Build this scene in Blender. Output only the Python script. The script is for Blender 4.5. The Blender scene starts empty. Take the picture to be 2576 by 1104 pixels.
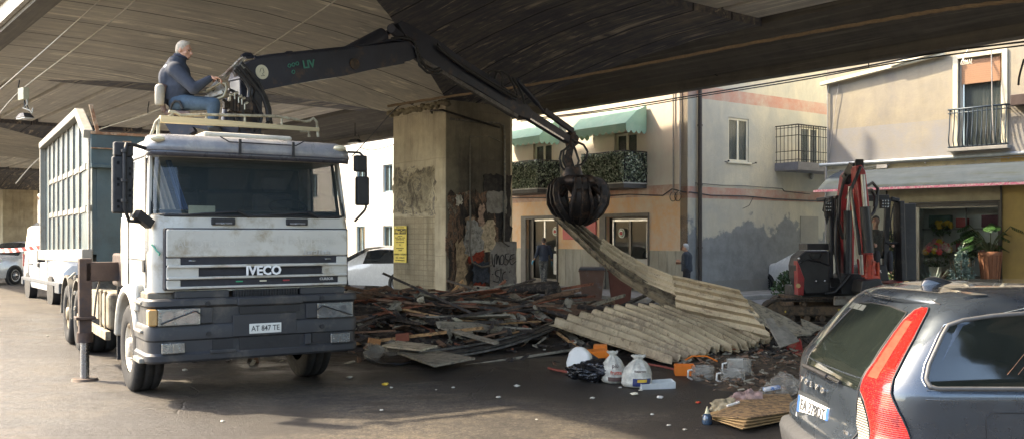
import bpy, bmesh, math, random
from mathutils import Vector, Matrix, Euler, noise
R=math.radians; PI=math.pi
C=bpy.context.scene.collection
F=2300.;H=1.9;HY=592.;CX=1288.
def W(px,py,z):            # a point of the place seen at photo pixel (px,py), z metres ahead
    return Vector(((px-CX)/F*z, z, H+(HY-py)/F*z))
def G(px,py,h=0.0):        # the point at height h under pixel
    z=F*(H-h)/(py-HY); return W(px,py,z)
# ---------------------------------------------------------------- mesh builder
class MB:
    def __init__(s): s.v=[];s.f=[];s.mi=[];s.sm=[];s.m=0
    def add(s,vs,fs,smooth=False):
        b=len(s.v); s.v+= [tuple(v) for v in vs]
        for f in fs: s.f.append([b+i for i in f]); s.mi.append(s.m); s.sm.append(smooth)
        return s
    def hexa(s,p):   # p: 8 points bottom 4 ccw, top 4
        return s.add(p,[(0,3,2,1),(4,5,6,7),(0,1,5,4),(1,2,6,5),(2,3,7,6),(3,0,4,7)])
    def bx(s,x0,x1,y0,y1,z0,z1,T=None):
        p=[(x0,y0,z0),(x1,y0,z0),(x1,y1,z0),(x0,y1,z0),(x0,y0,z1),(x1,y0,z1),(x1,y1,z1),(x0,y1,z1)]
        if T: p=[T@Vector(q) for q in p]
        return s.hexa(p)
    def bar(s,a,b,w,h,up=(0,0,1),w2=None,h2=None):   # box section from a to b
        a=Vector(a);b=Vector(b);d=(b-a).normalized();u=Vector(up)
        sd=d.cross(u)
        if sd.length<1e-4: sd=d.cross(Vector((0,1,0)))
        sd.normalize();u=sd.cross(d).normalized()
        w2=w2 or w;h2=h2 or h
        p=[]
        for c,ww,hh in ((a,w,h),(b,w2,h2)):
            p.append([c-sd*ww/2-u*hh/2,c+sd*ww/2-u*hh/2,c+sd*ww/2+u*hh/2,c-sd*ww/2+u*hh/2])
        q=p[0]+p[1]
        return s.add(q,[(0,1,2,3),(7,6,5,4),(0,4,5,1),(1,5,6,2),(2,6,7,3),(3,7,4,0)])
    def cyl(s,a,b,r,r2=None,n=16,caps=True,smooth=True):
        a=Vector(a);b=Vector(b);r2=r if r2 is None else r2
        d=(b-a).normalized();x=d.orthogonal().normalized();y=d.cross(x)
        vs=[]
        for c,rr in ((a,r),(b,r2)):
            for i in range(n):
                t=2*PI*i/n; vs.append(c+x*math.cos(t)*rr+y*math.sin(t)*rr)
        s.add(vs,[(i,(i+1)%n,n+(i+1)%n,n+i) for i in range(n)],smooth)
        if caps: s.add(vs[:n],[tuple(reversed(range(n)))]);s.add(vs[n:],[tuple(range(n))])
        return s
    def tube(s,pts,r,n=6,rs=None):
        pts=[Vector(p) for p in pts];N=len(pts);vs=[];x=None
        for k,p in enumerate(pts):
            d=(pts[min(k+1,N-1)]-pts[max(k-1,0)]).normalized()
            x=d.orthogonal().normalized() if x is None else (x-d*x.dot(d)).normalized()
            y=d.cross(x);rr=rs[k] if rs else r
            for i in range(n):
                t=2*PI*i/n; vs.append(p+x*math.cos(t)*rr+y*math.sin(t)*rr)
        fs=[(k*n+i,k*n+(i+1)%n,(k+1)*n+(i+1)%n,(k+1)*n+i) for k in range(N-1) for i in range(n)]
        s.add(vs,fs,True); s.add(vs[:n],[tuple(reversed(range(n)))]);s.add(vs[-n:],[tuple(range(n))])
        return s
    def lathe(s,c,prof,n=24,axis='z',T=None,caps=True):     # prof [(r,h)]
        vs=[]
        for r,h in prof:
            for i in range(n):
                t=2*PI*i/n;a,b=r*math.cos(t),r*math.sin(t)
                q=Vector((a,b,h) if axis=='z' else ((h,a,b) if axis=='x' else (b,h,a)))
                if T: q=T@q
                vs.append(Vector(c)+q)
        N=len(prof)
        s.add(vs,[(k*n+i,k*n+(i+1)%n,(k+1)*n+(i+1)%n,(k+1)*n+i) for k in range(N-1) for i in range(n)],True)
        if caps: s.add(vs[:n],[tuple(reversed(range(n)))]);s.add(vs[-n:],[tuple(range(n))])
        return s
    def ball(s,c,r,n=12,m=8,T=None,jit=0,seed=0):
        r=(r,r,r) if not hasattr(r,'__len__') else r; vs=[];c=Vector(c)
        for j in range(m+1):
            ph=PI*j/m
            for i in range(n):
                t=2*PI*i/n;q=Vector((math.sin(ph)*math.cos(t),math.sin(ph)*math.sin(t),math.cos(ph)))
                k=1+jit*noise.noise(q*2.3+Vector((seed*7.1,seed*1.7,0))) if jit else 1
                q=Vector((q.x*r[0]*k,q.y*r[1]*k,q.z*r[2]*k))
                if T: q=T@q
                vs.append(c+q)
        return s.add(vs,[(j*n+i,(j+1)*n+i,(j+1)*n+(i+1)%n,j*n+(i+1)%n) for j in range(m) for i in range(n)],True)
    def prism(s,poly,o,ux,uy,d):     # polygon in plane (o,ux,uy), pushed along d
        o=Vector(o);ux=Vector(ux);uy=Vector(uy);d=Vector(d);n=len(poly)
        a=[o+ux*p[0]+uy*p[1] for p in poly];b=[q+d for q in a]
        s.add(a+b,[(i,(i+1)%n,n+(i+1)%n,n+i) for i in range(n)]+[tuple(reversed(range(n))),tuple(range(n,2*n))])
        return s
    def grid(s,fn,nu,nv,smooth=True):
        vs=[fn(i/nu,j/nv) for j in range(nv+1) for i in range(nu+1)]
        return s.add(vs,[(j*(nu+1)+i,j*(nu+1)+i+1,(j+1)*(nu+1)+i+1,(j+1)*(nu+1)+i) for j in range(nv) for i in range(nu)],smooth)
    def build(s,name,mat,parent=None,M=None,bev=0,seg=2,solid=0,auto=None,loc=None,fix=False):
        me=bpy.data.meshes.new(name);vs=s.v
        if M: vs=[M@Vector(v) for v in vs]
        if loc is not None: vs=[Vector(v)-Vector(loc) for v in vs]
        me.from_pydata(vs,[],s.f)
        for mm in (mat if isinstance(mat,(list,tuple)) else [mat]): me.materials.append(mm)
        me.polygons.foreach_set('material_index',s.mi); me.polygons.foreach_set('use_smooth',s.sm)
        if fix:
            b=bmesh.new();b.from_mesh(me);bmesh.ops.remove_doubles(b,verts=b.verts,dist=1e-4)
            bmesh.ops.recalc_face_normals(b,faces=b.faces);b.to_mesh(me);b.free()
        if auto: me.shade_smooth(); me.set_sharp_from_angle(angle=R(auto))
        me.update();o=bpy.data.objects.new(name,me);C.objects.link(o)
        if parent: o.parent=parent
        if loc is not None: o.location=loc
        if bev:
            m=o.modifiers.new('b','BEVEL');m.width=bev;m.segments=seg;m.limit_method='ANGLE';m.angle_limit=R(35);m.harden_normals=False
        if solid:
            m=o.modifiers.new('s','SOLIDIFY');m.thickness=solid;m.offset=0
        return o
def tag(o,label=None,cat=None,group=None,kind=None):
    if label:o['label']=label
    if cat:o['category']=cat
    if group:o['group']=group
    if kind:o['kind']=kind
    return o
def empty(name,loc=(0,0,0),rz=0,label=None,cat=None,group=None):
    o=bpy.data.objects.new(name,None);C.objects.link(o);o.location=loc;o.rotation_euler=(0,0,rz);o.empty_display_size=.2
    return tag(o,label,cat,group)
def copy_tree(o,parent=None):
    c=o.copy();C.objects.link(c);c.parent=parent
    for ch in list(o.children): copy_tree(ch,c)
    return c
def text_obj(name,txt,size,mat,parent,M,ext=.004,bold=0,sx=1,align='CENTER'):
    cu=bpy.data.curves.new(name,'FONT');cu.body=txt;cu.size=size;cu.extrude=ext;cu.offset=bold;cu.align_x=align;cu.align_y='CENTER';cu.resolution_u=2
    o=bpy.data.objects.new('t',cu);C.objects.link(o)
    dg=bpy.context.evaluated_depsgraph_get();me=bpy.data.meshes.new_from_object(o.evaluated_get(dg))
    bpy.data.objects.remove(o);me.transform(M@Matrix.Diagonal((sx,1,1,1)));me.name=name
    me.materials.clear();me.materials.append(mat)
    n=bpy.data.objects.new(name,me);C.objects.link(n)
    if parent:n.parent=parent
    return n
def fr(o,x,y,z=None):    # frame matrix from origin and axes
    x=Vector(x).normalized();y=Vector(y).normalized();z=x.cross(y)
    m=Matrix((x,y,z)).transposed().to_4x4();m.translation=Vector(o);return m
# ---------------------------------------------------------------- materials
class NT:
    def __init__(s,name):
        s.m=bpy.data.materials.new(name);s.m.use_nodes=True;s.t=s.m.node_tree;s.N=s.t.nodes;s.L=s.t.links
        s.b=s.N['Principled BSDF'];s.tc=s.N.new('ShaderNodeTexCoord')
    def ln(s,a,b): s.L.new(a,b)
    def map(s,scale=(1,1,1),src='Object',rot=(0,0,0),loc=(0,0,0)):
        n=s.N.new('ShaderNodeMapping');n.inputs['Scale'].default_value=scale;n.inputs['Rotation'].default_value=rot;n.inputs['Location'].default_value=loc
        s.ln(s.tc.outputs[src],n.inputs[0]);return n.outputs[0]
    def noise(s,vec=None,scale=5,det=6,rough=.6,dist=0):
        n=s.N.new('ShaderNodeTexNoise');n.inputs['Scale'].default_value=scale;n.inputs['Detail'].default_value=det
        n.inputs['Roughness'].default_value=rough;n.inputs['Distortion'].default_value=dist
        s.ln(vec if vec is not None else s.tc.outputs['Object'],n.inputs['Vector']);return n.outputs['Fac']
    def ramp(s,fac,stops):
        n=s.N.new('ShaderNodeValToRGB');e=n.color_ramp.elements
        while len(e)<len(stops): e.new(.5)
        for k,(p,c) in enumerate(stops):
            e[k].position=p;e[k].color=(c,c,c,1) if not hasattr(c,'__len__') else (*c[:3],1)
        s.ln(fac,n.inputs[0]);return n.outputs[0]
    def mix(s,fac,a,b,mode='MIX'):
        n=s.N.new('ShaderNodeMix');n.data_type='RGBA';n.blend_type=mode
        for sock,v in ((n.inputs[0],fac),(n.inputs[6],a),(n.inputs[7],b)):
            if hasattr(v,'links') or hasattr(v,'is_linked'): s.ln(v,sock)
            elif hasattr(v,'__len__'): sock.default_value=(*v[:3],1)
            else: sock.default_value=v
        return n.outputs[2]
    def math(s,op,a,b=0.0,clamp=False):
        n=s.N.new('ShaderNodeMath');n.operation=op;n.use_clamp=clamp
        for i,v in enumerate((a,b)):
            if hasattr(v,'is_linked'): s.ln(v,n.inputs[i])
            else: n.inputs[i].default_value=v
        return n.outputs[0]
    def sep(s,vec):
        n=s.N.new('ShaderNodeSeparateXYZ');s.ln(vec,n.inputs[0]);return n.outputs
    def bump(s,h,st=.3,dist=.02):
        n=s.N.new('ShaderNodeBump');n.inputs['Strength'].default_value=st;n.inputs['Distance'].default_value=dist
        s.ln(h,n.inputs['Height']);s.ln(n.outputs[0],s.b.inputs['Normal'])
    def set(s,col=None,rough=None,metal=None,**k):
        for nm,v in (('Base Color',col),('Roughness',rough),('Metallic',metal),*[(a.replace('_',' '),b) for a,b in k.items()]):
            if v is None: continue
            i=s.b.inputs[nm]
            if hasattr(v,'is_linked'): s.ln(v,i)
            elif hasattr(v,'__len__'): i.default_value=(*v[:3],1)
            else: i.default_value=v
        return s.m
MATS={}
def M(name,col,rough=.6,metal=0,var=.25,scale=4,col2=None,lo=.45,hi=.62,bump=.1,bs=40,coat=0,dirt=None,dz=None,stretch=(1,1,1)):
    """painted/plain stuff: colour breaks up in noise, col2 shows in patches (rust, wear)"""
    if name in MATS: return MATS[name]
    t=NT(name);c=Vector(col)
    n=t.noise(t.map(stretch),scale,8,.65)
    base=t.ramp(n,[(.25,tuple(c*(1-var))),(.75,tuple(c*(1+var)))])
    if col2:
        n2=t.noise(t.map(stretch,loc=(3,7,1)),scale*1.7,10,.72)
        base=t.mix(t.ramp(n2,[(lo,0.),(hi,1.)]),base,col2)
    rr=t.ramp(t.noise(None,scale*3,4),[(.3,max(0,rough-.08)),(.7,min(1,rough+.1))])
    if bump: t.bump(t.noise(None,bs,6,.7),bump,.01)
    MATS[name]=t.set(base,rr,metal)
    if coat: t.b.inputs['Coat Weight'].default_value=coat;t.b.inputs['Coat Roughness'].default_value=.05
    return MATS[name]
def glass(name,tint=(.05,.07,.07),rough=.03,alpha=.5):
    """thin pane: mirror coat over a see-through tinted sheet"""
    t=NT(name);t.set(tint,rough,0);t.b.inputs['Alpha'].default_value=alpha;t.b.inputs['IOR'].default_value=1.5
    t.b.inputs['Specular IOR Level'].default_value=.9
    MATS[name]=t.m;return t.m
def streaky(name,dark,mid,light,axis,joint=1.2,amount=.5,bias=0.0,js=.04):
    """board-marked concrete: fine board lines run along `axis` (0 or 1) of the object"""
    t=NT(name);sc=[9,9,9];sc[axis]=.22
    n=t.noise(t.map(tuple(sc)),1.,5,.6,.3);blot=t.noise(None,.5,8,.7);blot2=t.noise(None,2.6,8,.7)
    a=t.math('ADD',t.math('MULTIPLY',n,.40),t.math('ADD',t.math('MULTIPLY',blot,.42),t.math('MULTIPLY',blot2,.22)))
    col=t.ramp(a,[(.34+bias,dark),(.51+bias,mid),(.70+bias,light)])
    sc2=[5,5,5];sc2[axis]=.13
    st=t.noise(t.map(tuple(sc2),loc=(5,9,0)),1.,7,.7,.5)
    gate=t.ramp(t.noise(None,.8,5,.6),[(.42,0.),(.58,1.)])
    col=t.mix(t.math('MULTIPLY',t.math('MULTIPLY',t.ramp(st,[(.54,0.),(.59,1.)]),gate),amount),col,tuple(Vector(light)*1.7))
    st2=t.noise(t.map(tuple(sc2),loc=(1,3,8)),1.,7,.7,.5)
    col=t.mix(t.math('MULTIPLY',t.ramp(st2,[(.60,0.),(.66,1.)]),.22),col,tuple(Vector(dark)*.45))
    s=t.sep(t.tc.outputs['Object'])[1-axis]
    w=t.math('MODULO',t.math('ADD',t.math('ADD',t.math('MULTIPLY',s,1/joint),100.0),t.math('MULTIPLY',t.noise(None,1.2,5),.05)),1.0)
    jn=t.ramp(w,[(0.,1.),(js*.7,1.),(js,0.)])
    s2=t.math('MODULO',t.math('ADD',t.math('MULTIPLY',s,1/.16),100.0),1.0)
    col=t.mix(t.math('MULTIPLY',t.ramp(s2,[(0.,1.),(.10,0.)]),.12),col,tuple(Vector(dark)*.5))
    col=t.mix(t.math('MULTIPLY',jn,.9),col,tuple(Vector(dark)*.18))
    t.bump(t.math('SUBTRACT',n,jn),.5,.03)
    return t.set(col,.85)
def asphalt():
    t=NT('asphalt')
    big=t.noise(t.map((1,1,1)),.22,8,.6,.7);mid=t.noise(None,1.6,8,.7);fine=t.noise(None,38,8,.85)
    col=t.ramp(fine,[(.40,(.015,.013,.011)),(.50,(.050,.043,.035)),(.61,(.15,.125,.097))])
    col=t.mix(t.ramp(mid,[(.4,0.),(.66,.5)]),col,(.095,.075,.052))
    col=t.mix(1.0,col,t.ramp(t.noise(None,10,7,.8),[(.40,(.55,.55,.55)),(.50,(1,1,1)),(.60,(1.5,1.47,1.4))]),'MULTIPLY')
    col=t.mix(1.0,col,t.ramp(t.noise(t.map((1,1.6,1),loc=(2,5,0)),.75,9,.72),[(.42,(.62,.62,.64)),(.5,(.95,.95,.95)),(.56,(1.12,1.1,1.05))]),'MULTIPLY')
    # cracks and patch seams
    vo=t.N.new('ShaderNodeTexVoronoi');vo.feature='DISTANCE_TO_EDGE';vo.inputs['Scale'].default_value=.28
    mv=t.N.new('ShaderNodeMixRGB');mv.inputs[0].default_value=.35
    t.ln(t.tc.outputs['Object'],mv.inputs[1]);nn=t.N.new('ShaderNodeTexNoise');nn.inputs['Scale'].default_value=1.5;nn.inputs['Detail'].default_value=6
    t.ln(t.tc.outputs['Object'],nn.inputs['Vector']);t.ln(nn.outputs['Color'],mv.inputs[2]);t.ln(mv.outputs[0],vo.inputs['Vector'])
    cr=t.math('MULTIPLY',t.ramp(vo.outputs['Distance'],[(0.,.7),(.0012,0.)]),t.ramp(t.noise(None,.6,3),[(.5,0.),(.56,1.)]))
    col=t.mix(t.math('MULTIPLY',cr,.6),col,(.03,.027,.023))
    # wet / sooty region: distance from points of the ground
    xyz=t.sep(t.tc.outputs['Object'])
    def blob(cx,cy,rx,ry,edge=.25,dn=.5):
        dx=t.math('DIVIDE',t.math('SUBTRACT',xyz[0],cx),rx);dy=t.math('DIVIDE',t.math('SUBTRACT',xyz[1],cy),ry)
        d=t.math('SQRT',t.math('ADD',t.math('POWER',dx,2),t.math('POWER',dy,2)))
        d=t.math('ADD',d,t.math('MULTIPLY',t.math('SUBTRACT',t.noise(None,.9,5),.5),dn))
        return t.ramp(d,[(max(0,.9-edge),1.),(min(1,.9+edge*.3),0.)])
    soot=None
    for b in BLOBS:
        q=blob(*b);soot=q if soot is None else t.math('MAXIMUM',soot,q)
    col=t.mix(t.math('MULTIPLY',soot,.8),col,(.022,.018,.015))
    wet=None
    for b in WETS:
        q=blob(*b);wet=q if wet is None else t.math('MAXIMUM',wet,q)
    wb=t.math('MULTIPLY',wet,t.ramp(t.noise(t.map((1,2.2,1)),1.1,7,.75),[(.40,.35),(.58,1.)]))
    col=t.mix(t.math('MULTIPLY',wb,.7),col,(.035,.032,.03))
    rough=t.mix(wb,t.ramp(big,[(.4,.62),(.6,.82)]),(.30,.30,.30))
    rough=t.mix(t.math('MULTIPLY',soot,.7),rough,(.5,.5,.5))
    hgt=t.math('ADD',t.math('MULTIPLY',fine,.25),t.math('MULTIPLY',t.noise(t.map((1,2.0,1)),7.,10,.8),.9))
    hgt=t.math('SUBTRACT',hgt,t.math('MULTIPLY',cr,.5))
    t.bump(hgt,.9,.04)
    return t.set(col,rough)
def plaster(name,c1,c2,low=None,zlow=1.6,band=None,scale=.8,amt=.6,bump=.15,fl=None):
    """rendered wall, weather-patched; optional peeling damp zone below zlow, optional colour bands [(z0,z1,col)]"""
    t=NT(name);n=t.noise(None,scale,10,.68,.4);n2=t.noise(t.map((1,1,.25)),3.,8,.7)
    col=t.mix(t.ramp(n,[(.38,0.),(.62,1.)]),c1,c2)
    col=t.mix(t.math('MULTIPLY',t.ramp(n2,[(.45,0.),(.75,1.)]),.35*amt),col,tuple(Vector(c1)*.55))
    z=t.sep(t.tc.outputs['Object'])[2]
    if low:
        e=t.math('ADD',z,t.math('MULTIPLY',t.math('SUBTRACT',t.noise(None,.55,8,.6),.5),4.2))
        f=t.ramp(t.math('DIVIDE',e,zlow*2),[(.47,1.),(.5,0.)])
        lc=t.mix(t.ramp(t.noise(None,2.,8,.7),[(.4,0.),(.6,1.)]),low,tuple(Vector(low)*.72))
        col=t.mix(t.math('MULTIPLY',f,.9),col,lc)
    for z0,z1,bc in band or []:
        g=t.math('MULTIPLY',t.math('GREATER_THAN',z,z0),t.math('LESS_THAN',z,z1))
        wear=t.ramp(t.noise(None,1.3,9,.75),[(.35,.25),(.6,1.)])
        col=t.mix(t.math('MULTIPLY',g,wear),col,bc)
    t.bump(t.noise(None,14,8,.7),bump,.03)
    MATS[name]=t.set(col,.9);return t.m
# ================================================================ camera, world, sun
random.seed(7)
sc=bpy.context.scene
cam=bpy.data.objects.new('camera',bpy.data.cameras.new('camera'));C.objects.link(cam);sc.camera=cam
cam.location=(0,0,H);cam.rotation_euler=(R(90),0,0);cam.data.sensor_width=36;cam.data.lens=36*F/2576;cam.data.shift_y=(HY-552)/2576
cam.data.clip_end=2000;cam.data.clip_start=.1
SUND=Vector((-.93,.36,1.0)).normalized()
w=bpy.data.worlds.new('World');sc.world=w;w.use_nodes=True
bg=w.node_tree.nodes['Background'];sky=w.node_tree.nodes.new('ShaderNodeTexSky');sky.sky_type='NISHITA';sky.sun_disc=False
sky.sun_elevation=math.asin(SUND.z);sky.sun_rotation=math.atan2(SUND.x,SUND.y);sky.dust_density=2.5;sky.altitude=50
w.node_tree.links.new(sky.outputs[0],bg.inputs[0]);bg.inputs[1].default_value=.15
sl=bpy.data.lights.new('sun','SUN');sl.energy=2.0;sl.angle=R(1.5);sl.color=(1,.88,.70)
so=bpy.data.objects.new('sun',sl);C.objects.link(so);so.rotation_euler=SUND.to_track_quat('Z','Y').to_euler()
sc.view_settings.view_transform='Standard';sc.view_settings.look='None';sc.view_settings.exposure=2.68
sc.view_settings.use_white_balance=True;sc.view_settings.white_balance_temperature=7250;sc.view_settings.white_balance_tint=10
sc.render.engine='CYCLES'
sc.cycles.max_bounces=8;sc.cycles.diffuse_bounces=6;sc.cycles.transparent_max_bounces=12
# ================================================================ ground
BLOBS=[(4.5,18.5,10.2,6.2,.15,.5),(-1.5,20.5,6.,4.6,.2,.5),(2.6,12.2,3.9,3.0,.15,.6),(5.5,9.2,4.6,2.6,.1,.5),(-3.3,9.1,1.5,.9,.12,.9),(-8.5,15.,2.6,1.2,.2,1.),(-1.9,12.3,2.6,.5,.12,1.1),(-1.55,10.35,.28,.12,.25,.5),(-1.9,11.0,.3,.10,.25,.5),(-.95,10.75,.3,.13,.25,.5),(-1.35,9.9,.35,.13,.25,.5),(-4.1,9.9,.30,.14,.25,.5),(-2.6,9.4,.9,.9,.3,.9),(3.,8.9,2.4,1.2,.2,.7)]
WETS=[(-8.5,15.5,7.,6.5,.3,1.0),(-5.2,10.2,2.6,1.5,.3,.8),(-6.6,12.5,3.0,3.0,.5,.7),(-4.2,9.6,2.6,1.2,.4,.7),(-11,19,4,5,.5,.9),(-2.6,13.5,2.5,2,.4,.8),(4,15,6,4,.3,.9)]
m=MB();m.add([(-250,-60,0),(250,-60,0),(250,420,0),(-250,420,0)],[(0,1,2,3)])
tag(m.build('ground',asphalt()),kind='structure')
K=Vector((5.30,27.6,0));aD=Vector((-.594,.804,0)).normalized();bD=Vector((.804,.594,0)).normalized()
K2=Vector((9.3,27.,0));cD=Vector((.674,-.739,0)).normalized();cN=Vector((.739,.674,0)).normalized()
TA=fr(K,bD,aD)                      # x into building A, y along facade A
TC=fr(K2,cD,cN)                     # x along facade C, y into building C
TVp=fr(Vector((-10.3,18.3,0)),Vector((.627,-.779,0)),Vector((.779,.627,0)))
# sidewalk with kerb
m=MB();mk=MB()
def strip(mb,pts,z0,z1):  # polygon slab
    n=len(pts);a=[(p[0],p[1],z0) for p in pts];b=[(p[0],p[1],z1) for p in pts]
    mb.add(a+b,[tuple(reversed(range(n))),tuple(range(n,2*n))]+[(i,(i+1)%n,n+(i+1)%n,n+i) for i in range(n)])
pa=TA@Vector((0.3,60,0));pb=TA@Vector((-2.3,60,0));pc=TA@Vector((-2.3,-.6,0));pd=TA@Vector((-1.4,-1.5,0));pe=TA@Vector((7.5,-1.5,0));pf=TA@Vector((7.5,.3,0))
strip(m,[pa,pb,pc,pd,pe,pf][::-1],.002,.13)
conc=plaster('paving',(.34,.32,.29),(.24,.23,.21),scale=3)
tag(m.build('pavement',conc,fix=True,bev=.02),kind='structure')
m=MB();q=[TC@Vector(p) for p in ((0.2,.3,0),(0.2,-1.6,0),(12,-1.6,0),(12,.3,0))]
strip(m,q,.002,.12);tag(m.build('footpath',conc,fix=True,bev=.02),kind='structure')
m=MB();m.add([tuple(TVp@Vector(p)) for p in ((-120,15.6,.004),(60,15.6,.004),(60,60,.004),(-120,60,.004))],[(0,1,2,3)])
tag(m.build('skylit_street',plaster('skylit_asphalt',(.25,.245,.235),(.18,.175,.165),scale=1.2,amt=.7,bump=.4)),kind='structure')  # paler road sheet beyond the deck edge, open skylight put into its colour
# ================================================================ viaduct
N0=Vector((-10.3,18.3,0));uD=Vector((.627,-.779,0)).normalized();vD=Vector((.779,.627,0)).normalized()
TV=fr(N0,uD,vD)
via=empty('viaduct',label='dark concrete road viaduct overhead, its flared pier heads and strip beams covering the street',cat='viaduct')
via.matrix_world=TV
cd,cm,cl=(.25,.235,.20),(.46,.43,.36),(.64,.59,.47)
capV=streaky('board_marked_lit',cd,cm,cl,1,joint=1.9,amount=.6,bias=-.02,js=.035)  # near faces: light bounced off the ground is painted in as paler concrete
capU=streaky('board_marked_shaded',(.05,.053,.068),(.095,.095,.105),(.26,.225,.17),0,joint=1.35,amount=1.0,bias=.0)  # same concrete on the end faces, their shade painted in as dark blue-grey
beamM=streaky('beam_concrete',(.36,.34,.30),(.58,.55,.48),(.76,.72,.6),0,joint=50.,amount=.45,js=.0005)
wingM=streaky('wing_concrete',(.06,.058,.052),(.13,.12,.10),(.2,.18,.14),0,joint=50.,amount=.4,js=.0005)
fascM=plaster('fascia',(.26,.225,.14),(.15,.13,.09),scale=1.5)
pierM=None
def pier_mat():
    t=NT('pier_concrete');n=t.noise(None,1.2,10,.7);v=t.noise(t.map((3,3,.3)),1.6,8,.75,.4)
    col=t.mix(t.ramp(n,[(.38,0.),(.62,1.)]),(.47,.41,.29),(.33,.285,.20))
    col=t.mix(t.math('MULTIPLY',t.ramp(v,[(.5,0.),(.72,1.)]),.65),col,(.17,.15,.115))
    xyz=t.sep(t.tc.outputs['Object']);z=xyz[2];x=xyz[0]
    # soot on the +u face
    onU=t.math('GREATER_THAN',x,-.32)
    e=t.math('ADD',xyz[1],t.math('MULTIPLY',t.math('SUBTRACT',t.noise(None,1.5,7,.75),.5),1.6))
    k=t.ramp(t.math('SUBTRACT',e,11.2),[(.0,.55),(.7,.95),(1.,.8)])
    zz=t.ramp(t.math('DIVIDE',t.math('ADD',z,t.math('MULTIPLY',t.math('SUBTRACT',t.noise(None,1.1,7,.7),.5),2.5)),6.),[(.12,.75),(.3,1.),(.62,.95),(.85,.6)])
    sootf=t.math('MULTIPLY',t.math('MULTIPLY',k,zz),onU)
    col=t.mix(sootf,col,(.028,.024,.022))
    # horizontal form joints
    w=t.math('MODULO',t.math('DIVIDE',t.math('ADD',z,t.math('MULTIPLY',t.noise(None,1.3),.1)),1.37),1.)
    jn=t.ramp(w,[(0.,1.),(.012,0.)])
    col=t.mix(t.math('MULTIPLY',jn,.6),col,(.14,.12,.09))
    t.bump(t.math('SUBTRACT',t.noise(None,9,9,.75),jn),.45,.03)
    return t.set(col,.88)
pierM=pier_mat()
def cap(u0,first):
    uL,uR=u0-11.2,u0+.0+7.65 ; pu0,pu1,pv0,pv1=u0-3.5+0,u0-.3,11.1,13.8
    # half pier u-range keeps pillar at u0-3.5..u0-.3
    ts=[0,.05,.12,.22,.36,.55,.78,1.0]
    rings=[]
    for t in ts:
        h=5.68+1.12*(1-(1-t)**1.9)
        a0,a1=pu0-t*(pu0-uL),pu1+t*(uR-pu1);b0,b1=pv0-t*8.2,pv1+t*.7
        rings.append([(a0,b0,h),(a1,b0,h),(a1,b1,h),(a0,b1,h)])
    near=MB();end=MB()
    for i in range(len(ts)-1):
        A,B=rings[i],rings[i+1]
        for k in range(4):
            mb=near if k in (0,2) else end
            mb.add([A[k],A[(k+1)%4],B[(k+1)%4],B[k]],[(0,1,2,3)])
    L=rings[-1]
    near.add([(uL,1.1,6.8),(uR,1.1,6.8),(uR,L[0][1],6.8),(uL,L[0][1],6.8)],[(0,3,2,1)])
    end.add([(uR,1.1,6.8),(uR,1.1,7.3),(uR,14.6,7.3),(uR,14.6,6.8)],[(0,1,2,3)])
    end.add([(uL,1.1,6.8),(uL,1.1,7.3),(uL,14.6,7.3),(uL,14.6,6.8)],[(3,2,1,0)])
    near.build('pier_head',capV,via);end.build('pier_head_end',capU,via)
    # pillar with chamfered back corners
    p=MB();c=.4
    pts=[(pu0+c,pv0),(pu1,pv0),(pu1,pv1-c),(pu1-c,pv1),(pu0+c,pv1),(pu0,pv1-c),(pu0,pv0+c)]
    strip(p,pts,-.3,5.72)
    return p.build('pillar',pierM,via,bev=.035,fix=True)
pil=cap(0,True)
for k in (-32,-64,-96,28): cap(k if k!=28 else 29,False)
# strip beams between pier heads
def beams(a,b):
    for i in range(9):
        v0=1.15+i*1.5
        m=MB();m.bx(a,b,v0,v0+1.30,6.95+.01*(i%3),7.5)
        m.build('beam',beamM,via,bev=.03,seg=1)
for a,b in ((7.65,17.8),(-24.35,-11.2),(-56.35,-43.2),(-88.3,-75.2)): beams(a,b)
m=MB();m.bx(-108,48,.5,15.9,7.52,8.2);m.build('deck_slab',fascM,via)
for v0,v1,vi,s in ((0,.35,1.1,1),(16.4,16.05,14.6,-1)):
    m=MB();N=40
    prof=[(v0,5.9),(v1,5.9),(v1+s*.02,6.15),(vi,6.86),(vi,7.55),(v0,7.55)]
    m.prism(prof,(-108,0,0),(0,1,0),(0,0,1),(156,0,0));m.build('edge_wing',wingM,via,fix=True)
    m=MB();m.bx(-108,48,min(v0,v0+s*.3),max(v0,v0+s*.3),7.56,8.5);m.build('parapet',fascM,via)
m=MB();m.bx(-108,48,-.012,-.1,5.98,6.5);m.bx(-108,48,-.1,-.2,6.3,6.42)
m.build('service_channel',M('galv',(.42,.41,.38),.5,.3,col2=(.25,.2,.14)),via)
# ---------------- things fixed to or leaning on the pillar
paperM=M('old_paper',(.38,.31,.2),.9,var=.4,scale=6,col2=(.6,.52,.36),lo=.5,hi=.56,bump=.4,bs=18)
darkP=M('scorched_paper',(.09,.075,.06),.9,var=.5,scale=5,col2=(.33,.27,.18),lo=.53,hi=.58,bump=.5,bs=15)
def ragged(o,ux,uy,w_,h_,n,seed,jag,thick,mat,name,parent,off=0):
    rnd=random.Random(seed);pts=[]
    for (x0,y0,x1,y1) in ((0,0,w_,0),(w_,0,w_,h_),(w_,h_,0,h_),(0,h_,0,0)):
        for i in range(n):
            t=i/n;pts.append((x0+(x1-x0)*t+rnd.uniform(-jag,jag),y0+(y1-y0)*t+rnd.uniform(-jag,jag)))
    m=MB();nn=Vector(ux).cross(Vector(uy)).normalized()
    m.prism(pts,Vector(o)+nn*off,ux,uy,nn*thick);return m.build(name,mat,parent,fix=True)
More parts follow.
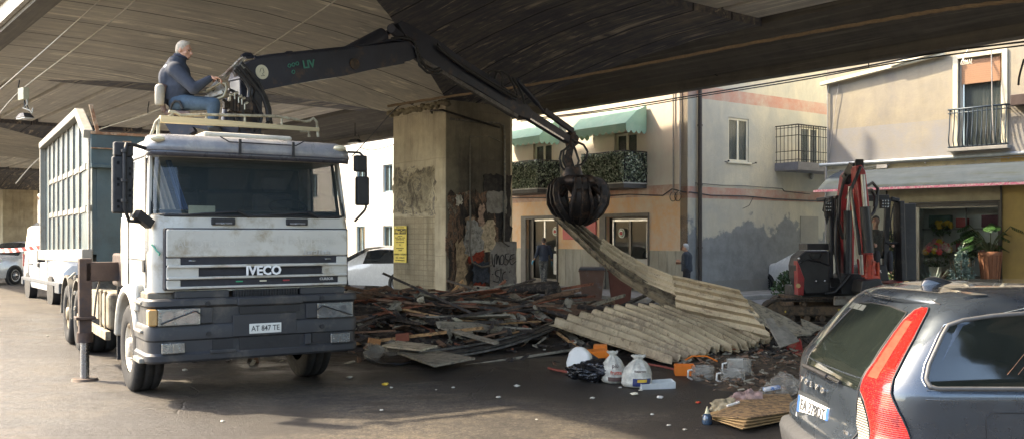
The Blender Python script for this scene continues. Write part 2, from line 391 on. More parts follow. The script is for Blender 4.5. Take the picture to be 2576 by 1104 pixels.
# near (lit) face is v=11.1, u -3.1..-.3 ; end face is u=-.3, v 11.1..13.4
NF=lambda u,z:Vector((u,11.1,z)); UF=lambda v,z:Vector((-.3,v,z))
EU,EZ,EV=Vector((1,0,0)),Vector((0,0,1)),Vector((0,1,0))
tileM=None
def tile_mat():
    t=NT('wall_tile_paper');br=t.N.new('ShaderNodeTexBrick');br.offset=0.0;br.inputs['Scale'].default_value=1
    br.inputs['Brick Width'].default_value=.24;br.inputs['Row Height'].default_value=.15;br.inputs['Mortar Size'].default_value=.008
    br.inputs['Color1'].default_value=(.47,.40,.27,1);br.inputs['Color2'].default_value=(.40,.34,.23,1);br.inputs['Mortar'].default_value=(.23,.19,.13,1)
    mp=t.map((1,1,1),rot=(R(90),0,0));t.ln(mp,br.inputs['Vector'])
    col=t.mix(t.math('MULTIPLY',t.ramp(t.noise(None,2.5,9,.7),[(.45,0.),(.7,1.)]),.55),br.outputs['Color'],(.25,.2,.13))
    wv=t.noise(t.map((9,9,22)),1.,3,.5);col=t.mix(t.math('MULTIPLY',t.ramp(wv,[(.52,0.),(.56,.5)]),.6),col,(.27,.22,.14))
    t.bump(br.outputs['Fac'],.2,.01);return t.set(col,.9)
tileM=tile_mat()
ragged(NF(-3.06,.1),EU,EZ,2.2,2.35,10,3,.02,-.03,tileM,'poster_board',via,off=0)
def grunge(name,stops,sc=3,st=(1,1,1)):
    t=NT(name);n=t.noise(t.map(st),sc,9,.78,.6);col=t.ramp(n,stops);t.bump(n,.6,.03);return t.set(col,.85)
remM=grunge('torn_posters',[(.34,(.03,.026,.022)),(.44,(.12,.10,.075)),(.5,(.42,.36,.24)),(.545,(.55,.48,.33)),(.56,(.09,.085,.09)),(.62,(.36,.30,.2)),(.7,(.5,.44,.33))],1.6,(1,1,.8))
ragged(NF(-3.06,2.52),EU,EZ,2.25,1.35,12,5,.09,-.035,remM,'torn_posters',via)
burnM=grunge('burnt_posters',[(.36,(.015,.013,.012)),(.47,(.06,.045,.035)),(.5,(.30,.17,.10)),(.53,(.05,.04,.035)),(.58,(.38,.31,.22)),(.6,(.10,.05,.035)),(.66,(.34,.28,.2))],1.15,(1,1,.5))
ragged(UF(11.16,.15),EV,EZ,1.75,2.95,14,9,.1,.03,burnM,'burnt_posters',via)
blackM=M('soot_black',(.02,.018,.017),.8,var=.5,scale=3,col2=(.055,.045,.04),bump=.4)
ragged(UF(12.45,1.75),EV,EZ,.95,1.9,12,12,.07,.02,blackM,'soot_patch',via,off=.004)
greyP=M('grey_primer',(.28,.26,.23),.85,var=.25,scale=2.5,col2=(.16,.14,.12),bump=.25)
ragged(UF(12.62,.1),EV,EZ,.98,1.62,10,21,.012,.045,greyP,'plaster_panel',via)
ragged(UF(12.5,2.55),EV,EZ,.72,.62,8,22,.03,.045,greyP,'plaster_panel',via)
rgb=[((.62,.5,.34),12.2,1.45,.55,.85,.09),((.55,.38,.25),11.75,1.9,.3,.5,.05),((.35,.06,.03),11.85,1.15,.5,.35,.05),((.35,.06,.03),12.0,.35,.4,.42,.04),((.5,.36,.22),11.35,.15,.42,1.6,.1),((.42,.4,.36),11.7,1.4,.6,.9,.08),((.06,.07,.09),11.95,.55,.55,.6,.05),((.60,.55,.45),11.35,2.75,.2,.25,.05),((.5,.34,.25),12.15,2.2,.2,.55,.07)]
for i,(c,v_,z_,w_,h_,j) in enumerate(rgb):
    ragged(UF(v_,z_),EV,EZ,w_,h_,6,40+i,j,.02,M('scrap_paper%d'%i,c,.9,var=.35,scale=5,col2=tuple(Vector(c)*.4),bump=.5,bs=20),'torn_paper',via,off=.03+.012*i)
# painted hand tag (illegible scribble) on the panel
ink=M('black_spray',(.012,.012,.014),.6,bump=0)
def stroke(pts,r,o,ux,uy,nn,mb):
    P=[]
    n=len(pts)
    for i in range(n-1):
        for k in range(5):
            t=k/5;p0=pts[max(i-1,0)];p1=pts[i];p2=pts[i+1];p3=pts[min(i+2,n-1)]
            f=lambda a,b,c_,d:.5*((2*b)+(-a+c_)*t+(2*a-5*b+4*c_-d)*t*t+(-a+3*b-3*c_+d)*t**3)
            P.append((f(p0[0],p1[0],p2[0],p3[0]),f(p0[1],p1[1],p2[1],p3[1])))
    P.append(pts[-1])
    mb.tube([Vector(o)+Vector(ux)*x+Vector(uy)*y for x,y in P],r,5)
g=MB();o=UF(12.68,.95)+Vector((.05,0,0))
for s in ([(.0,.42),(.02,.18),(.1,.05),(.12,.35),(.2,.4),(.18,.12),(.26,.38),(.3,.1)],[(.42,.4),(.33,.3),(.35,.12),(.46,.15),(.48,.33),(.4,.4)],[(.68,.42),(.55,.4),(.56,.27),(.66,.22),(.6,.1),(.5,.12)],[(.9,.4),(.76,.36),(.72,.2),(.8,.1),(.98,.2)],[(.74,.25),(.88,.3)],
          [(.3,-.05),(.15,-.08),(.16,-.2),(.3,-.26),(.25,-.4),(.05,-.36)],[(.36,.0),(.36,-.62)],[(.55,-.1),(.44,-.16),(.44,-.34),(.6,-.36)],[(.72,-.1),(.72,-.13)],[(.02,-.15),(.03,-.18)]):
    stroke([(x*.92,y) for x,y in s],.013,o,EV,EZ,EU,g)
g.build('sprayed_tag',ink,via)
# conduits and cable on the pillar
pipM=M('conduit',(.16,.15,.13),.5,.2,col2=(.3,.26,.2))
m=MB();m.tube([UF(v,5.15) +Vector((.06,0,0)) for v in (11.2,11.8,12.4,12.9)]+[UF(13.1,5.1)+Vector((.06,0,0)),UF(13.14,4.8)+Vector((.06,0,0)),UF(13.14,3.5)+Vector((.07,0,0)),UF(13.1,1.7)+Vector((.06,0,0)),UF(13.3,1.6)+Vector((.08,0,0))],.035,6)
m.tube([UF(11.9,4.7)+Vector((.04,0,0)),UF(12.6,4.75)+Vector((.04,0,0)),UF(13.1,4.6)+Vector((.04,0,0))],.014,5)
m.tube([UF(11.9,4.7)+Vector((.04,0,0)),UF(11.9,2.3)+Vector((.04,0,0))],.014,5)
m.build('conduit',pipM,via)
m=MB();m.tube([UF(11.85,2.75)+Vector((.12,0,0)),UF(11.8,2.2)+Vector((.2,0,0)),UF(11.75,1.6)+Vector((.22,0,0)),UF(11.85,1.15)+Vector((.22,0,0)),UF(12.2,1.)+Vector((.2,0,0)),UF(12.6,1.05)+Vector((.15,0,0))],.028,6)
m.build('loose_cable',M('grey_cable',(.17,.15,.12),.6),via)
m=MB();m.tube([NF(-.9,5.36)+Vector((0,-.06,0)),NF(-.75,5.40)+Vector((0,-.2,0)),NF(-.1,5.34)+Vector((0,-.25,0)),UF(12.8,5.0)+Vector((.25,0,0))],.03,6);m.build('steel_rod',blackM,via)
m=MB()
for i in range(26):
    rnd=random.Random(i);m.ball(NF(-3.3+3.1*i/25,5.58+rnd.uniform(-.06,.05)),(.12,.09,.08),7,5,jit=.6,seed=i)
m.build('broken_plaster',fascM,via)
# yellow notice
pst=empty('poster',label='small yellow fortune-teller notice pasted on the lit face of the concrete pillar',cat='poster')
pst.matrix_world=TV
yel=M('yellow_paper',(.72,.56,.12),.8,var=.15,scale=6,col2=(.55,.42,.12),lo=.6,hi=.7,bump=.05)
dk=M('print_ink',(.05,.04,.02),.8,bump=0)
PX0,PX1,PZ0,PZ1=-2.98,-2.28,1.10,2.18
m=MB();m.bx(PX0,PX1,11.066-.012,11.066-.002,PZ0,PZ1);m.build('sheet',yel,pst,fix=True)
mt=fr(Vector(((PX0+PX1)/2,11.05,2.02)),EU,EZ)
m=MB();m.bx(PX0+.03,PX1-.03,11.048,11.053,1.94,2.10);m.build('banner',dk,pst)
text_obj('lettering','il Mago Conti',.135,yel,pst,fr(Vector(((PX0+PX1)/2,11.045,2.02)),EU,EZ),.002,.003,sx=.8)
rows=[(2.135,'STUDIO DI CARTOMANZIA',.035),(1.88,'ESPERTO IN',.045),(1.83,'AMORE - MAGIA - SALUTE',.045),(1.78,'RITI PROPIZIATORI',.045),(1.70,'RICEVE TUTTI I GIORNI',.04),(1.62,'TEL.',.05),(1.52,'POTENTI LEGAMENTI',.04),(1.46,'D AMORE',.045),(1.34,'COSENZA   ROSSANO',.068),(1.24,'CELL.   CONSULTI',.055),(1.16,'SOLO APPUNTAMENTO',.045)]
for z_,s_,h_ in rows: text_obj('lettering',s_,h_*1.15,dk,pst,fr(Vector(((PX0+PX1)/2,11.05,z_)),EU,EZ),.0015,sx=.95)
# ================================================================ the tipper truck with its crane
th=R(32.6);TT=fr((-4.0,10.05,0),(math.cos(th),math.sin(th),0),(-math.sin(th),math.cos(th),0));TI=TT.inverted()
def TP(px,py,y=None,x=None):      # point of the truck's own plane y=const (or x=const) seen at a photo pixel, in truck coordinates
    o=TI@Vector((0,0,H));d=(TI.to_3x3()@Vector(((px-CX)/F,1,(HY-py)/F)))
    t=(y-o.y)/d.y if y is not None else (x-o.x)/d.x
    return o+d*t
trk=empty('tipper_truck',label='white tipper truck with dark teal ribbed body and loader crane under the viaduct',cat='truck');trk.matrix_world=TT
white=M('cab_white',(.50,.485,.43),.38,var=.12,scale=1.6,col2=(.31,.265,.19),lo=.5,hi=.66,bump=.04,coat=.4)
whiteD=M('cab_white_dusty',(.60,.57,.49),.5,var=.15,scale=1.5,col2=(.40,.34,.24),lo=.5,hi=.72,bump=.05)
blk=M('black_rubber',(.018,.018,.019),.6,var=.3,bump=.15)
bump_=M('bumper_plastic',(.032,.033,.036),.5,var=.12,scale=1.5,col2=(.16,.14,.11),lo=.52,hi=.8,bump=.06)
tyreM=M('tyre',(.016,.016,.016),.85,var=.35,scale=3,col2=(.06,.05,.04),lo=.52,hi=.75,bump=.25)
frameM=M('chassis_grime',(.045,.035,.028),.7,.1,var=.4,scale=3,col2=(.16,.10,.06),lo=.5,hi=.65,bump=.3)
rustM=M('brown_rust',(.075,.048,.036),.7,.2,var=.35,scale=3,col2=(.05,.04,.04),lo=.5,hi=.62,bump=.3)
chrome=M('chrome',(.75,.75,.76),.15,1,var=.05,bump=0)
teal=M('teal_paint',(.045,.080,.090),.5,.1,var=.25,scale=1.3,col2=(.035,.055,.06),lo=.5,hi=.7,bump=.12)
ribM=M('worn_rail',(.25,.235,.195),.65,var=.2,scale=4,col2=(.20,.14,.09),lo=.55,hi=.66,bump=.2)
clear=glass('headlamp_glass',(.25,.27,.27),.04,.18)
lensM=M('lamp_reflector',(.40,.42,.41),.2,.85,var=.35,scale=9,bump=.15,bs=30)
amber=M('amber_lens',(.50,.30,.12),.2,var=.15,scale=20,bump=.2,coat=.5)
wsM=glass('windscreen_glass',(.035,.050,.054),.03,.52)
sideG=glass('side_glass',(.25,.28,.30),.03,.5)
dark_in=M('cab_interior',(.035,.042,.042),.8,var=.3,bump=0)
def outline(x0,x1,f,b,r,bulge=.05,nf=10,na=6):
    pts=[(x0,b)]
    for i in range(na+1):
        t=PI+ (PI/2)*i/na; pts.append((x0+r+r*math.cos(t),f+r+r*math.sin(t)))
    for i in range(1,nf): pts.append((x0+r+(x1-x0-2*r)*i/nf,f))
    for i in range(na+1):
        t=1.5*PI+(PI/2)*i/na; pts.append((x1-r+r*math.cos(t),f+r+r*math.sin(t)))
    pts.append((x1,b));xm=(x0+x1)/2;hw=(x1-x0)/2
    return [(x,y+(bulge*((x-xm)/hw)**2 if y<b-.01 else 0)) for x,y in pts]
def loft(mb,levels,close=True,caps=True):
    n=len(levels[0]);vs=[v for l in levels for v in l]
    rng=range(n) if close else range(n-1)
    mb.add(vs,[(k*n+i,k*n+(i+1)%n,(k+1)*n+(i+1)%n,(k+1)*n+i) for k in range(len(levels)-1) for i in rng])
    if caps: mb.add(levels[0],[tuple(reversed(range(n)))]);mb.add(levels[-1],[tuple(range(n))])
# lower cab shell
lv=[(1.26,.07,.12,.16),(1.6,.06,.10,.16),(1.98,.06,.10,.16),(2.13,.07,.12,.17)]
m=MB();loft(m,[[(x,y,z) for x,y in outline(x0,2.5-x0,f,2.05,r)] for z,x0,f,r in lv]);cabb=m.build('cab',white,trk,auto=40)
# upper cab: back wall, roof, pillars
roofm=MB();lv=[(2.80,.10,.30,.2),(2.90,.11,.34,.22),(3.0,.14,.40,.26),(3.07,.22,.5,.3),(3.10,.4,.7,.3)]
loft(roofm,[[(x,y,z) for x,y in outline(x0,2.5-x0,f,2.05,r)] for z,x0,f,r in lv]);roof=roofm.build('roof',white,trk,auto=40)
m=MB();m.bx(.08,2.42,1.9,2.04,2.1,2.85);m.bx(.075,.15,1.45,1.95,2.1,2.85);m.bx(2.35,2.425,1.45,1.95,2.1,2.85);m.build('rear_wall',white,trk)
for xa,xb in ((.075,.12),(2.425,2.38)):
    m=MB();m.bar((xa,.34,2.1),(xb,.50,2.88),.04,.10,up=(0,1,0));m.build('cab_pillar',white,trk,bev=.01)
m=MB();loft(m,[[(x,y,z) for x,y in outline(x0,2.5-x0,f,2.05,.18)[2:-2]] for z,x0,f in ((2.10,.085,.13),(2.5,.10,.22),(2.86,.12,.33))],close=False,caps=False)
ws=m.build('windscreen',wsM,trk,auto=60)
# black rubber frame of the windscreen
m=MB();o1=[(x,y-.006,2.125) for x,y in outline(.085,2.415,.13,2.05,.18)[2:-2]];o2=[(x,y-.01,2.83) for x,y in outline(.10,2.40,.31,2.05,.18)[2:-2]]
m.tube(o1,.02,5);m.tube(o2,.02,5);m.tube([o1[0],o2[0]],.022,5);m.tube([o1[-1],o2[-1]],.022,5);m.build('windscreen_seal',blk,ws)
for sx,x in ((1,.085),(-1,2.415)):
    m=MB();m.hexa([(x-.004,.55,2.13),(x+.004,.55,2.13),(x+.004,1.42,2.13),(x-.004,1.42,2.13),(x+.02*sx-.004,.72,2.80),(x+.02*sx+.004,.72,2.80),(x+.02*sx+.004,1.42,2.80),(x+.02*sx-.004,1.42,2.80)])
    dw=m.build('door_window',sideG,trk)
    m=MB();m.tube([(x,.5,2.12),(x,1.44,2.12),(x+.02*sx,1.44,2.83),(x+.02*sx,.68,2.83),(x,.5,2.12)],.022,5);m.build('window_frame',blk,dw)
    m=MB();xx=x-.028*sx
    m.tube([(xx,.42,1.30),(xx,.42,2.1),(xx,.5,2.14)],.008,4);m.tube([(xx,1.5,1.30),(xx,1.5,2.1)],.008,4);m.tube([(xx,.42,1.62),(xx,1.5,1.62)],.006,4);d=m.build('door',blk,trk)
    m=MB();m.bx(xx-.01,xx+.01,.5,.62,1.48,1.62);m.build('handle',blk,d,bev=.005)
m=MB();m.bx(.0+.045,.10,.30,.42,1.72,2.12);m.build('quarter_glass',sideG,trk)
# interior
m=MB();m.bx(.12,2.38,.32,.75,2.0,2.16);m.bx(.12,2.38,.4,.6,2.16,2.2);m.build('dashboard',dark_in,trk,bev=.03)
m=MB();m.bx(.12,2.38,1.80,1.90,2.0,2.85);m.bx(.9,1.5,1.5,1.8,2.0,2.5);m.build('cab_lining',dark_in,trk,bev=.04)
seatM=M('seat_cloth',(.05,.055,.06),.9,var=.3)
for x in (.35,1.55):
    m=MB();m.bx(x,x+.5,1.2,1.38,1.9,2.45);m.bx(x+.1,x+.4,1.2,1.32,2.47,2.66);m.build('driver_seat',seatM,trk,bev=.05,seg=3)
m=MB();cc=Vector((1.85,.78,2.24));pts=[cc+Vector((.24*math.cos(t),.10*math.sin(t)*1.2,.10*math.sin(t)+.02)) for t in [2*PI*i/20 for i in range(21)]];m.tube(pts,.016,6);m.tube([cc+Vector((-.23,0,0)),cc+Vector((.23,0,0))],.014,5);m.tube([cc,cc+Vector((0,-.15,-.15))],.03,6);m.build('steering_wheel',blk,trk)
m=MB();n=14
cur=M('blue_curtain',(.10,.18,.38),.8,var=.15,bump=0);cur2=M('cream_curtain',(.55,.50,.38),.8,var=.15,bump=0)
for nm,mat,x0,x1 in (('curtain',cur,.36,.46),('curtain',cur2,.17,.36)):
    m=MB();m.grid(lambda a,b,x0=x0,x1=x1:Vector((x0+(x1-x0)*a*(1-.35*b)+ (.14*(1-b)if x0>.3 else .1*(1-b)),.62+.035*math.sin(a*20)+.25*(b),2.14+.68*b)),16,5);m.build(nm,mat,trk)
m=MB();m.bx(.50,.80,.29,.30,2.15,2.245);m.build('parking_slip',M('pale_paper',(.62,.68,.50),.7,bump=0),trk)
# sun visor
visM=M('smoked_visor',(.22,.225,.24),.3,var=.2,scale=2,col2=(.36,.35,.33),lo=.45,hi=.7,bump=.03,coat=.3)
visD=M('smoked_visor_edge',(.055,.055,.065),.3,var=.2,bump=.02,coat=.4)
m=MB();loft(m,[[(x,y,z) for x,y in outline(x0,2.5-x0,f,2.05,.2)[1:-1]] for z,x0,f in ((2.86,.02,.10),(2.95,.03,.13),(3.02,.06,.19),(3.05,.10,.27))],close=False,caps=False);vis=m.build('sun_visor',visM,trk,auto=50,solid=.012)
m=MB();loft(m,[[(x,y,z) for x,y in outline(x0,2.5-x0,f,2.05,.2)[2:-2]] for z,x0,f in ((2.795,.03,.125),(2.865,.025,.105))],close=False,caps=False);m.build('visor_lip',visD,vis,auto=50,solid=.012)
for x in (1.02,1.66):
    m=MB();m.bx(x,x+.03,.085,.1,2.84,3.02);m.build('clamp',blk,vis)
m=MB();m.tube([(.82,.15,3.045),(.92,.12,2.985),(1.72,.12,2.985),(1.83,.15,3.045)],.009,4);m.build('rod',blk,vis)
for x in (.13,2.30):
    m=MB();m.ball((x,.17,2.985),(.085,.05,.038),14,8);m.build('marker_lamp',M('marker_cream',(.70,.62,.42),.3,bump=0,coat=.6),trk)
m=MB();m.bx(.75,1.85,.62,1.7,3.09,3.15);m.build('roof_hatch',whiteD,trk,bev=.03)
# bonnet and front panel
seam=M('panel_gap',(.03,.03,.035),.8,bump=0)
m=MB();m.bx(.185,2.375,.075,.2,1.285,1.985);m.build('panel_shadow_gap',seam,trk,bev=.02)
m=MB();m.bx(.205,2.355,.055,.19,1.655,1.97);bon=m.build('bonnet',white,trk,bev=.018,seg=3)
for z0,z1,x0,x1 in ((1.555,1.65,.205,.36),(1.555,1.65,2.215,2.355),(1.405,1.555,.205,.56),(1.405,1.555,2.03,2.355),(1.30,1.405,.205,.36),(1.30,1.405,2.235,2.355)):
    m=MB();m.bx(x0,x1,.062,.18,z0+.004,z1-.004);m.build('grille_surround',white,bon,bev=.012)
for z0,z1,y in ((1.535,1.568,.035),(1.405,1.435,.035),(1.296,1.325,.045)):
    m=MB();m.bx(.215,2.345,y,.17,z0,z1);m.build('louvre',white,bon,bev=.010)
def mesh_mat():
    t=NT('grille_mesh');ch=t.N.new('ShaderNodeTexChecker');ch.inputs['Scale'].default_value=90;t.ln(t.tc.outputs['Object'],ch.inputs['Vector'])
    t.bump(ch.outputs['Fac'],.6,.02);return t.set(t.mix(ch.outputs['Fac'],(.012,.012,.013),(.06,.06,.065)),.6)
gm=mesh_mat()
m=MB();m.bx(.36,2.22,.085,.12,1.30,1.65);m.build('grille',gm,trk)
m=MB();m.bx(.56,2.03,.04,.06,1.437,1.445);m.bx(.56,2.03,.04,.06,1.528,1.534);m.build('grille_trim',blk,bon)
lett=M('badge_white',(.80,.80,.78),.35,bump=0)
FX=Vector((1,0,0));FZ=Vector((0,0,1))
def fm(x,y,z): return fr(Vector((x,y,z)),FX,FZ)
text_obj('lettering','IVECO',.150,lett,bon,fm(1.295,.03,1.487),.008,.0045,sx=.98)
text_obj('lettering','EuroTech',.085,M('badge_grey',(.50,.49,.45),.4,bump=0),bon,fm(1.96,.047,1.70),.006,.0015)
text_obj('lettering','CURSOR',.045,M('badge_grey'and'badge_light',(.45,.44,.42),.4,bump=0),bon,fm(2.08,.055,1.372),.003,.001)
ghost=M('ghost_letters',(.52,.50,.44),.5,bump=0)
text_obj('lettering','AUTOTRASPORTI',.10,ghost,bon,fm(.72,.0535,1.80),.0008,0);text_obj('lettering','all\' Battipaglia',.15,ghost,bon,fm(1.80,.0535,1.84),.0008,0)
for x,c in ((1.02,(.02,.28,.14)),(1.30,(.7,.66,.5)),(1.58,(.35,.03,.04))):
    m=MB();m.bx(x-.04,x+.04,.066,.08,1.36,1.375);m.build('grille_reflector',M('refl%.2f'%x,c,.4,bump=0),bon)
for x in (.49,2.11):
    m=MB();m.ball((x,.085,1.615),(.05,.02,.012),10,6);m.build('running_lamp',lensM,bon)
for x0,x1 in ((.71,.98),(1.59,1.86)):
    m=MB();m.bx(x0,x1,.085,.13,2.02,2.10);v=m.build('cab_vent',blk,trk,bev=.012)
    m=MB();m.bx(x0+.04,x1-.04,.07,.10,2.028,2.05);m.build('vent_flap',M('flap',(.16,.16,.16),.4),v,bev=.006)
    m=MB();m.ball(((x0+x1)/2,.07,2.035),(.04,.015,.008),10,6);m.build('lamp',lensM,v)
for x0,x1 in ((.62,1.10),(1.45,1.95)):
    m=MB();m.tube([(x0-.3,.16,2.12),(x0,.11,2.15),(x1-.1,.10,2.175)],.012,5);m.tube([(x1-.1,.09,2.185),(x1+.04,.10,2.12)],.018,5);m.build('wiper',blk,trk)
# little italy-shaped sticker
m=MB();m.tube([(.075,.20,1.80),(.10,.17,1.77),(.12,.155,1.73),(.15,.13,1.70),(.14,.14,1.68)],.011,5);m.build('sticker',M('sticker_green',(.10,.35,.25),.5,bump=0),trk)
# under-bonnet dark zone and bumper
m=MB();m.bx(.2,2.3,.25,1.9,.55,1.28);m.build('underbody',frameM,trk)
for a_,b_ in ((.30,.90),(1.75,2.32)): m=MB();m.bx(a_,b_,.06,.3,1.19,1.27);m.build('step_panel',bump_,trk,bev=.01)
m=MB();m.bx(.95,1.72,.07,.1,1.17,1.27)
for i in range(24): m.bx(.96+i*.032,.97+i*.032,.05,.07,1.19,1.265)
m.bx(.95,1.72,.05,.065,1.225,1.232);m.build('upper_grille',blk,trk)
def sweep(mb,path,prof,closeprof=True):
    # path: 2D points (x,y) outward = to the right of travel ; prof: [(out,z)]
    n=len(path);L=[]
    for i,(x,y) in enumerate(path):
        a=path[max(i-1,0)];b=path[min(i+1,n-1)];d=Vector((b[0]-a[0],b[1]-a[1],0)).normalized();nn=Vector((d.y,-d.x,0))
        L.append([(x+nn.x*o,y+nn.y*o,z) for o,z in prof])
    k=len(prof);vs=[v for l in L for v in l]
    mb.add(vs,[(i*k+j,(i+1)*k+j,(i+1)*k+(j+1)%k,i*k+(j+1)%k) for i in range(n-1) for j in (range(k) if closeprof else range(k-1))])
    if closeprof: mb.add(L[0],[tuple(range(k))]);mb.add(L[-1],[tuple(reversed(range(k)))])
bp=outline(0,2.5,.0,.75,.14,bulge=.03,nf=12)
prof=[(-.14,.47),(-.01,.475),(.01,.50),(.012,.56),(-.012,.59),(-.012,.715),(.006,.735),(.008,.86),(-.005,.89),(-.02,.90),(-.02,1.085),(.0,1.10),(.012,1.115),(.008,1.17),(-.015,1.19),(-.14,1.19)]
m=MB();sweep(m,bp,prof);bum=m.build('bumper',bump_,trk,fix=True,auto=30)
m=MB();m.bx(.97,1.76,-.022,.1,1.085,1.185);m.build('bumper_cap',bump_,bum,bev=.02)
m=MB();m.bx(1.0,1.72,.0,.04,.525,.72);m.bx(.70,.93,.0,.03,.60,.71);m.bx(1.88,2.1,.0,.03,.61,.72);m.bx(1.0,1.72,-.012,.03,1.0,1.075);m.build('air_opening',blk,bum)
for a_ in ((.66,.96,-.02,.0,.555,.60),(1.78,1.86,-.02,.02,.59,.72)): m=MB();m.bx(*a_);m.build('tow_cover',bump_,bum,bev=.01)
m=MB();m.bx(.92,1.68,-.014,.0,.735,.985);m.build('plate_panel',bump_,bum,bev=.008)
for x,z in ((.64,1.13),(2.0,1.14),(.65,.785),(2.0,.80)):
    m=MB();m.cyl((x,.01,z),(x,-.022,z),.028,n=14);m.build('plug',blk,bum)
pl=M('plate_white',(.70,.70,.64),.45,var=.08,bump=.02);ptx=M('plate_ink',(.05,.05,.05),.5,bump=0)
m=MB();m.bx(1.11,1.49,-.024,-.016,.76,.875);pp=m.build('number_plate',pl,trk,bev=.004)
text_obj('lettering','AT 847 TE',.088,ptx,pp,fm(1.30,-.027,.817),.001,.0008,sx=.86)
for mir in (0,1):
    X=(lambda x:x) if not mir else (lambda x:2.5-x)
    def BX(mb,a,b,*r): mb.bx(min(X(a),X(b)),max(X(a),X(b)),*r)
    m=MB();BX(m,.10,.56,-.012,.02,.895,1.085);hl=m.build('headlight',lensM,trk,bev=.01)
    m=MB()
    for cx_ in (.21,.34,.47): m.lathe((X(cx_),-.012,.985),[(.075,-.006),(.06,.0),(.02,.004),(.001,.004)],16,'y')
    m.build('reflector',chrome,hl)
    m=MB();BX(m,.115,.545,-.034,-.026,.905,1.075);m.build('lens',clear,hl,bev=.004)
    m=MB();m.tube([(X(.13),-.045,.925),(X(.5),-.045,1.055)],.008,4);m.tube([(X(.5),-.045,1.055),(X(.58),-.03,1.0)],.008,4);m.build('lamp_wiper',blk,hl)
    m=MB();BX(m,.56,.70,-.006,.02,.905,1.085);m.build('lamp_bezel',bump_,trk,bev=.01)
    if not mir: m=MB();BX(m,.0,.1,-.012,.12,.90,1.085);m.build('indicator',amber,trk,bev=.02)
    m=MB();BX(m,.14,.39,-.016,.02,.585,.705);fg=m.build('fog_lamp',lensM,trk,bev=.01)
    m=MB();BX(m,.15,.26,-.026,-.018,.595,.695);BX(m,.27,.38,-.026,-.018,.595,.695);m.build('lens',clear,fg,bev=.004)
# steps behind the bumper
stepM=M('step_dirt',(.20,.165,.12),.75,var=.3,scale=3,col2=(.10,.085,.07),bump=.2)
m=MB();m.prism([(.22,.52),(.80,.52),(.70,.9),(.78,1.26),(.10+.1,1.26),(.16,.9)],(.03,0,0),(0,1,0),(0,0,1),(.3,0,0));m.build('step_well',stepM,trk,bev=.02)
for a_ in ((-.06,.3,.2,.55,.47,.53),(-.04,.3,.25,.6,.80,.84),(-.03,.3,.3,.7,1.12,1.16)): m=MB();m.bx(*a_);m.build('step',ribM,trk,bev=.015)
# fender
def arch(mb,cy,cz,r0,r1,a0,a1,x0,x1,n=12):
    P=[]
    for i in range(n+1):
        t=R(a0+(a1-a0)*i/n);P.append((cy+r1*math.cos(t),cz+r1*math.sin(t)))
    Q=[(cy+r0*math.cos(R(a0+(a1-a0)*i/n)),cz+r0*math.sin(R(a0+(a1-a0)*i/n))) for i in range(n,-1,-1)]
    mb.prism(P+Q,(x0,0,0),(0,1,0),(0,0,1),(x1-x0,0,0))
for x0,x1 in ((-.02,.42),(2.08,2.52)):
    m=MB();arch(m,1.35,.56,.63,.73,5,160,x0,x1);m.bx(x0,x1,.62,.9,1.02,1.34);m.build('fender',whiteD,trk,bev=.03,auto=50)
for cy in (5.75,7.15):
    for x0,x1 in ((-.0,.6),(1.9,2.5)):
        m=MB();arch(m,cy,.55,.62,.66,-5,185,x0,x1,16);m.build('mudguard',M('dusty_mudguard',(.20,.18,.145),.75,var=.3,col2=(.08,.07,.06)),trk,auto=50)
def wheel(name,parent,c,r,w_,rim_r,tyre,rim,hub,dish=.05,side=-1,T=None,steer=0):
    """c = centre, axis x; side -1: outer face towards -x"""
    c=Vector(c);Tm=Matrix.Rotation(steer,3,'Z')
    m=MB();h=w_/2
    prof=[(rim_r,-h*.9),(rim_r*1.12,-h),(r*.9,-h),(r*.975,-h*.86),(r,-h*.7),(r,-h*.38),(r*.975,-h*.36),(r*.975,-h*.28),(r,-h*.26),(r,h*.26),(r*.975,h*.28),(r*.975,h*.36),(r,h*.38),(r,h*.7),(r*.975,h*.86),(r*.9,h),(rim_r*1.12,h),(rim_r,h*.9)]
    m.lathe(c,prof,40,'x',T=Tm,caps=False);t=m.build('tyre',tyre,parent,fix=True)
    t['name_']=0;del t['name_']
    m=MB();s=side
    m.lathe(c,[(rim_r,s*h*.85),(rim_r*.95,s*h*.88),(rim_r*.9,s*h*.75),(rim_r*.75,s*(h*.7-dish)),(rim_r*.42,s*(h*.75-dish*.4)),(rim_r*.4,s*(h*.9)),(rim_r*.36,s*(h*1.0)),(.001,s*h*1.02)],28,'x',T=Tm,caps=False)
    for i in range(10):
        a=2*PI*i/10;q=Tm@Vector((s*(h*.78-dish*.4),rim_r*.55*math.cos(a),rim_r*.55*math.sin(a)));e=Tm@Vector((s*.03,0,0));m.cyl(c+q,c+q+e,rim_r*.05,n=6)
    m.build('rim',rim,t);return t
rimM=M('rim_ochre',(.34,.28,.18),.6,.2,var=.3,scale=5,col2=(.15,.11,.08));rimW=M('rim_pale',(.55,.52,.45),.5,.2,var=.2,col2=(.3,.22,.14))
def wh(c,side,rm,w_=.34): 
    e=wheel('wheel',trk,c,.53,w_,.30,tyreM,rm,rm,dish=.08,side=side);e.name='wheel';return e
wh((.19,1.35,.53),-1,rimW);wh((2.31,1.35,.53),1,rimW)
for cy in (5.75,7.15):
    wh((.30,cy,.53),-1,rimM,.56);wh((2.2,cy,.53),1,rimM,.56)
m=MB();m.bx(.75,.95,1.9,10.2,.85,1.15);m.bx(1.55,1.75,1.9,10.2,.85,1.15)
for y in (2.2,4.2,5.75,7.15,9.6): m.bx(.6,1.9,y-.08,y+.08,.55,1.1)
m.bx(.4,2.1,9.9,10.1,.55,.75);m.build('chassis',frameM,trk,bev=.01)
tankM=M('dirty_box',(.33,.28,.19),.7,var=.3,scale=3,col2=(.14,.11,.08),bump=.2)
